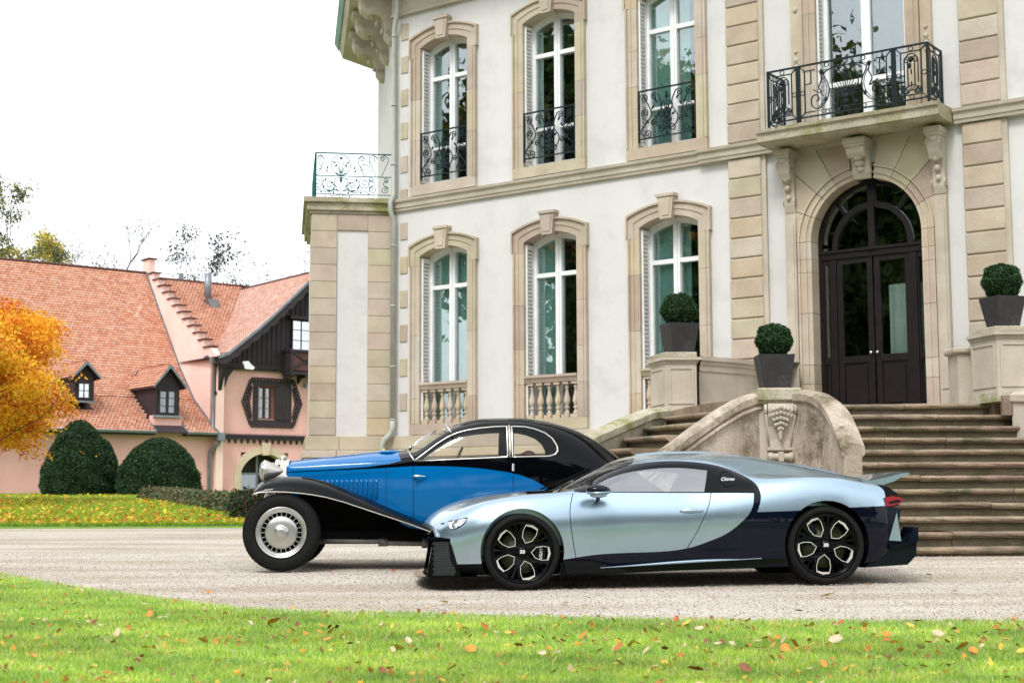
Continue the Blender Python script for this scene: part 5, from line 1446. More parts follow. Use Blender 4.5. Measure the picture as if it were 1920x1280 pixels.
# cross-gable left slope: runs in x, courses along y
RG = [(-.30, 7.62), (.23, 7.82), (.94, 8.40), (1.77, 9.06), (2.48, 9.68), (3.65, 10.78), (5.05, 12.12)]
cross = MB(); n = len(RG)
v = [(x, -.95, z) for x, z in RG] + [(x, 7.4 if x > .2 else -.3, z) for x, z in RG]; v += [(a, b, c - .07) for a, b, c in v]
cross.add(v, [(i, i+1, n+i+1, n+i) for i in range(n-1)] + [(2*n+i, 2*n+i+1, 3*n+i+1, 3*n+i) for i in range(n-1)])
RG2 = [(2*XR - x, z) for x, z in RG]
v = [(x, -.95, z) for x, z in RG2] + [(x, 7.4, z) for x, z in RG2]; cross.add(v, [(i, i+1, n+i+1, n+i) for i in range(n-1)])
cr = hpart('cross_roof', cross, M['timber'])
def depth_lim(x, z):     # how far back the slope runs before meeting the main roof
    return max(.5, inv(RC, z) + .15)
# here the "along" coordinate is -depth, from the valley forward to the verge
tiles('roof_tile', RG, lambda x, z: -depth_lim(x, z), lambda x, z: .93, cr, lambda a, x, z: (x, -a, z), seed=8, skip=lambda a, x: x < .3 and a < .35, cols=[(.62, .36, .28), (.66, .40, .32), (.58, .32, .24), (.68, .45, .37)])
g = MB(); g.tube([(x, depth_lim(x, z), z + .06) for x, z in RG], .06, 4); g.obj('valley_flashing', M['zinc'], cr)
g = MB(); g.tube([(XR, -.95, 12.16), (XR, 7.4, 12.16)], .07, 6); g.obj('ridge', M['timber2'], cr)
# bargeboard: grey top edge and scalloped dark board
for sgn in (1, -1):
    X = lambda x: x if sgn == 1 else 2*XR - x
    g = MB()
    rows = [[(X(x), -1.0, z + .03), (X(x), -.9, z + .05), (X(x) + .0, -.9, z - .05), (X(x), -1.0, z - .10)] for x, z in RG]
    g.grid(rows, smooth=False, closeu=True); g.obj('verge_trim', M['zinc'], cr)
    g = MB(); up, lo = [], []; L = poly_len(RG); N = 88
    for i in range(N + 1):
        (x, z), (tx, tz) = poly_at(RG, L * i / N); wd_ = .30 + .10 * abs(math.sin(math.pi * i / 8))
        up.append((X(x), z - .05)); lo.append((X(x + tz * wd_ * .8), z - tx * wd_ - .05))
    g.ring(lo, up, -.97, -.92, closed=False); g.obj('bargeboard', M['lead'] if False else M['timber'], cr)
# timber gable: vertical boards with battens
tb = MB(); tb.prism([(.05, 7.25)] + [(x + .15, z - .12) for x, z in RG[1:]] + [(2*XR - x - .15, z - .12) for x, z in reversed(RG[1:-1])] + [(2*XR - .05, 7.25)], -.16, .0, 'y')
gb = hpart('timber_gable', tb, M['timber'])
k = 0; x = .35
while x < 9.7:
    xx = x if x < XR else 2*XR - x
    zt = None
    for (a, b) in zip(RG, RG[1:]):
        if a[0] <= xx <= b[0]: zt = lerp(a[1], b[1], (xx - a[0]) / (b[0] - a[0]))
    if zt and zt - .3 > 7.5 and not (3.55 < x < 6.6 and False):
        q = MB()
        if 3.85 < x < 6.3: q.box(x - .028, x + .028, -.2, -.15, 9.85, zt - .2)
        else: q.box(x - .028, x + .028, -.2, -.15, 7.42, zt - .2)
        q.obj('batten', M['timber'], gb)
    x += .26
q = MB(); q.box(-.1, 10.2, -.24, -.14, 7.22, 7.42); N = 60
for i in range(N): q.prism([(-.05 + i*.17 + .085 + .075*math.cos(a), 7.22 - .10*abs(math.sin(a))) for a in [math.pi*t/6 for t in range(7)]], -.2, -.16, 'y')
q.obj('scalloped_beam', M['timber'], gb)
# gable window, muntins
def muntin_window(nm, x0, x1, z0, z1, y, nx, nz, parent, m='timber', fr=.07, mid=True, pane='glass'):
    f = MB(); f.ring([(x0 + fr, z0 + fr), (x0 + fr, z1 - fr), (x1 - fr, z1 - fr), (x1 - fr, z0 + fr)], [(x0, z0), (x0, z1), (x1, z1), (x1, z0)], y - .05, y + .05)
    if mid: f.box((x0+x1)/2 - .045, (x0+x1)/2 + .045, y - .06, y + .04, z0, z1)
    wn_ = f.obj(nm, M[m], parent)
    b = MB()
    for i in range(1, nx):
        if mid and i * 2 == nx: continue
        xx = lerp(x0, x1, i / nx); b.box(xx - .014, xx + .014, y - .03, y + .0, z0 + fr, z1 - fr)
    for i in range(1, nz):
        zz = lerp(z0, z1, i / nz); b.box(x0 + fr, x1 - fr, y - .03, y + .0, zz - .014, zz + .014)
    b.obj('glazing_bars', M[m], wn_)
    halves = [(x0 + fr, (x0+x1)/2 - .045), ((x0+x1)/2 + .045, x1 - fr)] if mid else [(x0 + fr, x1 - fr)]
    for a, c in halves:
        g = MB(); g.box(a, c, y + .01, y + .02, z0 + fr, z1 - fr); g.obj('pane', M[pane], wn_)
    g = MB(); g.box(x0, x1, y + .3, y + .32, z0, z1); g.obj('room', M['dark'], wn_)
    return wn_
M['skyglass'] = glassmat('sky_reflecting_glass', (.6, .7, .75), .62)
muntin_window('window', 3.95, 6.15, 8.22, 9.75, -.24, 4, 3, hs, pane='skyglass')
q = MB(); q.box(3.75, 6.35, -.5, -.18, 9.75, 9.9); q.obj('window_hood', M['timber'], gb)
# small timber balcony
q = MB(); q.box(3.5, 6.6, -1.0, -.2, 7.0, 7.14)
for x in (3.5, 5.0, 6.5): q.box(x, x + .1, -1.02, -.92, 7.05, 8.2)
q.box(3.45, 6.65, -1.04, -.92, 8.08, 8.2); q.box(3.45, 3.57, -1.0, -.2, 8.08, 8.2); q.box(3.5, 3.6, -1.0, -.2, 7.1, 7.25)
bl = hpart('timber_balcony', q, M['timber'])
for x0 in (3.6, 5.1):
    c = MB(); x1 = x0 + 1.4
    for (a, b) in (((x0, 7.25), (x1, 8.08)), ((x0, 8.08), (x1, 7.25))):
        d = Vector((b[0]-a[0], 0, b[1]-a[1])).normalized(); nn = Vector((-d.z, 0, d.x)) * .035
        c.prism([(a[0]+nn.x, a[1]+nn.z), (a[0]-nn.x, a[1]-nn.z), (b[0]-nn.x, b[1]-nn.z), (b[0]+nn.x, b[1]+nn.z)], -1.01, -.98, 'y')
    c.obj('cross_brace', M['timber'], bl)
    c = MB(); c.box(x0, x1, -.96, -.94, 7.2, 8.08); c.obj('balcony_panel', M['timber2'], bl)
for x in (3.55, 4.3, 5.05, 5.8, 6.5):
    c = MB(); c.prism([(-.2, 7.0), (-1.0, 7.0), (-1.0, 6.93), (-.85, 6.86), (-.5, 6.84), (-.2, 6.6)], x, x + .12, 'x'); c.obj('corbel', M['timber'], bl)
c = MB(); c.box(3.5, 3.56, -.95, -.25, 7.2, 8.05); c.obj('balcony_panel', M['timber'], bl)
# big corbel bracket at the left corner
c = MB(); c.prism([(-.16, 7.56), (-.95, 7.58), (-.95, 7.3), (-.6, 6.7), (-.42, 6.3), (-.30, 5.95), (-.24, 5.7), (-.12, 5.62), (-.04, 5.75)], .02, .2, 'x')
c.prism([(.0, 7.55), (1.0, 7.55), (.98, 7.25), (.62, 6.75), (.42, 6.2), (.34, 5.95), (.2, 5.65), (.05, 5.7), (.0, 5.95)], -.20, -.02, 'y'); c.box(-.05, .35, -.3, -.0, 5.9, 6.05)
hpart('corbel_bracket', c, M['timber'])
c = MB(); c.prism([(.95, 7.45), (1.25, 7.5), (1.4, 7.35), (1.6, 7.2), (1.5, 7.1), (1.1, 7.12), (1.05, 7.3)], -.98, -.9, 'y'); hpart('carved_figure', c, M['white'])
# shuttered window in a fretwork frame
muntin_window('window', 2.35, 3.05, 4.85, 6.4, .12, 2, 3, hs, m='timber2', fr=.06)
fr = MB(); fr.ring([(2.3, 4.82), (2.3, 6.45), (3.95, 6.45), (3.95, 4.82)], [(2.02, 4.62), (2.02, 6.66), (4.1, 6.66), (4.1, 4.62)], -.07, .0)
def fret(x, z, r=.07): r *= 1.25; fr.lathe([(r * .42, -.03), (r, -.03), (r, .03), (r * .42, .03)], (x, -.05, z), 9, 'y', closed=True)
for i in range(13): fret(lerp(2.0, 4.12, i / 12), 6.74, .085); fret(lerp(2.0, 4.12, i / 12), 4.54, .085)
for i in range(13):
    t = i / 12; b = .12 + .42 * (1 - abs(2*t - 1)); fret(2.0 - b * .9, lerp(4.66, 6.64, t), .09); fret(4.12 + b * .9, lerp(4.66, 6.64, t), .09)
    if b > .22: fret(2.0 - b * .45, lerp(4.66, 6.64, t), .08); fret(4.12 + b * .45, lerp(4.66, 6.64, t), .08)
fw_ = hpart('fretwork_frame', fr, M['timber'])
c = MB(); c.box(3.16, 3.95, -.13, -.07, 4.84, 6.42)
for i in range(4): c.box(3.17 + i*.195, 3.35 + i*.195, -.145, -.13, 4.86, 6.40)
c.obj('shutter', M['timber'], fw_)
c = MB(); c.blob((4.82, -.15, 6.5), (.05, .1, .06), 1); c.box(4.77, 4.87, -.2, .0, 6.45, 6.66); hpart('wall_lamp', c, M['zinc'])
# toothed string board
q = MB(); q.box(.3, 9.0, -.16, .0, 3.86, 4.06); q.box(.3, 9.0, -.2, -.0, 3.99, 4.05)
for i in range(62): q.prism([(.32 + i*.14, 4.05), (.40 + i*.14, 4.13), (.45 + i*.14, 4.05)], -.17, -.13, 'y')
sb = hpart('toothed_string_board', q, M['timber'])
for i in range(26):
    c = MB(); c.box(.42 + i*.33, .50 + i*.33, -.14, -.02, 3.68, 3.86); c.obj('tooth', M['timber'], sb)
# arched openings
def arch_surround(nm, x0, x1, zs, rise, wd_, parent, out=.05):
    cx = (x0 + x1) / 2; hw = (x1 - x0) / 2
    i_ = [(x0, 0)] + seg_arch(hw, zs, rise, 14, cx) + [(x1, 0)]; o_ = [(x0 - wd_, 0)] + seg_arch(hw + wd_, zs + .05, rise + wd_ - .05, 14, cx) + [(x1 + wd_, 0)]
    m = MB(); m.ring(i_, o_, -out, .42, closed=False); return m.obj(nm, M['tan'], parent)
a = arch_surround('arch_surround', 1.46, 3.98, 2.35, .85, .36, hs)
c = MB(); c.prism([(2.56, 3.12), (2.88, 3.12), (2.98, 3.72), (2.48, 3.72)], -.14, .1, 'y'); c.obj('keystone', M['tan'], a)
c = MB(); c.box(1.3, 4.2, .8, .85, 0, 3.3); c.obj('dark_passage', M['dark'], a)
c = MB(); c.box(2.55, 2.66, .55, .62, 0, 3.3); c.box(1.4, 4.0, .55, .62, 2.2, 2.3); c.box(2.0, 2.05, .56, .6, 0, 2.2); c.obj('gate_frame', M['lead'], a)
c = MB(); c.box(1.3, 2.5, .45, .47, 0, 2.2); c.obj('pane', M['glass'], a)
arch_surround('arch_surround', -3.7, -1.5, 2.2, 1.1, .5, hs, .04)
# rainwater pipes
g = MB(); g.tube([(-.25, -.35, 7.5), (-.18, -.3, 7.2), (-.1, -.12, 6.9), (-.1, -.12, 4.4), (-.22, -.3, 4.1)], .07, 8); g.box(-.38, -.12, -.5, -.2, 7.35, 7.65)
hpart('downpipe', g, M['zinc'])
g = MB(); g.tube([(.1, -.55, 4.05), (.05, -.5, 3.6), (-.2, -.15, 3.3), (-.22, -.1, 3.0), (-.22, -.1, 0)], .08, 8); g.box(-.1, .25, -.7, -.3, 3.75, 4.1)
hpart('downpipe', g, M['zinc'])
# flue with a skirt on the roof
g = MB(); g.lathe([(.19, 0), (.19, 1.35)], (2.55, 6.0, 11.3), 10); g.prism([(2.1, 11.2), (2.75, 11.2), (2.85, 10.6), (3.25, 10.05), (2.9, 10.05), (2.45, 10.5)], 5.1, 5.6, 'y'); hpart('flue', g, M['zinc'])
g = MB(); g.box(1.75, 1.95, 7.6, 7.8, 12.3, 12.8); hpart('flue', g, M['zinc'])
# dormers
def dormer(x0, x1, apex, ze, z0, yf, yb, seed, ov=.16):
    c = (x0 + x1) / 2; m = MB()
    m.prism([(x0, z0), (x1, z0), (x1, ze), (x0, ze)], yf, yb, 'y'); m.prism([(x0 - .02, ze - .02), (x1 + .02, ze - .02), (c, apex - .1)], yf, yf + .06, 'y')
    d = m.obj('dormer', M['timber'], hs)
    oh = (x1 - x0) * .5 + ov; slope = (apex - ze) / (oh)
    for s in (-1, 1):
        prof = [(0, ze - .04), (oh, apex)]
        q = MB(); q.add([(c + s*oh, yf - .3, ze - .04), (c, yf - .3, apex), (c, yb + 1.4, apex), (c + s*oh, yb + .4, ze - .04), (c + s*oh, yf - .3, ze - .12), (c, yf - .3, apex - .08), (c, yb + 1.4, apex - .08), (c + s*oh, yb + .4, ze - .12)],
                        [(0,1,2,3), (4,5,6,7), (0,1,5,4), (1,2,6,5), (2,3,7,6), (0,3,7,4)])
        ds = q.obj('dormer_roof', M['timber'], d)
        tiles('roof_tile', prof, lambda a, z: -(yb + .5), lambda a, z: -(yf - .28), ds, (lambda s_: lambda a, r, z: (c + s_*(oh - r), -a, z))(s), tw=.17, seed=seed)
        q = MB(); q.prism([(c + s*(oh + .05), ze - .13), (c + s*(oh + .05), ze - .02), (c, apex + .04), (c, apex - .13)], yf - .34, yf - .29, 'y'); q.obj('bargeboard', M['zinc'], ds)
    return d
d = dormer(-2.98, -1.78, 7.16, 6.2, 4.82, -.04, 2.5, 21)
muntin_window('window', -2.82, -1.94, 4.92, 6.02, -.06, 2, 3, d)
q = MB(); q.box(-3.05, -1.7, -.12, .0, 4.76, 4.86); q.obj('sill', M['lead'], d)
d = dormer(-6.55, -5.62, 7.18, 6.5, 5.4, .65, 2.9, 22)
muntin_window('window', -6.4, -5.78, 5.5, 6.25, .62, 2, 2, d, mid=False, pane='skyglass')
q = MB(); q.box(-6.6, -5.57, .5, .7, 5.34, 5.42); q.obj('sill', M['zinc'], d)
# ================================================================== PLANTS
def topiary(label, x, y, z, prof, seed, n=26000, size=.06, cols=None, name='yew_topiary', cat='topiary', group=None):
    """prof rows (r, h) of the clipped outline"""
    t = thing(name, label, cat, (x, y, z), 0, group)
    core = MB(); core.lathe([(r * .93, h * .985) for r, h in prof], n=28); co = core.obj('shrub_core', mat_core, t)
    rg = np.random.default_rng(seed)
    pr = np.array(prof); H = pr[:, 1]; ord_ = np.argsort(H); hh = rg.random(n) * H.max()
    # more leaves where the outline is wide
    rr = np.interp(hh, H[ord_], pr[ord_, 0]); keep = rg.random(n) < (rr / rr.max()) * .9 + .1
    hh, rr = hh[keep], rr[keep]; m = len(hh); th = rg.uniform(0, 2*np.pi, m)
    lump = 1 + .025 * np.sin(th * 5 + hh * 3) + .02 * np.sin(hh * 9 + th * 3)
    r = rr * lump * (1 - .09 * rg.random(m)) * np.where(rg.random(m) < .03, 1.045, 1.0)
    P = np.stack([r*np.cos(th), r*np.sin(th), hh * (1 - .0 * rg.random(m))], 1)
    u = np.stack([np.cos(th), np.sin(th), np.full(m, .35)], 1)
    a = rg.normal(size=(m, 3)); d = u * .5 + a * .6; d /= np.linalg.norm(d, axis=1)[:, None]
    b = np.cross(d, rg.normal(size=(m, 3))); b /= np.linalg.norm(b, axis=1)[:, None]
    s = size * rg.uniform(.6, 1.3, m)[:, None]
    V = np.stack([P - d*s, P + b*s*.35, P + d*s, P - b*s*.35], 1).reshape(-1, 3)
    cc = np.asarray(cols or [(.010, .03, .010), (.016, .045, .014), (.034, .085, .022), (.012, .035, .014)])[rg.integers(0, 4, m)] * rg.uniform(.7, 1.3, m)[:, None]
    link('foliage', npmesh('foliage', V, np.arange(4*m).reshape(m, 4), M['yew'], np.repeat(cc, 4, 0)), t)
    s_ = MB(); s_.tube([(0, 0, -.1), (0, 0, .5)], .12, 8); s_.obj('trunk', M['bark'], t)
    return t
def base_pt(px, py, Y):
    d = ray(px, py); k = Y / d.y; return d.x * k, Y, CAM_H + d.z * k
bell = lambda R_, H_: [(R_*.96, 0), (R_, H_*.12), (R_*.97, H_*.3), (R_*.86, H_*.5), (R_*.68, H_*.7), (R_*.46, H_*.86), (R_*.24, H_*.96), (0, H_)]
Y1 = 61.0
x, y, z = base_pt(145, 940, Y1); zz = zg(x, y)
topiary('tall cone-shaped clipped yew below the small left dormer', x, y, zz, bell(1.49, 3.10), 41, 30000)
x, y, z = base_pt(297, 940, Y1)
topiary('broad dome-shaped clipped yew in front of the arched recess', x, y, zz, [(1.66, 0), (1.70, .35), (1.62, .9), (1.38, 1.45), (1.02, 1.9), (.6, 2.2), (.3, 2.32), (0, 2.36)], 42, 30000)
x, y, z = base_pt(192, 940, 62.5)
topiary('narrow clipped yew half hidden behind the tall cone', x - .25, y + .6, zz, bell(.85, 2.45), 43, 9000)
# low hedge of reddish evergreen shrubs and the bush by the old car
def shrub_mass(name, label, cat, pts, size, n, seed, cols, kind=None):
    t = thing(name, label, cat, (pts[0][0], pts[0][1], zg(pts[0][0], pts[0][1])), 0)
    rg = np.random.default_rng(seed); Vs, Fs, Ts = [], [], []; o = 0
    c0 = MB()
    for (x, y, r, h) in pts:
        zc = zg(x, y)
        V, Fc, T = leaf_shell((x - pts[0][0], y - pts[0][1], zc - zg(pts[0][0], pts[0][1]) + h * .35), (r, r, h * .68), n, size, seed, cols, inner=.7, lumps=.16); seed += 1
        Vs.append(V); Fs.append(Fc + o); Ts.append(T); o += len(V)
        c0.blob((x - pts[0][0], y - pts[0][1], zc - zg(pts[0][0], pts[0][1]) + h * .3), (r * .8, r * .8, h * .55), 2)
    link('foliage', npmesh('foliage', np.concatenate(Vs), np.concatenate(Fs), M['yew'], np.concatenate(Ts)), t)
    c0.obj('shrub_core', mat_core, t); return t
HC = [(.05, .09, .03), (.08, .13, .04), (.18, .18, .10), (.22, .11, .07), (.12, .17, .08)]
hp = []
for i in range(13):
    t = i / 12; px = lerp(290, 445, t); Y = lerp(52, 36, t); d = ray(px, 950); hp.append((d.x / d.y * Y, Y, .55, .46))
shrub_mass('low_hedge', 'low loose hedge of green and reddish leaves at the edge of the far lawn', 'hedge', hp, .05, 1500, 60, HC)
d = ray(463, 950); Y = 31.0
shrub_mass('round_bush', 'dark green bush with red leaves behind the old blue car', 'bush', [(d.x/d.y*Y, Y, .42, .66), (d.x/d.y*Y + .35, Y + .2, .35, .6), (d.x/d.y*Y + .1, Y - .2, .3, .45)], .035, 2600, 90, [(.02, .05, .02), (.03, .08, .025), (.02, .06, .02), (.14, .04, .03)])
hp2 = [(-2.2 + i * .9, 38 + (i % 2) * .4, .8, .8) for i in range(-4, 4)]

# ------------------------------------------------------------------ trees
def make_tree(name, label, loc, H, spread, seed, leafn, leafs, cols, cat='tree', trunk_r=.16, levels=5, lean=(0, 0), up=.35, group=None, first=.3, bias=None, ang=(.35, .75), twig=True, keep_leaf=1.0, clump=.25, fit=None, clip=None):
    t = thing(name, label, cat, loc, 0, group)
    rr = random.Random(seed); mb = MB(); tips = []
    def grow(p, d, L, r, lev):
        pts = [p.copy()]; rad = [r]; n = 4
        for i in range(n):
            d = (d + Vector((rr.uniform(-1, 1), rr.uniform(-1, 1), rr.uniform(-.6, 1) * up + .05)) * .22).normalized()
            if bias and lev > 0: d = (d + Vector(bias) * .12).normalized()
            p = p + d * (L / n); pts.append(p.copy()); rad.append(max(r * lerp(1, .55, (i + 1) / n), .006))
            if lev >= levels - 2: tips.append((p.copy(), lev))
        mb.tube(pts, rad, 6 if lev < 2 else 3, cap=False)
        if lev < levels:
            for k in range(rr.choice((2, 3)) if lev else 4):
                q = pts[rr.choice((2, 3, 4))] if lev else pts[max(1, int(round(lerp(first * 4, 4, k / 3))))]
                a = rr.uniform(*ang); az = rr.uniform(0, 6.28)
                x = d.orthogonal().normalized(); y = d.cross(x)
                nd = (d * math.cos(a) + (x * math.cos(az) + y * math.sin(az)) * math.sin(a)).normalized()
                nd = Vector((nd.x * spread, nd.y * spread, nd.z)).normalized()
                grow(q, nd, L * rr.uniform(.58, .8), r * .55, lev + 1)
    grow(Vector((0, 0, -.2)), Vector((lean[0], lean[1], 1)).normalized(), H * .42, trunk_r, 0)
    if fit:        # scale to a measured height and crown width, crown centred over the given spot
        zs_ = sorted(p.z for p, _ in tips); tz = zs_[int(len(zs_) * .97)]; kz = fit[0] / tz
        xs_ = sorted(p.x for p, _ in tips if p.z > tz * .6); lo_, hi_ = xs_[len(xs_)//25], xs_[-1 - len(xs_)//25]; kx = fit[1] / max(hi_ - lo_, .1); cx_ = (lo_ + hi_) / 2
        f = lambda p: ((p[0] - cx_) * kx, p[1] * kx, p[2] * kz)
        mb.v = [f(v) for v in mb.v]; tips = [(Vector(f(p)), l) for p, l in tips]
    if clip is not None:
        ok_ = clip(np.array(mb.v)) | ((np.abs(np.array(mb.v)[:, 0]) < .6) & (np.array(mb.v)[:, 2] < 2.4))
        kf = [i for i, f in enumerate(mb.f) if all(ok_[j] for j in f)]; mb.f = [mb.f[i] for i in kf]; mb.m = [mb.m[i] for i in kf]; mb.sm = [mb.sm[i] for i in kf]
    mb.obj('trunk', M['bark'], t, fix=False)
    if leafn:
        rg = np.random.default_rng(seed); tp = np.array([tuple(a) for a, _ in tips])
        P = tp[rg.integers(0, len(tp), leafn)] + rg.normal(0, clump, (leafn, 3)) * np.array([1, 1, .6])
        a = rg.normal(size=(leafn, 3)); a /= np.linalg.norm(a, axis=1)[:, None]; b = np.cross(a, rg.normal(size=(leafn, 3))); b /= np.linalg.norm(b, axis=1)[:, None]
        s = leafs * rg.uniform(.6, 1.3, leafn)[:, None]
        V = np.stack([P - a*s, P + b*s*.6, P + a*s, P - b*s*.6], 1).reshape(-1, 3)
        if clip is not None:
            k_ = clip(P); P, V = P[k_], V.reshape(-1, 4, 3)[k_].reshape(-1, 3); leafn = len(P)
        cell = (np.floor(P * 1.3).sum(1)).astype(int)
        cc = np.asarray(cols)[(cell + rg.integers(0, 2, leafn)) % len(cols)] * rg.uniform(.75, 1.25, leafn)[:, None]
        link('crown', npmesh('crown', V, np.arange(4*leafn).reshape(leafn, 4), M['leaf'], np.repeat(cc, 4, 0)), t)
    return t
AUT = [(.90, .48, .03), (.88, .40, .02), (.92, .58, .05), (.82, .28, .015), (.70, .20, .015), (.92, .52, .04)]
# golden maple reaching in from the left
d = ray(-120, 700); Y = 44.0
def maple_clip(P):
    # ragged right-hand outline: widest in the middle, branches drooping lower near the trunk
    h = P[:, 2]; r = .85 + 2.5 * np.clip(1 - ((h - 3.2) / 3.3) ** 2, 0, 1) ** .6 + .35 * np.sin(h * 4.1 + P[:, 1]) + .25 * np.sin(h * 9.3 + P[:, 1] * 3)
    return (P[:, 0] < r) & (h > 1.75 + .35 * np.sin(P[:, 0] * 3.2) + .25 * np.sin(P[:, 1] * 2.1))
make_tree('maple_tree', 'golden orange maple reaching in front of the pink house at the left edge', (d.x/d.y*Y, Y, zg(0, Y)), 7.2, 1.35, 17, 150000, .055, AUT, trunk_r=.03, levels=6, up=.1, clump=.36, first=.25, ang=(.5, 1.0), fit=(6.3, 7.5), clip=maple_clip)
def hill_z(x, y): return 1.8 + 10.7 * max(0, min(1, (x + 105) / 30)) * max(0, min(1, (2 - x) / 20)) * (lambda t: t * t * (3 - 2 * t))(max(0, min(1, (y - 84) / 10))) + .3 * math.sin(x * .13) - .6
rows = [[(x, y, hill_z(x, y)) for x in [-115 + 5 * i for i in range(25)]] for y in [84 + 2 * i for i in range(6)] + [100, 110, 125, 145]]
mb = MB(); mb.grid(rows); mb.grid([rows[-1], [(p[0], p[1] + 60, 1.5) for p in rows[-1]]]); tag(mb.obj('hill', M['field']), kind='structure')
def bg(px, Y, ytop, wpx, label, name, seed, **k):
    d = ray(px, 700); x_ = d.x/d.y*Y; zb_ = hill_z(x_, Y); top = at_z(px, ytop, Y) - zb_
    return make_tree(name, label, (x_, Y, zb_ - .1), 9, seed=seed, fit=(top, wpx * Y / 2800), **k)
def at_z(px, py, Y): d = ray(px, py); return CAM_H + d.z * Y / d.y
DK = [(.03, .05, .045), (.05, .07, .06), (.08, .09, .05)]
bg(218, 96, 400, 115, 'bare forked tree rising behind the middle of the orange roof', 'bare_tree', 5, spread=.9, leafn=420, leafs=.07, cols=DK, trunk_r=.20, levels=6, up=.6, clump=.3)
bg(390, 100, 440, 110, 'thin dark tree with a few leaves behind the metal flue', 'bare_tree', 9, spread=1.0, leafn=1500, leafs=.10, cols=DK, trunk_r=.12, levels=6, up=.5, clump=.3)
bg(8, 92, 350, 100, 'tall half-bare tree with yellow-green leaves at the far left', 'half_bare_tree', 12, spread=.9, leafn=5200, leafs=.09, cols=[(.20, .20, .05), (.12, .15, .06), (.10, .12, .06), (.35, .30, .04)], trunk_r=.16, levels=6, up=.4, clump=.22)
bg(58, 96, 440, 95, 'low yellow-leaved tree just above the left ridge', 'half_bare_tree', 14, spread=1.2, leafn=5200, leafs=.10, cols=[(.6, .45, .05), (.5, .42, .06), (.3, .3, .06)], trunk_r=.16, levels=6, up=.2, clump=.28)
bg(138, 104, 428, 60, 'slender pale bare tree left of the forked one', 'bare_tree', 21, spread=.7, leafn=160, leafs=.07, cols=DK, trunk_r=.09, levels=5, up=.8, clump=.3)
bg(342, 112, 478, 70, 'sparse small tree left of the metal flue', 'bare_tree', 25, spread=1.1, leafn=420, leafs=.10, cols=DK, trunk_r=.10, levels=5, up=.4, clump=.3)
bg(548, 112, 480, 70, 'thin tree behind the right roof beside the mansion', 'bare_tree', 27, spread=1.1, leafn=260, leafs=.09, cols=DK, trunk_r=.08, levels=5, up=.5, clump=.3)
bg(462, 116, 486, 70, 'thin tree behind the dip between the roofs', 'bare_tree', 29, spread=1.1, leafn=300, leafs=.09, cols=DK, trunk_r=.08, levels=5, up=.5, clump=.3)
# trees across the lawn, behind the camera: the windows and paintwork mirror them
PAL = {'green': [(.04, .08, .02), (.06, .11, .025), (.09, .13, .03)], 'orange': [(.45, .18, .02), (.4, .24, .03), (.25, .16, .03)]}
WD = ['broad', 'tall', 'leafy', 'dense', 'spreading', 'lofty', 'old', 'slender', 'heavy', 'thick', 'rounded', 'towering', 'wide', 'shady', 'ragged', 'full']
protos = []
rt_ = random.Random(77)
for i in range(24):
    an = lerp(-118, 62, i / 23) + rt_.uniform(-3, 3); ds = rt_.uniform(27, 33) if an < -40 else rt_.uniform(30, 36)
    x, y = ds * 1.1 * math.sin(math.radians(an)), -ds * math.cos(math.radians(an)) + 5
    if len(protos) < 4:
        o = make_tree('park_tree', 'x', (x, y, zg(x, y)), 15, 1.25, 31 + 2*i, 30000, .24, PAL['orange' if i == 2 else 'green'], trunk_r=.35, levels=5, up=.2, clump=.9, fit=(18, 11)); protos.append(o)
    else:
        o = dup(protos[i % 4]); o.location = (x, y, zg(x, y)); o.rotation_euler = (0, 0, rt_.uniform(0, 6)); o.scale = (1, 1, rt_.uniform(.85, 1.2) * (1 if an < -40 else .75))
    tag(o, f'{WD[i % 16]} {"golden" if i % 4 == 2 else "green"} park tree {"west of the drive" if an < -40 else "across the front lawn"}, mirrored in the windows', 'tree', group='park trees around the lawn')
# small bollard on the edge of the far lawn
g = ground_at(170, 991)
b = MB(); b.lathe([(.0, 0), (.085, 0), (.085, .04), (.075, .05), (.075, .10), (.06, .13), (.03, .15), (0, .155)], n=14)
bo = b.obj('lawn_light', M['zinc']); bo.location = (g.x, g.y - .1, g.z); tag(bo, 'small grey bollard light at the edge of the far lawn', 'bollard light')
# ================================================================== VEHICLE TOOLS
def loft_body(tab, xs, nseg, x_off=None, mats=None, name='body_volume'):
    """closed body from section tables. tab row: x, then flat (y, z) pairs from the bottom centre up to the top centre (near half).
       The near side is -y."""
    mb = MB(); rows = []
    for x in xs:
        v = interp(tab, x); pts = [(v[i], v[i+1], 0) for i in range(0, len(v), 2)]
        # corners of the section stay soft: spline through them
        P = []
        full = [pts[0]] + pts + [pts[-1]]
        cur = spline(pts, nseg)
        half = [(p.x, p.y) for p in cur]
        half[0] = (0, pts[0][1]); half[-1] = (0, pts[-1][1])
        near = [(-max(a, 0), b) for a, b in half]; far = [(max(a, 0), b) for a, b in half[-2:0:-1]]
        ring_ = near + far
        rows.append([(x + (x_off(x, abs(a), b) if x_off else 0), a, b) for a, b in ring_])
    mb.grid(rows, smooth=True, closeu=True)
    n = len(rows[0]); o = len(mb.v)
    # end caps as strips so that they stay planar-ish
    for base in (0, o - n):
        h = n // 2
        mb.f.append((base, base + 1, base + n - 1)); mb.m.append(0); mb.sm.append(True)
        for k in range(1, h - 1):
            mb.f.append((base + k, base + k + 1, base + n - k - 1, base + n - k)); mb.m.append(0); mb.sm.append(True)
        mb.f.append((base + h - 1, base + h, base + h + 1)); mb.m.append(0); mb.sm.append(True)
    me = mb.mesh(name, mats)
    return me

def me_obj(me, name='tmp'):
    o = bpy.data.objects.new(name, me); COL.objects.link(o); return o

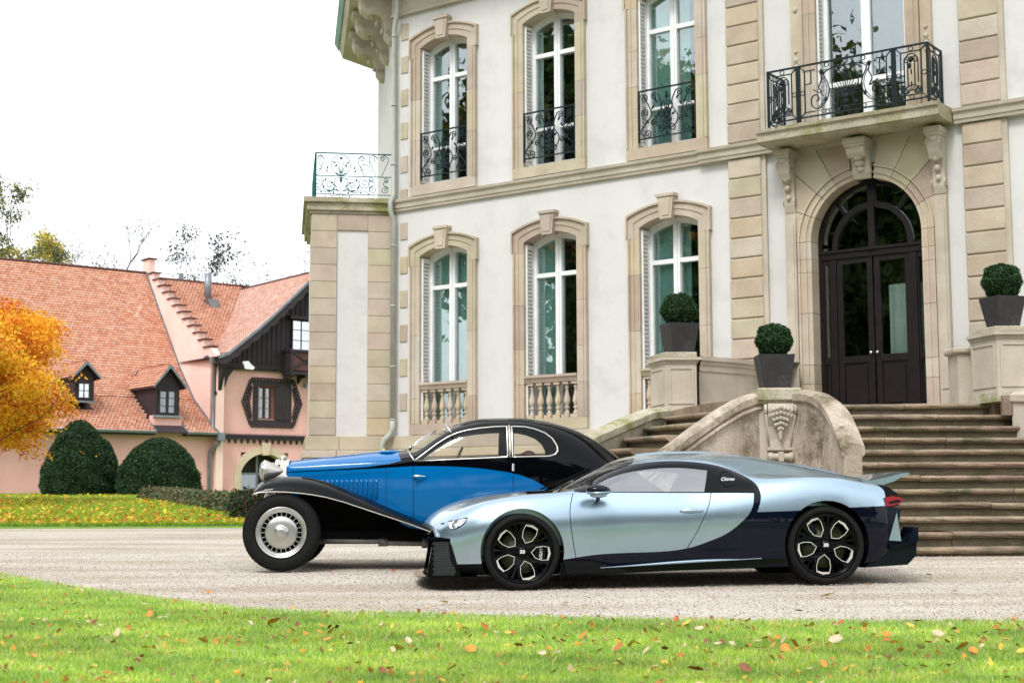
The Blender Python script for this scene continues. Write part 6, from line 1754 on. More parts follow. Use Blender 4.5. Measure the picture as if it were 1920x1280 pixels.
def _vol(me):
    bm = bmesh.new(); bm.from_mesh(me); v = abs(bm.calc_volume()); nm = sum(1 for e in bm.edges if not e.is_manifold); bm.free(); return v, nm
def _bool1(a_me, b_me, op, us, jit):
    a, b = me_obj(a_me), me_obj(b_me)
    b.location = (jit, 0, jit * .7)
    m = a.modifiers.new('b', 'BOOLEAN'); m.operation = op; m.solver = 'EXACT'; m.object = b
    m.material_mode = 'TRANSFER'; m.use_self = us
    dg = bpy.context.evaluated_depsgraph_get(); dg.update()
    r = bpy.data.meshes.new_from_object(a.evaluated_get(dg), depsgraph=dg)
    bpy.data.objects.remove(a); bpy.data.objects.remove(b)
    return r
def boolean(me, cutters, op='DIFFERENCE', solver='EXACT', us=False):
    """new mesh; each cut is checked by volume and repeated more carefully when it went wrong"""
    cur = me
    for c in cutters:
        va, _ = _vol(cur); vb, _ = _vol(c); best = None
        for (u, j) in ((False, 0), (False, .00037), (False, -.00053), (True, 0), (True, .0007)):
            r = _bool1(cur, c, op, u, j); v, nm = _vol(r)
            ok = (va - vb - .02 <= v <= va + .01) if op == 'DIFFERENCE' else (1e-6 < v <= min(va, vb) + .01)
            score = (0 if ok else 1000) + nm
            if best is None or score < best[0]: best = (score, r)
            if ok and nm <= 4: break
        cur = best[1]
    return cur

def prism_me(poly, a0, a1, axis='y', m='blackin', smooth=False):
    mb = MB(); mb.prism(poly, a0, a1, axis, smooth=smooth); return mb.mesh('cutter', M[m])

def cyl_me(c, r, y0, y1, n=56, m='blackin'):
    return prism_me([(c[0] + r * math.cos(2*math.pi*i/n), c[1] + r * math.sin(2*math.pi*i/n)) for i in range(n)], y0, y1, 'y', m)

class Ref:
    """the smooth body surface, used to give cut pieces clean normals"""
    def __init__(s, me):
        s.me = me; bm = bmesh.new(); bm.from_mesh(me); s.bvh = BVHTree.FromBMesh(bm)
        bm.verts.ensure_lookup_table(); bm.faces.ensure_lookup_table()
        s.vn = [v.normal.copy() for v in bm.verts]; s.co = [v.co.copy() for v in bm.verts]
        s.fv = [[v.index for v in f.verts] for f in bm.faces]; bm.free()
    def normal(s, p):
        loc, n, i, d = s.bvh.find_nearest(p)
        if loc is None: return None, 1e9, None
        ws = []; tot = 0
        for vi in s.fv[i]:
            w_ = 1 / ((s.co[vi] - loc).length ** 2 + 1e-7); ws.append((w_, s.vn[vi])); tot += w_
        v = Vector((0, 0, 0))
        for w_, q in ws: v += q * w_
        return v.normalized(), d, n

def smooth_from(me, ref, tol=.003):
    me.update()
    nrm = []
    co = [v.co for v in me.vertices]
    cache = {}
    for p in me.polygons:
        ctr = p.center; fn = p.normal
        rn, d, rf = ref.normal(ctr)
        on = rn is not None and d < tol and abs(fn.dot(rf)) > .8
        sg = 1 if on and fn.dot(rf) > 0 else -1
        for li in p.loop_indices:
            if on:
                vi = me.loops[li].vertex_index
                if vi not in cache: cache[vi] = ref.normal(co[vi])[0]
                nrm.append(tuple(cache[vi] * sg))
            else: nrm.append(tuple(fn))
    for p in me.polygons: p.use_smooth = True
    me.normals_split_custom_set(nrm)
    return me

def finish(me, name, mat_, parent, ref=None, tol=.003):
    """give a cut piece its paint; faces made by cutters keep the cutter's dark material"""
    mats = [m for m in me.materials]
    me.materials.clear()
    for i, m in enumerate(mats):
        me.materials.append(mat_ if (m is None or m.name.startswith('placeholder')) else m)
    if not mats: me.materials.append(mat_)
    if ref: smooth_from(me, ref, tol)
    return link(name, me, parent)
def split_sides(me, nm, m, parent, ref):
    """panes that sit on both sides of the car become two objects"""
    ys = [p.center.y for p in me.polygons]
    if not ys or min(abs(y) for y in ys) < .3: return finish(me, nm, m, parent, ref)
    for s in (-1, 1):
        bm = bmesh.new(); bm.from_mesh(me)
        bmesh.ops.delete(bm, geom=[f for f in bm.faces if f.calc_center_median().y * s < 0], context='FACES')
        q = bpy.data.meshes.new(nm); bm.to_mesh(q); bm.free(); q.materials.append(M['placeholder'])
        for p in q.polygons: p.material_index = 0
        o = finish(q, nm, m, parent, ref)
    return o
M['placeholder'] = bpy.data.materials.new('placeholder')

def text_me(s, size, depth, m, bold=False, shear=0.0):
    cu = bpy.data.curves.new('lettering', 'FONT'); cu.body = s; cu.size = size; cu.extrude = depth; cu.align_x = 'CENTER'; cu.align_y = 'CENTER'; cu.shear = shear
    if bold: cu.offset = size * .02
    o = bpy.data.objects.new('lettering', cu); COL.objects.link(o)
    dg = bpy.context.evaluated_depsgraph_get(); dg.update()
    me = bpy.data.meshes.new_from_object(o.evaluated_get(dg), depsgraph=dg)
    bpy.data.objects.remove(o); me.materials.clear(); me.materials.append(m); return me

def plate_holes(outer, hs_, y0, y1, m=0):
    """flat plate in x-z with holes, extruded y0..y1"""
    mb = MB(); loops = [outer] + hs_
    flat = [p for l in loops for p in l]
    tri = tessellate_polygon([[Vector((p[0], p[1], 0)) for p in l] for l in loops])
    n = len(flat); mb.v = [(p[0], y0, p[1]) for p in flat] + [(p[0], y1, p[1]) for p in flat]
    for t in tri:
        mb.f += [tuple(t), tuple(n + i for i in reversed(t))]; mb.m += [m, m]; mb.sm += [False, False]
    o = 0
    for l in loops:
        k = len(l)
        for i in range(k):
            j = (i + 1) % k; mb.f.append((o+i, o+j, n+o+j, n+o+i)); mb.m.append(m); mb.sm.append(False)
        o += k
    return mb
# ================================================================== SILVER-BLUE HYPERCAR
# frame: x from the front axle towards the tail, near side is -y, z up. origin on the ground at the middle of the front axle
_a = math.atan2(.20, 2.743)
SX = .975
HC = 1.0                                   # half width
_fx, _fy = .09, 13.2
HYL = (_fx - math.sin(_a) * HC, _fy + math.cos(_a) * HC, 0)
hy = thing('sports_car', 'silver-blue two-tone hypercar with black lower body parked in front on the gravel', 'car', (HYL[0], HYL[1], 0.0), _a)
hy.rotation_euler = (0, -math.atan2(.030, 2.75), _a); hy.scale = (SX, 1, 1)
def hpx(px, py, y=-1.0):
    """photo point on the car's vertical plane at y -> (x, z) in the car frame"""
    n = Vector((math.sin(_a), -math.cos(_a), 0)); P = Vector((HYL[0], HYL[1], 0)) + n * (-y)
    d = ray(px, py); k = (P - Vector((0, 0, CAM_H))).dot(n) / d.dot(n); q = Vector((0, 0, CAM_H)) + d * k
    x = (q - Vector(HYL)).dot(Vector((math.cos(_a), math.sin(_a), 0))) / SX; return (x, q.z - .030 / 2.82 * x)
FW, RW, FR_, RR_ = (0.0, .335), (2.785, .350), .335, .350

#        x     zb   | B(w,z)      C(w,z)      D(w,z)      E(w,z)      F(w,z)      G(w,z)     zt
HT = [
 (-.885,  0, .15,  .55, .15,  .76, .20,  .80, .33,  .78, .46,  .70, .525, .46, .555, .23, .565, 0, .57),
 (-.82,  0, .14,  .62, .14,  .82, .19,  .86, .34,  .85, .49,  .77, .575, .52, .62,  .26, .64,  0, .645),
 (-.66,  0, .13,  .70, .13,  .88, .18,  .93, .36,  .92, .54,  .83, .665, .55, .71,  .28, .735, 0, .745),
 (-.36,  0, .13,  .74, .13,  .92, .17,  .985, .38, .985, .60, .88, .765, .58, .775, .30, .805, 0, .825),
 (0.0,   0, .13,  .76, .13,  .94, .17,  1.0, .40,  1.0, .64,  .885, .825, .60, .805, .32, .845, 0, .865),
 (.35,   0, .13,  .76, .13,  .94, .17,  .985, .38, .985, .62, .88, .84,  .62, .835, .34, .875, 0, .895),
 (.55,   0, .13,  .76, .13,  .93, .17,  .965, .38, .965, .62, .875, .848, .68, .895, .37, .955, 0, .975),
 (.80,   0, .13,  .76, .13,  .92, .17,  .955, .38, .955, .63, .865, .852, .675, .99, .37, 1.06,  0, 1.08),
 (1.10,  0, .135, .76, .135, .92, .17,  .95, .38,  .955, .63, .865, .853, .665, 1.07, .37, 1.15,  0, 1.178),
 (1.45,  0, .14,  .77, .14,  .92, .18,  .95, .38,  .955, .63, .865, .855, .67, 1.105, .37, 1.19,  0, 1.215),
 (1.78,  0, .145, .78, .145, .93, .185, .955, .38, .965, .64, .88, .86,   .675, 1.09, .38, 1.19,  0, 1.217),
 (2.08,  0, .15,  .79, .15,  .95, .195, .98, .39,  .99, .645, .905, .888, .675, 1.035, .38, 1.165, 0, 1.19),
 (2.38,  0, .155, .80, .155, .97, .20,  1.01, .40, 1.015, .66, .925, .925, .67, .985, .37, 1.12, 0, 1.148),
 (2.66,  0, .155, .80, .155, .98, .20,  1.02, .41, 1.02, .69,  .93, .948,  .66, .955, .36, 1.075, 0, 1.10),
 (2.95,  0, .16, .80, .16, .97, .205,  1.015, .41, 1.015, .69, .92, .938, .65, .93, .34, 1.02, 0, 1.055),
 (3.22,  0, .17,  .80, .17,  .94, .22,  .985, .41, .985, .67,  .89, .90,  .62, .895, .32, .965,  0, .995),
 (3.42,  0, .19,  .78, .19,  .91, .24,  .955, .41, .955, .65,  .865, .862,  .6, .87, .30, .925,  0, .955),
 (3.54,  0, .23,  .76, .23,  .87, .27,  .91, .41,  .91, .61,   .84, .80,  .58, .83, .28, .87,   0, .89)]
HT = [tuple([r[0], r[1], r[2] - .025] + list(r[3:])) for r in HT]
def hy_off(x, w_, z):
    f = .20 * max(0.0, min(1.0, (-.3 - x) / .6)) * w_ ** 2.2
    r = -.16 * max(0.0, min(1.0, (x - 2.95) / .6)) * w_ ** 2
    slope = .10 * max(0, min(1, (-.6 - x) / .34)) * (.5 - z) * -1 if False else 0
    return f + r + slope
xs = sorted(set([-.885, -.85] + [lerp(-.82, 3.54, i / 84) for i in range(85)]))
VOL = loft_body(HT, xs, 7, hy_off, M['placeholder'], 'hypercar_volume')
REF_ = Ref(VOL)
# hollow cabin
inner = loft_body([tuple([r[0]] + [((v * .95 - .02 if v > 0 else 0.0) if i % 2 == 0 else v - .035) for i, v in enumerate(r[1:])]) for r in HT], [lerp(.64, 2.6, i / 28) for i in range(29)], 5, None, M['blackin'], 'cabin_void')
box = MB(); box.box(.30, 2.42, -1.2, 1.2, .42, 1.4); cab = boolean(inner, [box.mesh('c', M['blackin'])], 'INTERSECT')
CUT = {}
front_arch = [cyl_me((0, .335), .378, s * .60, s * 1.3) for s in (-1, 1)]
rear_arch = [cyl_me((2.79, .35), .395, s * .58, s * 1.3) for s in (-1, 1)]
V1 = boolean(VOL, front_arch + rear_arch)
rear_cut = prism_me([(3.39, .3), (3.382, .70), (3.385, .87), (3.43, 1.2), (4, 1.2), (4, -.2), (3.33, -.2)], -1.3, 1.3)
V1 = boolean(V1, [cab, rear_cut])
# ---- outlines traced on the side of the car
P = lambda L, y=-1.0: [hpx(a, b, y) for a, b in L]
band_out = spline([(p[0], p[1], 0) for p in P([(1040, 1052), (1130, 1046), (1240, 1042), (1290, 1035), (1327, 1025), (1365, 1010), (1395, 990), (1414, 968), (1424, 947), (1427.5, 927), (1422, 908), (1405, 891), (1378, 877), (1340, 867), (1290, 862), (1240, 863), (1190, 870), (1150, 880), (1118, 893), (1092, 909), (1079, 921)], -.95)], 4)
band_in = spline([(p[0], p[1], 0) for p in P([(1045, 1050), (1130, 1038), (1240, 1033.5), (1290, 1027), (1325, 1016), (1362, 1000), (1390, 978), (1406, 960), (1413, 943), (1415, 924.5)], -.95)], 4)
dlo = spline([(p[0], p[1], 0) for p in P([(1415, 924), (1412, 908), (1396, 893), (1374, 882), (1340, 873), (1290, 868.5), (1240, 870), (1195, 877), (1155, 888), (1122, 903), (1090, 922.5)], -.9)], 4)
bo_, bi_, dl_ = [(p.x, p.y) for p in band_out], [(p.x, p.y) for p in band_in], [(p.x, p.y) for p in dlo]
band_poly = bi_ + dl_[1:] + list(reversed(bo_))[0:]
# windows sit inside the band
side_win = spline([(p[0], p[1], 0) for p in P([(1104, 921.5), (1122, 909), (1150, 895), (1185, 884.5), (1230, 878), (1280, 876), (1333, 881)], -.86)], 4)
sw = [(p.x, p.y) for p in side_win] + P([(1321, 921.5)], -.86)
qw = P([(1337, 882), (1366, 890), (1389, 903), (1384, 906), (1362, 912), (1342, 921.5), (1325, 921.5)], -.86)
split_y = P([(1360, 963), (1417, 960), (1465, 958.5), (1497, 957), (1600, 951), (1760, 944)], -1.0)
# lower black: everything under the band on the sill, and the rear quarter below the split
sill = [(-1.6, -.2)] + [(-1.6, .02)]
low = [(.33, -.1), (.33, .262)] + [p for p in bo_ if p[1] < split_y[1][1] + .0 and p[0] > .3 and p[0] < 2.4 and p[1] < .655][1:] + split_y[1:] + [(4.2, -.1)]
# nose black: grille corner and front apron
apron = P([(857, 1056), (905, 1053)], -.95)
nose_gr = P([(700, 1004), (803, 1004), (842, 1009), (848, 1022), (858, 1057), (930, 1055)], -.9) + [(.33, .245), (.33, -.1), (-2, -.1)]
c_band = prism_me(band_poly, -1.3, 1.3, m='navy_carbon')
c_dlo = prism_me(dl_, -1.3, 1.3)
c_low = prism_me(low, -1.3, 1.3, m='navy_carbon')
c_nose = prism_me(nose_gr, -1.3, 1.3, m='gloss_black')
wsp = [(.16, -.62), (.16, .62)]
ws_poly = [(.30, -.30), (.36, -.50), (.47, -.66), (.62, -.655), (.85, -.625), (1.08, -.575), (1.13, -.40), (1.16, 0), (1.13, .40), (1.08, .575), (.85, .625), (.62, .655), (.47, .66), (.36, .50), (.30, .30), (.28, 0)]
c_ws = prism_me(ws_poly, .72, 1.5, 'z')
doorP = P([(1079, 924), (1073, 945), (1071, 965), (1073, 992), (1077, 1020), (1082, 1048)], -1.0)
doorR = P([(1288, 1033), (1307, 1002), (1322, 972), (1332, 950), (1340, 922)], -1.0)
def thin(poly, w_):      # outline of a groove following an open line
    a, b = [], []
    for i, p in enumerate(poly):
        q, r = poly[max(i-1, 0)], poly[min(i+1, len(poly)-1)]; d = Vector((r[0]-q[0], r[1]-q[1])).normalized(); a.append((p[0] - d.y*w_, p[1] + d.x*w_)); b.append((p[0] + d.y*w_, p[1] - d.x*w_))
    return a + list(reversed(b))
def sm2(L, k=5): return [(p.x, p.y) for p in spline([(a, b, 0) for a, b in L], k)]
gro = [thin(sm2(doorP), .0035), thin(sm2(doorR), .0035)]
grooves = [prism_me(g, -1.2, -.80) for g in gro] + [prism_me(g, .80, 1.2) for g in gro]
hood_seam = [(-.55, -.74), (-.3, -.72), (0, -.70), (.3, -.69)]
g_h = [prism_me(thin(sm2([(x, s * y) for x, y in hood_seam]), .003), .6, .9, 'z') for s in (-1, 1)]
def grown(poly, k, dx=0, dz=0):
    cx = sum(p[0] for p in poly) / len(poly); cz = sum(p[1] for p in poly) / len(poly)
    return [(cx + (p[0] - cx) * k + dx, cz + (p[1] - cz) * k + dz) for p in poly]
c_dlo2 = prism_me(grown(dl_, 1.007), -1.31, 1.31); c_low2 = prism_me(grown(low, 1, .0021, .0017), -1.32, 1.32, m='navy_carbon')
c_nose2 = prism_me([(x + (.02 if x > .3 else 0), z) for x, z in nose_gr], -1.33, 1.33, m='gloss_black')
body = boolean(V1, [c_low2, c_nose2, c_band, c_dlo2, c_ws] + grooves)
body_o = finish(body, 'body', M['silver_blue'], hy, REF_)
lowm = boolean(V1, [c_low], 'INTERSECT')
finish(lowm, 'lower_body', M['navy_carbon'], hy, REF_)
finish(boolean(boolean(V1, [c_nose], 'INTERSECT'), [cyl_me((0, .335), .40, -1.3, 1.3)] if False else []), 'front_apron', M['mesh'], hy, REF_)
bandm = boolean(boolean(V1, [c_band], 'INTERSECT'), [c_low2])
finish(bandm, 'side_loop_trim', M['navy_carbon'], hy, REF_)
c_sw, c_qw = prism_me(sw, -1.3, 1.3), prism_me(qw, -1.3, 1.3)
frame_m = boolean(boolean(V1, [c_dlo], 'INTERSECT'), [c_sw])
finish(frame_m, 'window_frame', M['gloss_black'], hy, REF_)
def shell_piece(cut, m, nm):
    """thin outer skin where the cutter meets the body"""
    mb = MB()
    bm = bmesh.new(); bm.from_mesh(boolean(V1, [cut], 'INTERSECT'))
    bm.faces.ensure_lookup_table(); kill = []
    for f in bm.faces:
        rn, d, rf = REF_.normal(f.calc_center_median())
        if d > .002 or f.normal.dot(rf) < .8: kill.append(f)
    bmesh.ops.delete(bm, geom=kill, context='FACES'); me = bpy.data.meshes.new(nm); bm.to_mesh(me); bm.free()
    me.materials.clear(); me.materials.append(M['placeholder'])
    for p in me.polygons: p.material_index = 0
    return split_sides(me, nm, m, hy, REF_)
shell_piece(c_sw, M['carglass'], 'side_window')
wso = shell_piece(c_ws, M['darkglass'], 'windscreen')
# quarter badge and script
qb = MB(); c = hpx(1364, 897, -.80); qb.ring([(c[0] + .066*math.cos(a), c[1] + .066*math.sin(a)) for a in [2*math.pi*i/28 for i in range(28)]], [(c[0] + .070*math.cos(a), c[1] + .070*math.sin(a)) for a in [2*math.pi*i/28 for i in range(28)]], -.004, .004)
def on_side(mb_or_me, c, dist=.006, is_me=False, off=0.0):
    pass
def side_y(x, z):        # near surface of the body at (x, z)
    h = REF_.bvh.ray_cast(Vector((x, -2, z)), Vector((0, 1, 0)))
    return h[0].y if h[0] else -.9
def wrap_side(me, lift=.005):
    for v in me.vertices: v.co.y = side_y(v.co.x, v.co.z) - lift + v.co.y * .3
    return me
link('badge_ring', wrap_side(qb.mesh('badge_ring', M['mesh']), .004), hy)
tm = text_me('Chiron', .044, .0006, M['whitepaint'], shear=.55)
tm.transform(Matrix.Translation((c[0], 0, c[1] - .004)) @ Matrix.Rotation(math.pi/2, 4, 'X')); link('script_badge', wrap_side(tm, .006), hy)
# rear deck: everything behind the rear cut is built here
_before = set(bpy.data.objects)
rt = MB()
tail_sec = [(-.85, .70), (-.86, .46), (-.84, .24)]
m = MB(); m.box(3.30, 3.47, -.84, .84, .22, .86); m.obj('rear_panel', M['gloss_black'], hy)
m = MB(); m.prism([(3.43, .73), (3.46, .885), (3.50, .90), (3.60, .83), (3.615, .72), (3.55, .705)], -.80, .80, 'y'); m.obj('tail_fascia', M['gloss_black'], hy)
for s in (-1, 1):
    lm = MB(); pl = [(3.45, .715), (3.455, .795), (3.53, .805), (3.60, .785), (3.615, .765), (3.60, .74), (3.54, .725), (3.50, .715)]
    lm.prism(pl, s*.78, s*.92, 'y'); l = lm.obj('tail_light', M['redlamp'], hy)
    q = MB(); q.prism([(3.48, .755), (3.57, .772), (3.60, .762), (3.57, .748), (3.48, .735)], s*.915, s*.925, 'y'); q.obj('lamp_core', M['gloss_black'], l)
# diffuser, bumper sides
for s in (-1, 1):
    q = MB(); q.prism([(3.30, .22), (3.44, .72), (3.60, .69), (3.575, .56), (3.56, .43), (3.70, .43), (3.72, .47), (3.735, .40), (3.725, .27), (3.64, .19), (3.22, .17)], s*.66, s*.90, 'y'); dfo = q.obj('rear_bumper_side', M['navy_carbon'], hy)
    q = MB(); q.prism([(3.47, .41), (3.555, .66), (3.585, .40)], s*.895, s*.91, 'y'); q.obj('reflector_plate', M['silver_blue'], dfo)
    q = MB(); q.prism([(3.47, .33), (3.74, .40), (3.745, .52), (3.70, .525), (3.64, .40), (3.47, .36)], s*.64, s*.93, 'y'); q.obj('bumper_fin', M['navy_carbon'], dfo)
q = MB(); q.prism([(3.3, .2), (3.42, .48), (3.70, .43), (3.72, .24), (3.66, .175)], -.66, .66, 'y'); q.obj('diffuser', M['mesh'], hy)
# wing
wg = MB(); rows = []
for i in range(21):
    y = lerp(-.70, .70, i / 20); e = -.35 - (abs(y) / .70) ** 6 * .4
    rows.append([(3.28, y, .955), (3.40, y, .965 + .02*e), (3.55, y, 1.0 + .03*e), (3.68, y, 1.03 + .03*e), (3.76, y, 1.04 + .03*e), (3.765, y, 1.02 + .03*e), (3.70, y, .985), (3.62, y, .94), (3.50, y, .905), (3.36, y, .92)])
wg.grid(rows, smooth=False, closeu=True)
for base in (0, 200): wg.f.append(tuple(base + i for i in range(10))); wg.m.append(0); wg.sm.append(False)
wo = wg.obj('rear_wing', M['silver_blue'], hy)
q = MB(); q.box(3.50, 3.58, -.5, .5, .86, .93); q.obj('wing_support', M['gloss_black'], wo)
for o_ in set(bpy.data.objects) - _before:
    if o_.parent is hy: o_.location.x -= .075; o_.location.z -= .028
# side blade and sill skirt
for s in (-1, 1):
    sk = MB(); L1 = [(.33, .235), (.36, .125), (.9, .135), (1.4, .15), (2.0, .185), (2.40, .205), (2.42, .245), (1.6, .215), (1.0, .205), (.72, .195)]
    sk.prism(L1, s*.80, s*.985, 'y'); so = sk.obj('side_skirt', M['gloss_black'], hy)
    q = MB(); rows = []
    for i in range(25):
        t = i / 24; x = lerp(.70, 2.18, t); z = lerp(.185, .243, t); h_ = .004 + .030 * math.sin(math.pi * min(1, t * 1.15)) * t
        rows.append([(x, s*.975, z - .004), (x, s*(.995), z), (x, s*.99, z + h_), (x, s*.96, z + h_ + .004)])
    q.grid(rows); q.obj('silver_blade', M['silver_blue'], so)
    q = MB(); q.prism([(.37, .255), (.40, .14), (.98, .148), (.63, .25)], s*.975, s*.988, 'y'); q.obj('skirt_panel', M['mesh'], so)
# splitter, grille corner
sp_ = MB()
out_ = [(-.975, 0), (-.965, -.3), (-.935, -.6), (-.895, -.80), (-.84, -.90), (-.6, -.955), (-.40, -.975)]
o2 = out_ + [(-.40, -.6), (-.75, 0)]
full = out_ + [(-.40, -.5), (-.40, .5)] + [(x, -y) for x, y in reversed(out_[1:])]
sp_.prism(full, .112, .130, 'z'); spl = sp_.obj('front_splitter', M['gloss_black'], hy)
for s in (-1, 1):
    q = MB(); q.prism([(-.86, .13), (-.80, .45), (-.64, .45), (-.60, .38), (-.555, .13)], s*.80, s*.875, 'y')
    q.xform(Matrix.Rotation(0, 4, 'Z')); a_ = q.obj('air_intake_frame', M['gloss_black'], hy)
    q = MB()
    for i in range(7):
        for j in range(13):
            x = -.79 + i * .028 + (j % 2) * .014; z = .15 + j * .0225
            q.lathe([(.0095, -.003), (.013, -.003), (.013, .003), (.0095, .003)], (x, s*.882, z), 6, 'y', closed=True, smooth=False)
    tag(q.obj('grille_mesh', M['wire'], a_), kind='stuff')
    q = MB(); q.prism([(-.815, .14), (-.79, .43), (-.655, .43), (-.60, .14)], s*.874, s*.878, 'y'); q.obj('intake_shadow', M['blackin'], a_)
    q = MB(); q.prism([(-.86, .455), (-.84, .475), (-.66, .462), (-.625, .44), (-.60, .37), (-.615, .37), (-.64, .43), (-.68, .448)], s*.80, s*.895, 'y'); q.obj('intake_lip', M['chrome'] if False else M['gloss_black'], a_)
# horseshoe grille on the nose
q = MB(); hsn = [(-.19, .16), (-.20, .32), (-.185, .44), (-.12, .52), (0, .55), (.12, .52), (.185, .44), (.20, .32), (.19, .16)]
hsi = [(a * .88, b if b < .2 else b * .965) for a, b in hsn]
q.ring(hsi, hsn, 0, .06, closed=False); q.v = [(-.80 + v[1] * .5, v[0], v[2]) for v in q.v]; q.obj('horseshoe_grille', M['gloss_black'], hy)
# headlights
for s in (-1, 1):
    pl = P([(842, 978.5), (858, 974), (877, 970.5), (873, 978), (864, 986), (852, 992), (845, 991)], -.86)
    me = prism_me(pl, s*.5, s*1.2, m='blackin')
    bm = bmesh.new(); bm.from_mesh(boolean(VOL, [me], 'INTERSECT')); kill = []
    for f in bm.faces:
        rn, d, rf = REF_.normal(f.calc_center_median())
        if d > .002 or f.normal.dot(rf) < .8: kill.append(f)
    bmesh.ops.delete(bm, geom=kill, context='FACES')
    for v in bm.verts:
        n_, d, _ = REF_.normal(v.co); v.co += n_ * .004
    me2 = bpy.data.meshes.new('headlight'); bm.to_mesh(me2); bm.free(); me2.materials.clear(); me2.materials.append(M['lampface'])
    hl = link('headlight', me2, hy)
    sl = P([(816, 985.5), (830, 980), (846, 975.2), (877, 969), (878, 971), (848, 978.5), (832, 982.5)], -.86)
    q = MB(); q.prism([(x, z) for x, z in sl], 0, .006, 'y'); q.v = [(v[0], s * (abs(side_y(v[0], v[2])) + .003 + v[1] * .5), v[2]) for v in q.v]; q.obj('lamp_brow', M['gloss_black'], hl)
    for (a, b) in ((855, 985), (864, 979.5)):
        x, z = hpx(a, b, -.86); y = side_y(x, z) if s < 0 else -side_y(x, z)
        q = MB(); q.blob((x, y - s * .0, z), (.014, .010, .012), 2); q.obj('lamp_unit', M['chrome'], hl)
    rim = MB(); loop = []
    for (x, z) in pl:
        y = side_y(x, z); loop.append((x, s * -y if s > 0 else y, z))
    loop = [(a, (abs(b) + .006) * s, c_) for a, b, c_ in loop]
    rim.tube(loop, .0035, 4, closed=True); rim.obj('lamp_rim', M['gloss_black'], hl)
# mirrors
for s in (-1, 1):
    x0, z0 = hpx(1124, 919, -1.06)
    q = MB(); q.blob((0, 0, 0), (.115, .085, .052), 3)
    q.v = [(v[0] - .02 * (v[2] / .05), v[1], v[2] * (1 if v[2] > 0 else .75)) for v in q.v]
    q.xform(Matrix.Translation((x0, s*1.06, z0))); mo = q.obj('door_mirror', M['navy_carbon'], hy)
    q = MB(); q.tube([(x0 - .105, s*1.10, z0 - .020), (x0, s*1.145, z0 - .022), (x0 + .105, s*1.10, z0 - .012)], .011, 6); q.obj('mirror_strip', M['silver_blue'], mo)
    q = MB(); q.blob((x0, s*1.05, z0 - .038), (.085, .06, .028), 2); q.obj('mirror_base', M['silver_blue'], mo)
    q = MB(); q.tube([(x0, s*1.02, z0 - .05), (x0 + .01, s*.95, z0 - .075), (x0 + .01, s*.88, z0 - .07)], .020, 6); q.obj('mirror_arm', M['gloss_black'], mo)
# door handle, fuel
for s in (-1, 1):
    x0, z0 = hpx(1299, 958, -.96); y = abs(side_y(x0, z0))
    q = MB(); q.blob((x0, s*(y + .004), z0 + .004), (.115, .022, .020), 2); ho = q.obj('door_handle', M['silver_blue'], hy)
    q = MB(); q.blob((x0 - .01, s*(y + .000), z0 + .018), (.055, .016, .014), 2); q.blob((x0 + .0, s*(y - .004), z0 - .025), (.06, .012, .012), 2); q.obj('handle_recess', M['silver_blue'], ho)
# cowl with wiper
q = MB(); q.box(.10, .34, -.45, .45, .84, .868); q.obj('wiper_cowl', M['blackin'], hy)
q = MB(); q.tube([(.22, -.5, .885), (.45, -.25, .955), (.75, -.1, 1.085)], .008, 5); q.obj('wiper', M['blackin'], hy)
# roof seam and central spine
sp2 = MB()
rows = [[(x, -.012, interp(HT, x)[-1] - .004), (x, 0, interp(HT, x)[-1] + .014), (x, .012, interp(HT, x)[-1] - .004)] for x in [lerp(1.2, 3.2, i/30) for i in range(31)]]
sp2.grid(rows); sp2.obj('roof_spine', M['silver_blue'], hy)
# interior
q = MB(); q.box(.30, 2.4, -.80, .80, .22, .26); q.obj('cabin_floor', M['blackin'], hy)
for s in (-1, 1):
    q = MB(); q.box(1.25, 1.75, s*.42 - .25, s*.42 + .25, .28, .45, bev=.05); q.prism([(1.66, .40), (1.86, .40), (2.0, .90), (1.97, 1.02), (1.90, 1.03), (1.83, .92)], s*.42 - .22, s*.42 + .22, 'y'); q.obj('seat', M['cream'], hy)
q = MB(); q.prism([(.40, .6), (.55, .84), (.85, .86), (.95, .78), (.9, .55), (.6, .4)], -.78, .78, 'y'); q.obj('dashboard', M['blackin'], hy)
q = MB(); q.tube([(1.0 + .04*math.cos(a), -.42 + .17*math.sin(a), .80 + .17*math.cos(a)) for a in [2*math.pi*i/24 for i in range(24)]], .014, 6, closed=True); q.obj('steering_wheel', M['blackin'], hy)
q = MB(); q.box(2.02, 2.1, -.8, .8, .45, .95); q.obj('rear_bulkhead', M['blackin'], hy)

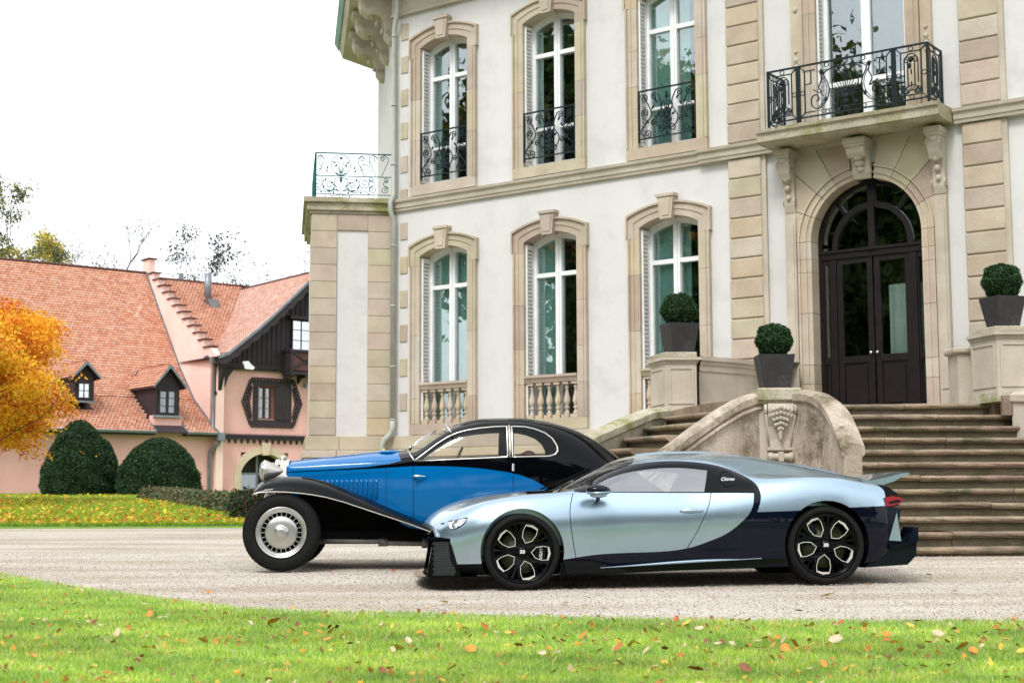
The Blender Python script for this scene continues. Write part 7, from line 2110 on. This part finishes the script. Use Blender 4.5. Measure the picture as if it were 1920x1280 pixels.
# ---- wheels
def hyper_wheel(R_, wd_, rimR, rot, side, c, text):
    """outer face at -y in its own frame; side -1 keeps it, +1 mirrors it"""
    t = bpy.data.objects.new('wheel', None); COL.objects.link(t); t.parent = hy
    S = -side
    ty = MB(); a = rimR
    prof = [(a - .004, .02), (a + .012, .0), (R_ - .055, -.010), (R_ - .022, .002), (R_ - .004, .022), (R_, .05), (R_, wd_ - .05), (R_ - .004, wd_ - .022), (R_ - .03, wd_), (a, wd_), (a - .01, wd_ - .03), (a - .01, .04)]
    ty.lathe([(r, h) for r, h in prof], n=72, axis='y', closed=True)
    tag(ty.obj('wheel_tyre_shape', M['rubber'], t)); tyre = t.children[-1]; tyre.name = 'tyre'
    rim = MB()
    rim.lathe([(a - .002, .016), (a + .002, .004), (a - .010, .006), (a - .016, .03), (a - .022, .10), (a - .026, wd_ - .02), (a - .012, wd_ - .02), (a - .012, .03)], n=64, axis='y', closed=True)
    ro = rim.obj('rim', M['gloss_black'], t)
    k = a / .262
    holes_, petals, blocks = [], [], []
    for i in range(5):
        an = math.radians(rot + 72 * i)
        base = [(.075, 0), (.115, .048), (.175, .062), (.228, .055), (.243, .0), (.228, -.055), (.175, -.062), (.115, -.048)]
        def tr(P_, an_): return [(k*(r * math.cos(an_) - q * math.sin(an_)), k*(r * math.sin(an_) + q * math.cos(an_))) for r, q in P_]
        holes_.append(tr(base, an)); petals.append((tr(base, an), tr([(.0815, 0), (.1178, .0432), (.1745, .0570), (.2245, .0505), (.2375, .0), (.2245, -.0505), (.1745, -.0570), (.1178, -.0432)], an)))
        blocks.append(tr([(.2150, .056), (.228, .053), (.241, .0), (.228, -.053), (.2150, -.056), (.2235, .0)], an))
        an2 = an + math.radians(36)
        holes_.append(tr([(.15, .006), (.225, .045), (.236, .036), (.236, .012), (.16, .004)], an2)); holes_.append(tr([(.15, -.006), (.16, -.004), (.236, -.012), (.236, -.036), (.225, -.045)], an2))
    outer = [(k*.2565*math.cos(2*math.pi*i/60), k*.2565*math.sin(2*math.pi*i/60)) for i in range(60)]
    fc = plate_holes(outer, holes_, .028, .06)
    # dish the face slightly towards the hub
    fc.v = [(v[0], v[1] + .018 * (1 - min(1, math.hypot(v[0], v[2]) / (k*.25))), v[2]) for v in fc.v]
    fo = fc.obj('spoke_face', M['gloss_black'], ro)
    for o_, i_ in petals:
        q = MB(); n = len(o_)
        q.ring(i_, o_, .022, .032); q.v = [(v[0], v[1] + .016 * (1 - min(1, math.hypot(v[0], v[2]) / (k*.25))), v[2]) for v in q.v]
        q.obj('spoke_edge', M['satin'], ro)
    for b_ in blocks:
        q = MB(); q.prism(b_, .024, .05, 'y'); q.obj('machined_lit_end', M['satin'], ro)  # pale machined ends, their brightness also painting the lit inside of the barrel
    h = MB(); h.lathe([(0, .022), (.036, .022), (.046, .030), (.05, .05)], n=24, axis='y'); 
    for i in range(5):
        an = math.radians(rot + 36 + 72*i); h.lathe([(0, .030), (.010, .030), (.012, .045)], (.062*math.cos(an), 0, .062*math.sin(an)), 8, 'y')
    ho = h.obj('hub_cap', M['gloss_black'], ro)
    e = text_me('B', .042, .001, M['whitepaint'], True); e.transform(Matrix.Translation((.012, .0205, 0)) @ Matrix.Rotation(math.pi/2, 4, 'X'))
    e2 = text_me('E', .042, .001, M['whitepaint'], True); e2.transform(Matrix.Translation((-.012, .0205, 0)) @ Matrix.Rotation(math.pi/2, 4, 'X') @ Matrix.Scale(-1, 4, Vector((1, 0, 0))))
    bm = bmesh.new(); bm.from_mesh(e); bm.from_mesh(e2); bm.to_mesh(e); bm.free(); link('monogram', e, ro)
    d = MB(); d.lathe([(0, .10), (.19*k, .10), (.19*k, .13), (0, .13)], n=40, axis='y'); d.obj('brake_disc', M['disc'], t)
    d = MB()
    ca = math.radians(-5 if R_ < .345 else 150)
    arcp = [(.205*k*math.cos(ca + b), .205*k*math.sin(ca + b)) for b in [lerp(-.55, .55, j/10) for j in range(11)]]; arci = [(.115*k*math.cos(ca + b), .115*k*math.sin(ca + b)) for b in [lerp(-.55, .55, j/10) for j in range(11)]]
    d.ring(arci, arcp, .068, .16, closed=False); co_ = d.obj('brake_caliper', M['navy_carbon'], t)
    if text:
        tm = text_me(text, .036, .001, M['whitepaint'], True); tm.transform(Matrix.Translation((.165*k*math.cos(ca), .066, .165*k*math.sin(ca))) @ Matrix.Rotation(-ca - math.pi/2 , 4, 'Y') @ Matrix.Rotation(math.pi/2, 4, 'X')); link('caliper_lettering', tm, co_) if False else link('caliper_lettering', tm, t)
    well = MB(); well.lathe([(0, wd_ - .01), (a - .02, wd_ - .01)], n=32, axis='y'); well.obj('inner_barrel', M['blackin'], t)
    t.matrix_parent_inverse = Matrix.Identity(4)
    t.scale = (1 / SX, 1, 1); t.location = (c[0], side * (1.0 - .01), c[1])
    if side > 0: t.rotation_euler = (0, 0, math.pi)
    t.rotation_euler.x = 0
    return t
for side in (-1, 1):
    hyper_wheel(FR_, .26, .270, 67.5, side, FW, 'BUGATTI'); hyper_wheel(RR_, .34, .282, 46, side, RW, None)
# wheel well liners and underbody
q = MB(); q.box(-.45, 3.45, -.60, .60, .14, .30); q.obj('underbody', M['blackin'], hy)
for s in (-1, 1):
    for (cx, r) in ((0, .378), (2.79, .395)):
        q = MB(); arcs = [(cx + r*math.cos(a), .34 + r*math.sin(a)) for a in [lerp(-.35, math.pi + .35, i/24) for i in range(25)]]
        rows = [[(x, s*.95, z) for x, z in arcs], [(x, s*.58, z) for x, z in arcs]]; q.grid(rows); q.obj('wheel_arch_liner', M['blackin'], hy)
# ================================================================== BLUE AND BLACK VINTAGE COUPE
# frame: x from the front axle towards the tail, near side is -y
_b = math.radians(4); VH = .85; VZ = .065
VL = (-2.4 - math.sin(_b) * VH, 15.6 + math.cos(_b) * VH, VZ)
vt = thing('vintage_coupe', 'blue and black vintage coupe with long louvred bonnet parked behind the silver car', 'vintage car', VL, _b)
def vpx(px, py, y=-.85):
    n = Vector((math.sin(_b), -math.cos(_b), 0)); P0 = Vector((VL[0], VL[1], 0)) + n * (-y)
    d = ray(px, py); k = (P0 - Vector((0, 0, CAM_H))).dot(n) / d.dot(n); q = Vector((0, 0, CAM_H)) + d * k
    return ((q - Vector((VL[0], VL[1], 0))).dot(Vector((math.cos(_b), math.sin(_b), 0))), q.z - VZ)
#       x        bottom      B            C(mid)      D(belt)      E(shoulder)   F          top
VT = [
 (.00,  0, .50,  .24, .52,  .285, .70,  .285, 1.045,  .245, 1.105,  .13, 1.14,  0, 1.150),
 (.25,  0, .47,  .27, .49,  .325, .70,  .325, 1.055,  .275, 1.125,  .15, 1.168, 0, 1.178),
 (.50,  0, .45,  .30, .47,  .365, .70,  .365, 1.068,  .305, 1.145,  .165, 1.193, 0, 1.203),
 (.95,  0, .42,  .38, .44,  .455, .70,  .455, 1.088,  .375, 1.18,  .20, 1.24,  0, 1.252),
 (1.22, 0, .40,  .46, .42,  .535, .70,  .53, 1.105,   .44, 1.20,   .24, 1.262,  0, 1.276),
 (1.42, 0, .39,  .50, .41,  .59, .70,   .585, 1.125,  .50, 1.235,  .27, 1.315,  0, 1.335),
 (1.60, 0, .38,  .53, .40,  .625, .70,  .62, 1.14,   .53, 1.33,   .30, 1.43,   0, 1.45),
 (1.80, 0, .37,  .55, .39,  .65, .70,   .645, 1.15,   .55, 1.425,  .33, 1.53,  0, 1.555),
 (2.10, 0, .37,  .57, .39,  .67, .70,   .665, 1.16,   .56, 1.485,  .35, 1.60,  0, 1.625),
 (2.45, 0, .37,  .58, .39,  .68, .70,   .675, 1.165,  .565, 1.49,  .35, 1.61,  0, 1.635),
 (2.80, 0, .37,  .57, .39,  .675, .70,  .67, 1.155,   .55, 1.455,  .34, 1.575,  0, 1.602),
 (3.15, 0, .37,  .56, .39,  .655, .70,  .645, 1.10,   .52, 1.34,   .32, 1.475,  0, 1.50),
 (3.45, 0, .38,  .52, .40,  .62, .68,   .60, 1.0,     .48, 1.18,   .29, 1.31,  0, 1.335),
 (3.70, 0, .40,  .47, .42,  .57, .64,   .545, .86,    .43, 1.01,   .26, 1.12,  0, 1.145),
 (3.95, 0, .42,  .41, .44,  .50, .60,   .47, .74,     .37, .85,    .22, .94,  0, .96),
 (4.20, 0, .46,  .32, .48,  .40, .57,   .37, .66,     .29, .73,    .18, .78,  0, .80)]
VT = [tuple([r[0], r[1], r[2] - .02] + list(r[3:])) for r in VT]
VV = loft_body(VT, [lerp(0, 4.20, i / 90) for i in range(91)], 6, None, M['placeholder'], 'coupe_volume')
VR = Ref(VV)
vin = loft_body([tuple([r[0]] + [((v * .95 - .012 if v > 0 else 0.0) if i % 2 == 0 else v - .03) for i, v in enumerate(r[1:])]) for r in VT], [lerp(1.40, 3.35, i / 30) for i in range(31)], 5, None, M['blackin'], 'v')
bx_ = MB(); bx_.box(1.38, 3.40, -1, 1, .45, 2.0); vcab = boolean(vin, [bx_.mesh('c', M['blackin'])], 'INTERSECT')
W1 = boolean(VV, [vcab])
VY = -.68
Pv = lambda L, y=VY: [vpx(a, b, y) for a, b in L]
win_out = Pv([(776, 864), (787, 856), (800, 846), (820, 831), (840, 818.5), (857, 811), (875, 806), (900, 802), (925, 799.5), (951, 798.5), (951, 857)], -.60)
qwin = Pv([(960, 798.5), (985, 799.5), (1003, 803.5), (1022, 811), (1036, 822), (1044, 836), (1045, 845), (1040, 852), (1028, 855.5), (1000, 856), (960, 857)], -.60)
blue_low = [(-.3, -.2), (-.3, 1.035)] + Pv([(536, 884.5), (620, 881), (700, 877.5), (775, 873.5), (810, 873.5), (850, 874.5), (890, 877), (920, 880.5), (950, 885), (975, 890.5), (1000, 900), (1022, 913), (1042, 930), (1060, 955)], -.6)[0:] + [(3.1, .6), (3.2, .45), (3.2, -.2)]
blue_low = [(blue_low[0][0], blue_low[0][1])] + [(-.3, blue_low[2][1] - .004)] + blue_low[2:]
wedge = Pv([(500, 887), (536, 884.5), (620, 881), (690, 876), (730, 869), (752, 863), (772, 852), (784, 840)], -.55)
hood_top_poly = [(-.3, wedge[0][1] + .012)] + [(p[0], p[1] + .010) for p in wedge[1:4]] + wedge[4:6] + [(1.20, 1.245), (1.25, 1.42), (1.2, 1.6), (-.3, 1.6)]
cw1, cw2 = prism_me(win_out, -1.2, 1.2), prism_me(qwin, -1.2, 1.2)
cb = prism_me(blue_low, -1.3, 1.3); cht = prism_me(hood_top_poly, -1.25, 1.25)
wsc = prism_me([(1.30, -.44), (1.30, .44), (1.80, .43), (1.80, -.43)], 1.245, 1.9, 'z')
bbox = MB(); bbox.box(1.2, 1.78, -.445, .445, 1.275, 1.57)
upper = boolean(W1, [cb, cht, cw1, cw2, wsc])
finish(upper, 'upper_body', M['gloss_black'], vt, VR)
gv = [prism_me(thin(Pv([(775, 860), (775, 1010)], -.65), .003), a, b) for a, b in ((-1.2, -.35), (.35, 1.2))]
gv += [prism_me(thin(Pv([(724, 868), (724, 1010)], -.5), .0025), a, b) for a, b in ((-1.2, -.35), (.35, 1.2))]
gv += [prism_me(thin(Pv([(962, 866), (962, 1010)], -.68), .003), a, b) for a, b in ((-1.2, -.45), (.45, 1.2))]
blue = boolean(boolean(W1, [cb], 'INTERSECT'), gv)
finish(blue, 'lower_body', M['blue'], vt, VR)
hoodt = boolean(W1, [cht], 'INTERSECT')
finish(hoodt, 'bonnet_top', M['blue'], vt, VR)
def vshell(cut, m, nm):
    bm = bmesh.new(); bm.from_mesh(boolean(W1, [cut], 'INTERSECT')); kill = []
    for f in bm.faces:
        rn, d, rf = VR.normal(f.calc_center_median())
        if d > .002 or f.normal.dot(rf) < .8: kill.append(f)
    bmesh.ops.delete(bm, geom=kill, context='FACES'); me = bpy.data.meshes.new(nm); bm.to_mesh(me); bm.free()
    me.materials.clear(); me.materials.append(M['placeholder'])
    for p in me.polygons: p.material_index = 0
    return split_sides(me, nm, m, vt, VR)
M['softglass'] = glassmat('windscreen_glass', (.9, .93, .92), .01)
M['softglass'].node_tree.nodes['Map Range'].inputs['To Max'].default_value = .08
M['clearglass'] = glassmat('clear_car_glass', (.93, .95, .94), .02); M['clearglass'].node_tree.nodes['Map Range'].inputs['To Max'].default_value = .06
vshell(cw1, M['clearglass'], 'door_window'); vshell(cw2, M['clearglass'], 'quarter_window'); vshell(wsc, M['softglass'], 'windscreen')
def vy(x, z):
    h = VR.bvh.ray_cast(Vector((x, -2, z)), Vector((0, 1, 0))); return h[0].y if h[0] else -.6
def trim(poly, r, nm, m='chrome', closed=True, lift=.004):
    pts = [(p.x, p.y) for p in spline([(a, b, 0) for a, b in poly], 4, closed)] if closed else poly
    for s in (-1, 1):
        q = MB(); q.tube([(x, s * (-vy(x, z) + lift) if s > 0 else vy(x, z) - lift, z) for x, z in pts], r, 6, closed=closed); q.obj(nm, M[m], vt)
M['nickel'] = mat('dull_nickel_trim', (.62, .60, .54), (.55, .53, .48), 6, .28, metal=.8)
def dense(poly, n=5):
    out = []
    for a, b in zip(poly, poly[1:] + poly[:1]):
        for i in range(n): out.append((lerp(a[0], b[0], i / n), lerp(a[1], b[1], i / n)))
    return out
for poly in (win_out, qwin):
    for s in (-1, 1):
        dp_ = dense(poly); ys_ = [max(abs(vy(x, z)), .50) for x, z in dp_]; n_ = len(ys_)
        for _ in range(3): ys_ = [(ys_[i - 1] + ys_[i] + ys_[(i + 1) % n_]) / 3 if not (i % 5 == 0) else ys_[i] for i in range(n_)]
        q = MB(); q.tube([(x, s * y_ + s * .003, z) for (x, z), y_ in zip(dp_, ys_)], .010, 5, closed=True); wt_ = q.obj('window_trim', M['nickel'], vt)
        cxw, czw = sum(p[0] for p in poly) / len(poly), sum(p[1] for p in poly) / len(poly)
        q = MB(); q.tube([(x - (x - cxw) * .0, s * (y_ - .030), z) for (x, z), y_ in zip(dp_, ys_)], .022, 6, closed=True); q.obj('window_lining', M['blackin'], wt_)
for s in (-1, 1):       # B post
    xz = Pv([(955.5, 797), (955.5, 858)], -.60)
    q = MB(); q.tube([(lerp(xz[0][0], xz[1][0], t), s*(abs(vy(xz[0][0], lerp(xz[0][1], xz[1][1], t))) + .002), lerp(xz[0][1], xz[1][1], t)) for t in (0, .25, .5, .75, 1)], .016, 6); q.obj('window_post', M['nickel'], vt)
    # windscreen post trims and semaphore
    for (a, b) in ((771, 855), (840, 803)):
        x, z = vpx(a, b, -.5); q = MB(); q.tube([(x - .02, s*.50, z + .04), (x, s*.545, z), (x + .03, s*.60, z - .05)], .010, 5); q.obj('post_clip', M['chrome'], vt)
    x, z = vpx(962, 876, -.68); q = MB(); q.box(x - .011, x + .011, s*(abs(vy(x, z)) - .01), s*(abs(vy(x, z)) + .012), z - .042, z + .042, bev=.005) if s > 0 else q.box(x - .011, x + .011, vy(x, z) - .012, vy(x, z) + .01, z - .042, z + .042, bev=.005)
    q.obj('hinge', M['chrome'], vt)
    x, z = vpx(777, 892.5, -.62); yy = abs(vy(x, z))
    q = MB(); q.tube([(x, s*yy, z), (x, s*(yy + .05), z)], .014, 8); q.tube([(x - .01, s*(yy + .05), z), (x + .04, s*(yy + .055), z + .002), (x + .13, s*(yy + .045), z)], [.018, .013, .004], 8); q.obj('door_handle', M['chrome'], vt)
# bonnet louvres
lou = []
for i in range(13):
    a = lerp(592, 702, i / 12); x, _ = vpx(a, 894, -.40); lou.append(x)
for i, x in enumerate(lou):
    for s in (-1, 1):
        zt = .955; zb_ = max(.55, .735)
        q = MB(); y0_ = abs(vy(x, .9)) ; w_ = .030
        rows = []
        for z in (zt, zt - .012, zt - .03, zb_ + .03, zb_):
            dp = 0 if z in (zt, zb_) else (.016 if z == zt - .012 else .022)
            rows.append([(x, s*(y0_ + .001), z), (x + w_ * .3, s*(y0_ + dp * .6 + .001), z), (x + w_ * .85, s*(y0_ + dp + .001), z), (x + w_, s*(y0_ + dp + .001), z), (x + w_ + .001, s*(y0_ + .001), z)])
        q.grid(rows); lv_ = q.obj('louvre', M['blue'], vt)
        q = MB(); q.box(x + w_ + .001, x + w_ + .010, *sorted((s*(y0_ + .0006), s*(y0_ + .003))), zb_ + .01, zt - .012); q.obj('louvre_slot', M['blackin'], lv_)
# bonnet centre hinge and side crease
q = MB(); q.tube([(x, 0, interp(VT, x)[-1] + .004) for x in [lerp(.02, 1.2, i / 20) for i in range(21)]], .007, 6); q.obj('bonnet_hinge', M['blue'], vt)
for s in (-1, 1):
    q = MB(); xs_ = [lerp(.03, 1.15, i/20) for i in range(21)]
    q.tube([(x, s*(abs(vy(x, .985 + .05*x)) + .001), .985 + .05*x) for x in xs_], .004, 4); q.obj('bonnet_crease', M['blue'], vt)
q = MB(); q.blob((1.12, 0, 1.252), (.17, .30, .035), 3); q.obj('scuttle_vent', M['blue'], vt)
# wiper
q = MB(); 
for y in (-.25, .2): q.tube([(1.33, y, 1.30), (1.42, y + .05, 1.38), (1.62, y + .12, 1.50)], .007, 5); q.blob((1.33, y, 1.30), .02, 1)
q.obj('wiper', M['chrome'], vt)
# radiator shell
def shell_pts(k, z0=.46): return [(-.25*k, z0), (-.29*k, .62), (-.30*k, .95), (-.27*k, 1.09), (-.16*k, 1.165), (0, 1.185), (.16*k, 1.165), (.27*k, 1.09), (.30*k, .95), (.29*k, .62), (.25*k, z0)]
o_, i_ = shell_pts(1.0), [(a * .84, min(b * .985, 1.125) if b > .5 else b + .05) for a, b in shell_pts(1.0)]
q = MB(); q.ring(i_, o_, -.13, .02); q.v = [(v[1], v[0], v[2]) for v in q.v]; rad = q.obj('radiator_shell', M['nickel'], vt)
q = MB(); q.box(-.09, -.07, -.25, .25, .50, 1.12); q.obj('radiator_core', M['mesh'], rad)
q = MB()
for k in range(-9, 10): q.box(-.105, -.092, k*.026 - .003, k*.026 + .003, .5, 1.12)
tag(q.obj('radiator_slats', M['chrome'], rad), kind='stuff')
q = MB(); q.lathe([(0, 0), (.034, 0), (.034, .012), (.046, .016), (.046, .036), (0, .042)], (-.06, 0, 1.18), 14); q.obj('radiator_cap', M['nickel'], rad)
# headlamps
for s in (-1, 1):
    c = (-.225, s*.47, 1.045)
    q = MB(); q.lathe([(.112, 0), (.118, .010), (.115, .03), (.098, .07), (.07, .12), (.035, .175), (.010, .205), (0, .21)], c, 28, 'x'); hl = q.obj('headlamp', M['nickel'], vt)
    q = MB(); q.lathe([(.112, .004), (.09, -.026), (.05, -.042), (0, -.048)], c, 28, 'x'); q.obj('lamp_lens', M['whitepaint'] if False else M['lens'] if 'lens' in M else M['steel'], hl)
    q = MB(); q.tube([(c[0] + .1, c[1], c[2] - .08), (c[0] + .12, c[1] - s*.08, .80)], .014, 6); q.obj('lamp_post', M['chrome'], hl)
# wings: swept front wing, running board, rear wing
FT = [vpx(a, b, -.80) for a, b in [(472, 925), (475, 917), (481, 909), (492, 901), (508, 896), (530, 893.5), (560, 894), (585, 897), (610, 903), (640, 914), (670, 927), (700, 940), (730, 953), (760, 965), (800, 982), (845, 1001)]]
FL = [vpx(a, b, -.85) for a, b in [(472, 928), (477, 925), (486, 923), (498, 922), (515, 921.5), (535, 922), (560, 924), (585, 927), (612, 932), (645, 941), (675, 951), (705, 961), (735, 971), (765, 981), (803, 995), (845, 1010)]]
for s in (-1, 1):
    rows = []
    for (xt, zt), (xl, zl) in zip(FT, FL):
        f = min(1, max(0, (xt + .33) / .25))
        rows.append([(xt, s*.36, zt - .03), (xt, s*.44, zt - .006), (xt, s*.55, zt + .008), (xt, s*.66, zt + .004), (lerp(xt, xl, .3), s*.75, zt - .012 - .2 * (zt - zl)), (lerp(xt, xl, .6), s*.81, lerp(zt, zl, .5)), (xl, s*.84, zl + .012), (xl, s*.842, zl), (xl, s*.825, zl - .002), (lerp(xt, xl, .6), s*.79, lerp(zt, zl, .6) - .01), (xt, s*.66, zt - .022), (xt, s*.55, zt - .018), (xt, s*.36, zt - .05)])
    # the nose of the wing turns down in front of the tyre
    x0, z0 = FT[0]
    first = rows[0]; pre = []
    for k, (dx, dz) in enumerate(((-.115, -.44), (-.10, -.27), (-.045, -.11))):
        pre.append([(x0 + dx + (.0 if i < 6 else .02), p[1] * (1 - .05 * (2 - k)) , z0 + dz + (p[2] - z0) * .5) for i, p in enumerate(first)])
    mb = MB(); mb.grid((pre + rows) if s > 0 else rows, smooth=True, closeu=True)
    fo = mb.obj('front_wing', M['gloss_black'], vt)
    q = MB(); q.tube([(x, s*.845, z) for x, z in FL], .006, 5); q.obj('wing_bead', M['nickel'], fo)
    # inner valance between wing and chassis
    q = MB(); pts = [(x, z - .02) for x, z in FT if x > .12]
    q.prism([(.12, .36)] + pts + [(pts[-1][0], .30), (.6, .30), (.3, .34)], s*.50, s*.52, 'y'); q.obj('wing_valance', M['blackin'], fo)
    q = MB(); q.box(1.70, 3.05, s*.60 if s > 0 else -.86, .86 if s > 0 else -.60, .33, .37, bev=.01); q.obj('running_board', M['gloss_black'], vt)
    # rear wing
    rows = []
    for i in range(22):
        a = lerp(math.radians(200), math.radians(-15), i / 21); cx, cz, r = 3.52, .41, .50
        x, z = cx + r * math.cos(a), cz + r * math.sin(a) * 1.02
        if i < 4: z = max(z, .36); 
        nx, nz = math.cos(a), math.sin(a)
        rows.append([(x - nx*.03, s*.50, z - nz*.03), (x, s*.58, z), (x + nx*.012, s*.68, z + nz*.012), (x, s*.78, z), (x - nx*.05, s*.835, z - nz*.05), (x - nx*.09, s*.842, z - nz*.09), (x - nx*.05, s*.80, z - nz*.06), (x - nx*.03, s*.68, z - nz*.02), (x - nx*.05, s*.50, z - nz*.05)])
    mb = MB(); mb.grid(rows, smooth=True, closeu=True); mb.obj('rear_wing', M['gloss_black'], vt)
M['lens'] = glassmat('lamp_glass', (.9, .92, .95), .35)
# chassis, exhaust pipe, axle
q = MB(); q.box(-.15, 4.0, -.40, .40, .34, .48); q.obj('chassis', M['blackin'], vt)
q = MB(); q.box(.30, 1.9, -.52, .52, .40, .62); q.obj('engine_tray', M['blackin'], vt)
q = MB(); q.tube([(.25, -.50, .305), (1.02, -.50, .30), (1.06, -.50, .285), (1.5, -.50, .275), (3.2, -.50, .27)], .030, 10); q.lathe([(.030, 0), (.045, .0), (.045, .10), (.03, .1)], (1.0, -.50, .29), 10, 'x', closed=True); q.lathe([(.03, 0), (.06, 0), (.06, .06), (.03, .06)], (1.46, -.50, .285), 12, 'x', closed=True)
q.obj('exhaust_pipe', M['pipe_grey'] if 'pipe_grey' in M else M['lead'], vt)
q = MB(); q.tube([(0, -.7, .39), (0, .7, .39)], .035, 8); q.tube([(3.5, -.7, .39), (3.5, .7, .39)], .045, 8); q.obj('axle', M['blackin'], vt)
# wheels
def vwheel(x, s):
    R_ = .40; t = bpy.data.objects.new('wheel', None); COL.objects.link(t); t.parent = vt
    ty = MB()
    prof = [(.262, .03), (.268, .008), (.29, -.004), (.335, -.008), (.365, .0), (.380, .010), (.392, .018), (.398, .04), (.398, .13), (.392, .152), (.365, .165), (.30, .17), (.262, .15)]
    ty.lathe(prof, n=80, axis='y', closed=True); to = ty.obj('tyre', M['rubber'], t)
    tr = MB()
    for i in range(52):
        a = 2*math.pi*i/52; da = .036
        for (h0, h1, sh) in ((.006, .05, 0), (.058, .11, .5), (.118, .16, 0)):
            aa = a + sh * 2*math.pi/52
            v = []
            for (an, r, h) in ((aa-da, .384, h0), (aa+da, .384, h0), (aa+da, .384, h1), (aa-da, .384, h1), (aa-da, .4035 - (.008 if h0 < .01 else 0), h0 + .004), (aa+da, .4035 - (.008 if h0 < .01 else 0), h0 + .004), (aa+da, .4045, h1), (aa-da, .4045, h1)): v.append((r*math.cos(an), h, r*math.sin(an)))
            tr.add(v, [(4,5,6,7), (0,1,5,4), (1,2,6,5), (2,3,7,6), (3,0,4,7)])
    tag(tr.obj('tread_block', M['rubber'], to), kind='stuff')
    rm = MB(); rm.lathe([(.266, .01), (.262, -.004), (.255, -.004), (.248, .010), (.240, .006), (.232, .006), (.226, .018), (.214, .022), (.206, .035), (.206, .05), (.262, .06)], n=64, axis='y', closed=True); ro = rm.obj('rim', M['alu'], t)
    ds = MB(); ds.lathe([(0, -.004), (.10, .0), (.150, .008), (.165, .016), (.172, .03), (.172, .045), (0, .045)], n=56, axis='y'); ds.obj('wheel_disc', M['alu'], ro)
    fn = MB()
    for i in range(24):
        a = 2*math.pi*i/24; v = []
        for (r, h) in ((.165, .024), (.21, .024), (.21, .05), (.165, .05)):
            for d in (-.028, .028): v.append((r*math.cos(a + d*.16/r*.9), h, r*math.sin(a + d*.16/r*.9)))
        fn.add(v, [(0,1,3,2), (2,3,5,4), (4,5,7,6), (6,7,1,0)])
    tag(fn.obj('cooling_fin', M['alu'], ro), kind='stuff')
    bk = MB(); bk.lathe([(0, .055), (.215, .055)], n=40, axis='y'); bk.obj('brake_drum', M['blackin'], t)
    hb_ = MB(); hb_.lathe([(0, -.055), (.030, -.055), (.050, -.050), (.058, -.038), (.062, -.030), (.075, -.028), (.080, -.020), (.080, -.004), (.075, .004)], n=36, axis='y'); hb_.obj('hub_cap', M['alu'], ro)
    t.location = (x, s * .85, .4035)
    if s > 0: t.rotation_euler = (0, 0, math.pi)
for x in (0.0, 3.52):
    for s in (-1, 1): vwheel(x, s)
# interior
for s in (-1, 1):
    q = MB(); q.box(2.05, 2.5, s*.30 - .24, s*.30 + .24, .55, .80, bev=.05); rows = []
    q.prism([(2.42, .78), (2.60, .80), (2.72, 1.12), (2.66, 1.215), (2.58, 1.22), (2.52, 1.12)], s*.30 - .22, s*.30 + .22, 'y'); q.blob((2.62, s*.30, 1.19), (.09, .23, .08), 2); q.obj('seat', M['leather'], vt)
q = MB(); q.box(2.95, 3.25, -.5, .5, .75, 1.15, bev=.08); q.obj('rear_bench', M['leather'], vt)
q = MB(); q.tube([(1.84 + .05*math.cos(a)*1.6, .30 + .19*math.sin(a), 1.16 + .17*math.cos(a)*.95) for a in [2*math.pi*i/28 for i in range(28)]], .013, 6, closed=True)
q.tube([(1.84, .30, 1.16), (1.55, .30, .95)], .02, 6); q.tube([(1.84, .12, 1.16), (1.84, .48, 1.16)], .008, 4); q.obj('steering_wheel', M['leather'], vt)
q = MB(); q.box(1.42, 1.50, -.52, .52, .9, 1.17); q.obj('dashboard', M['leather'], vt)
# tail: bumper, lamp
for s in (-1, 1):
    q = MB(); q.blob((4.12, s*.42, .62), (.05, .04, .05), 2); q.obj('tail_lamp', M['redlamp'], vt)
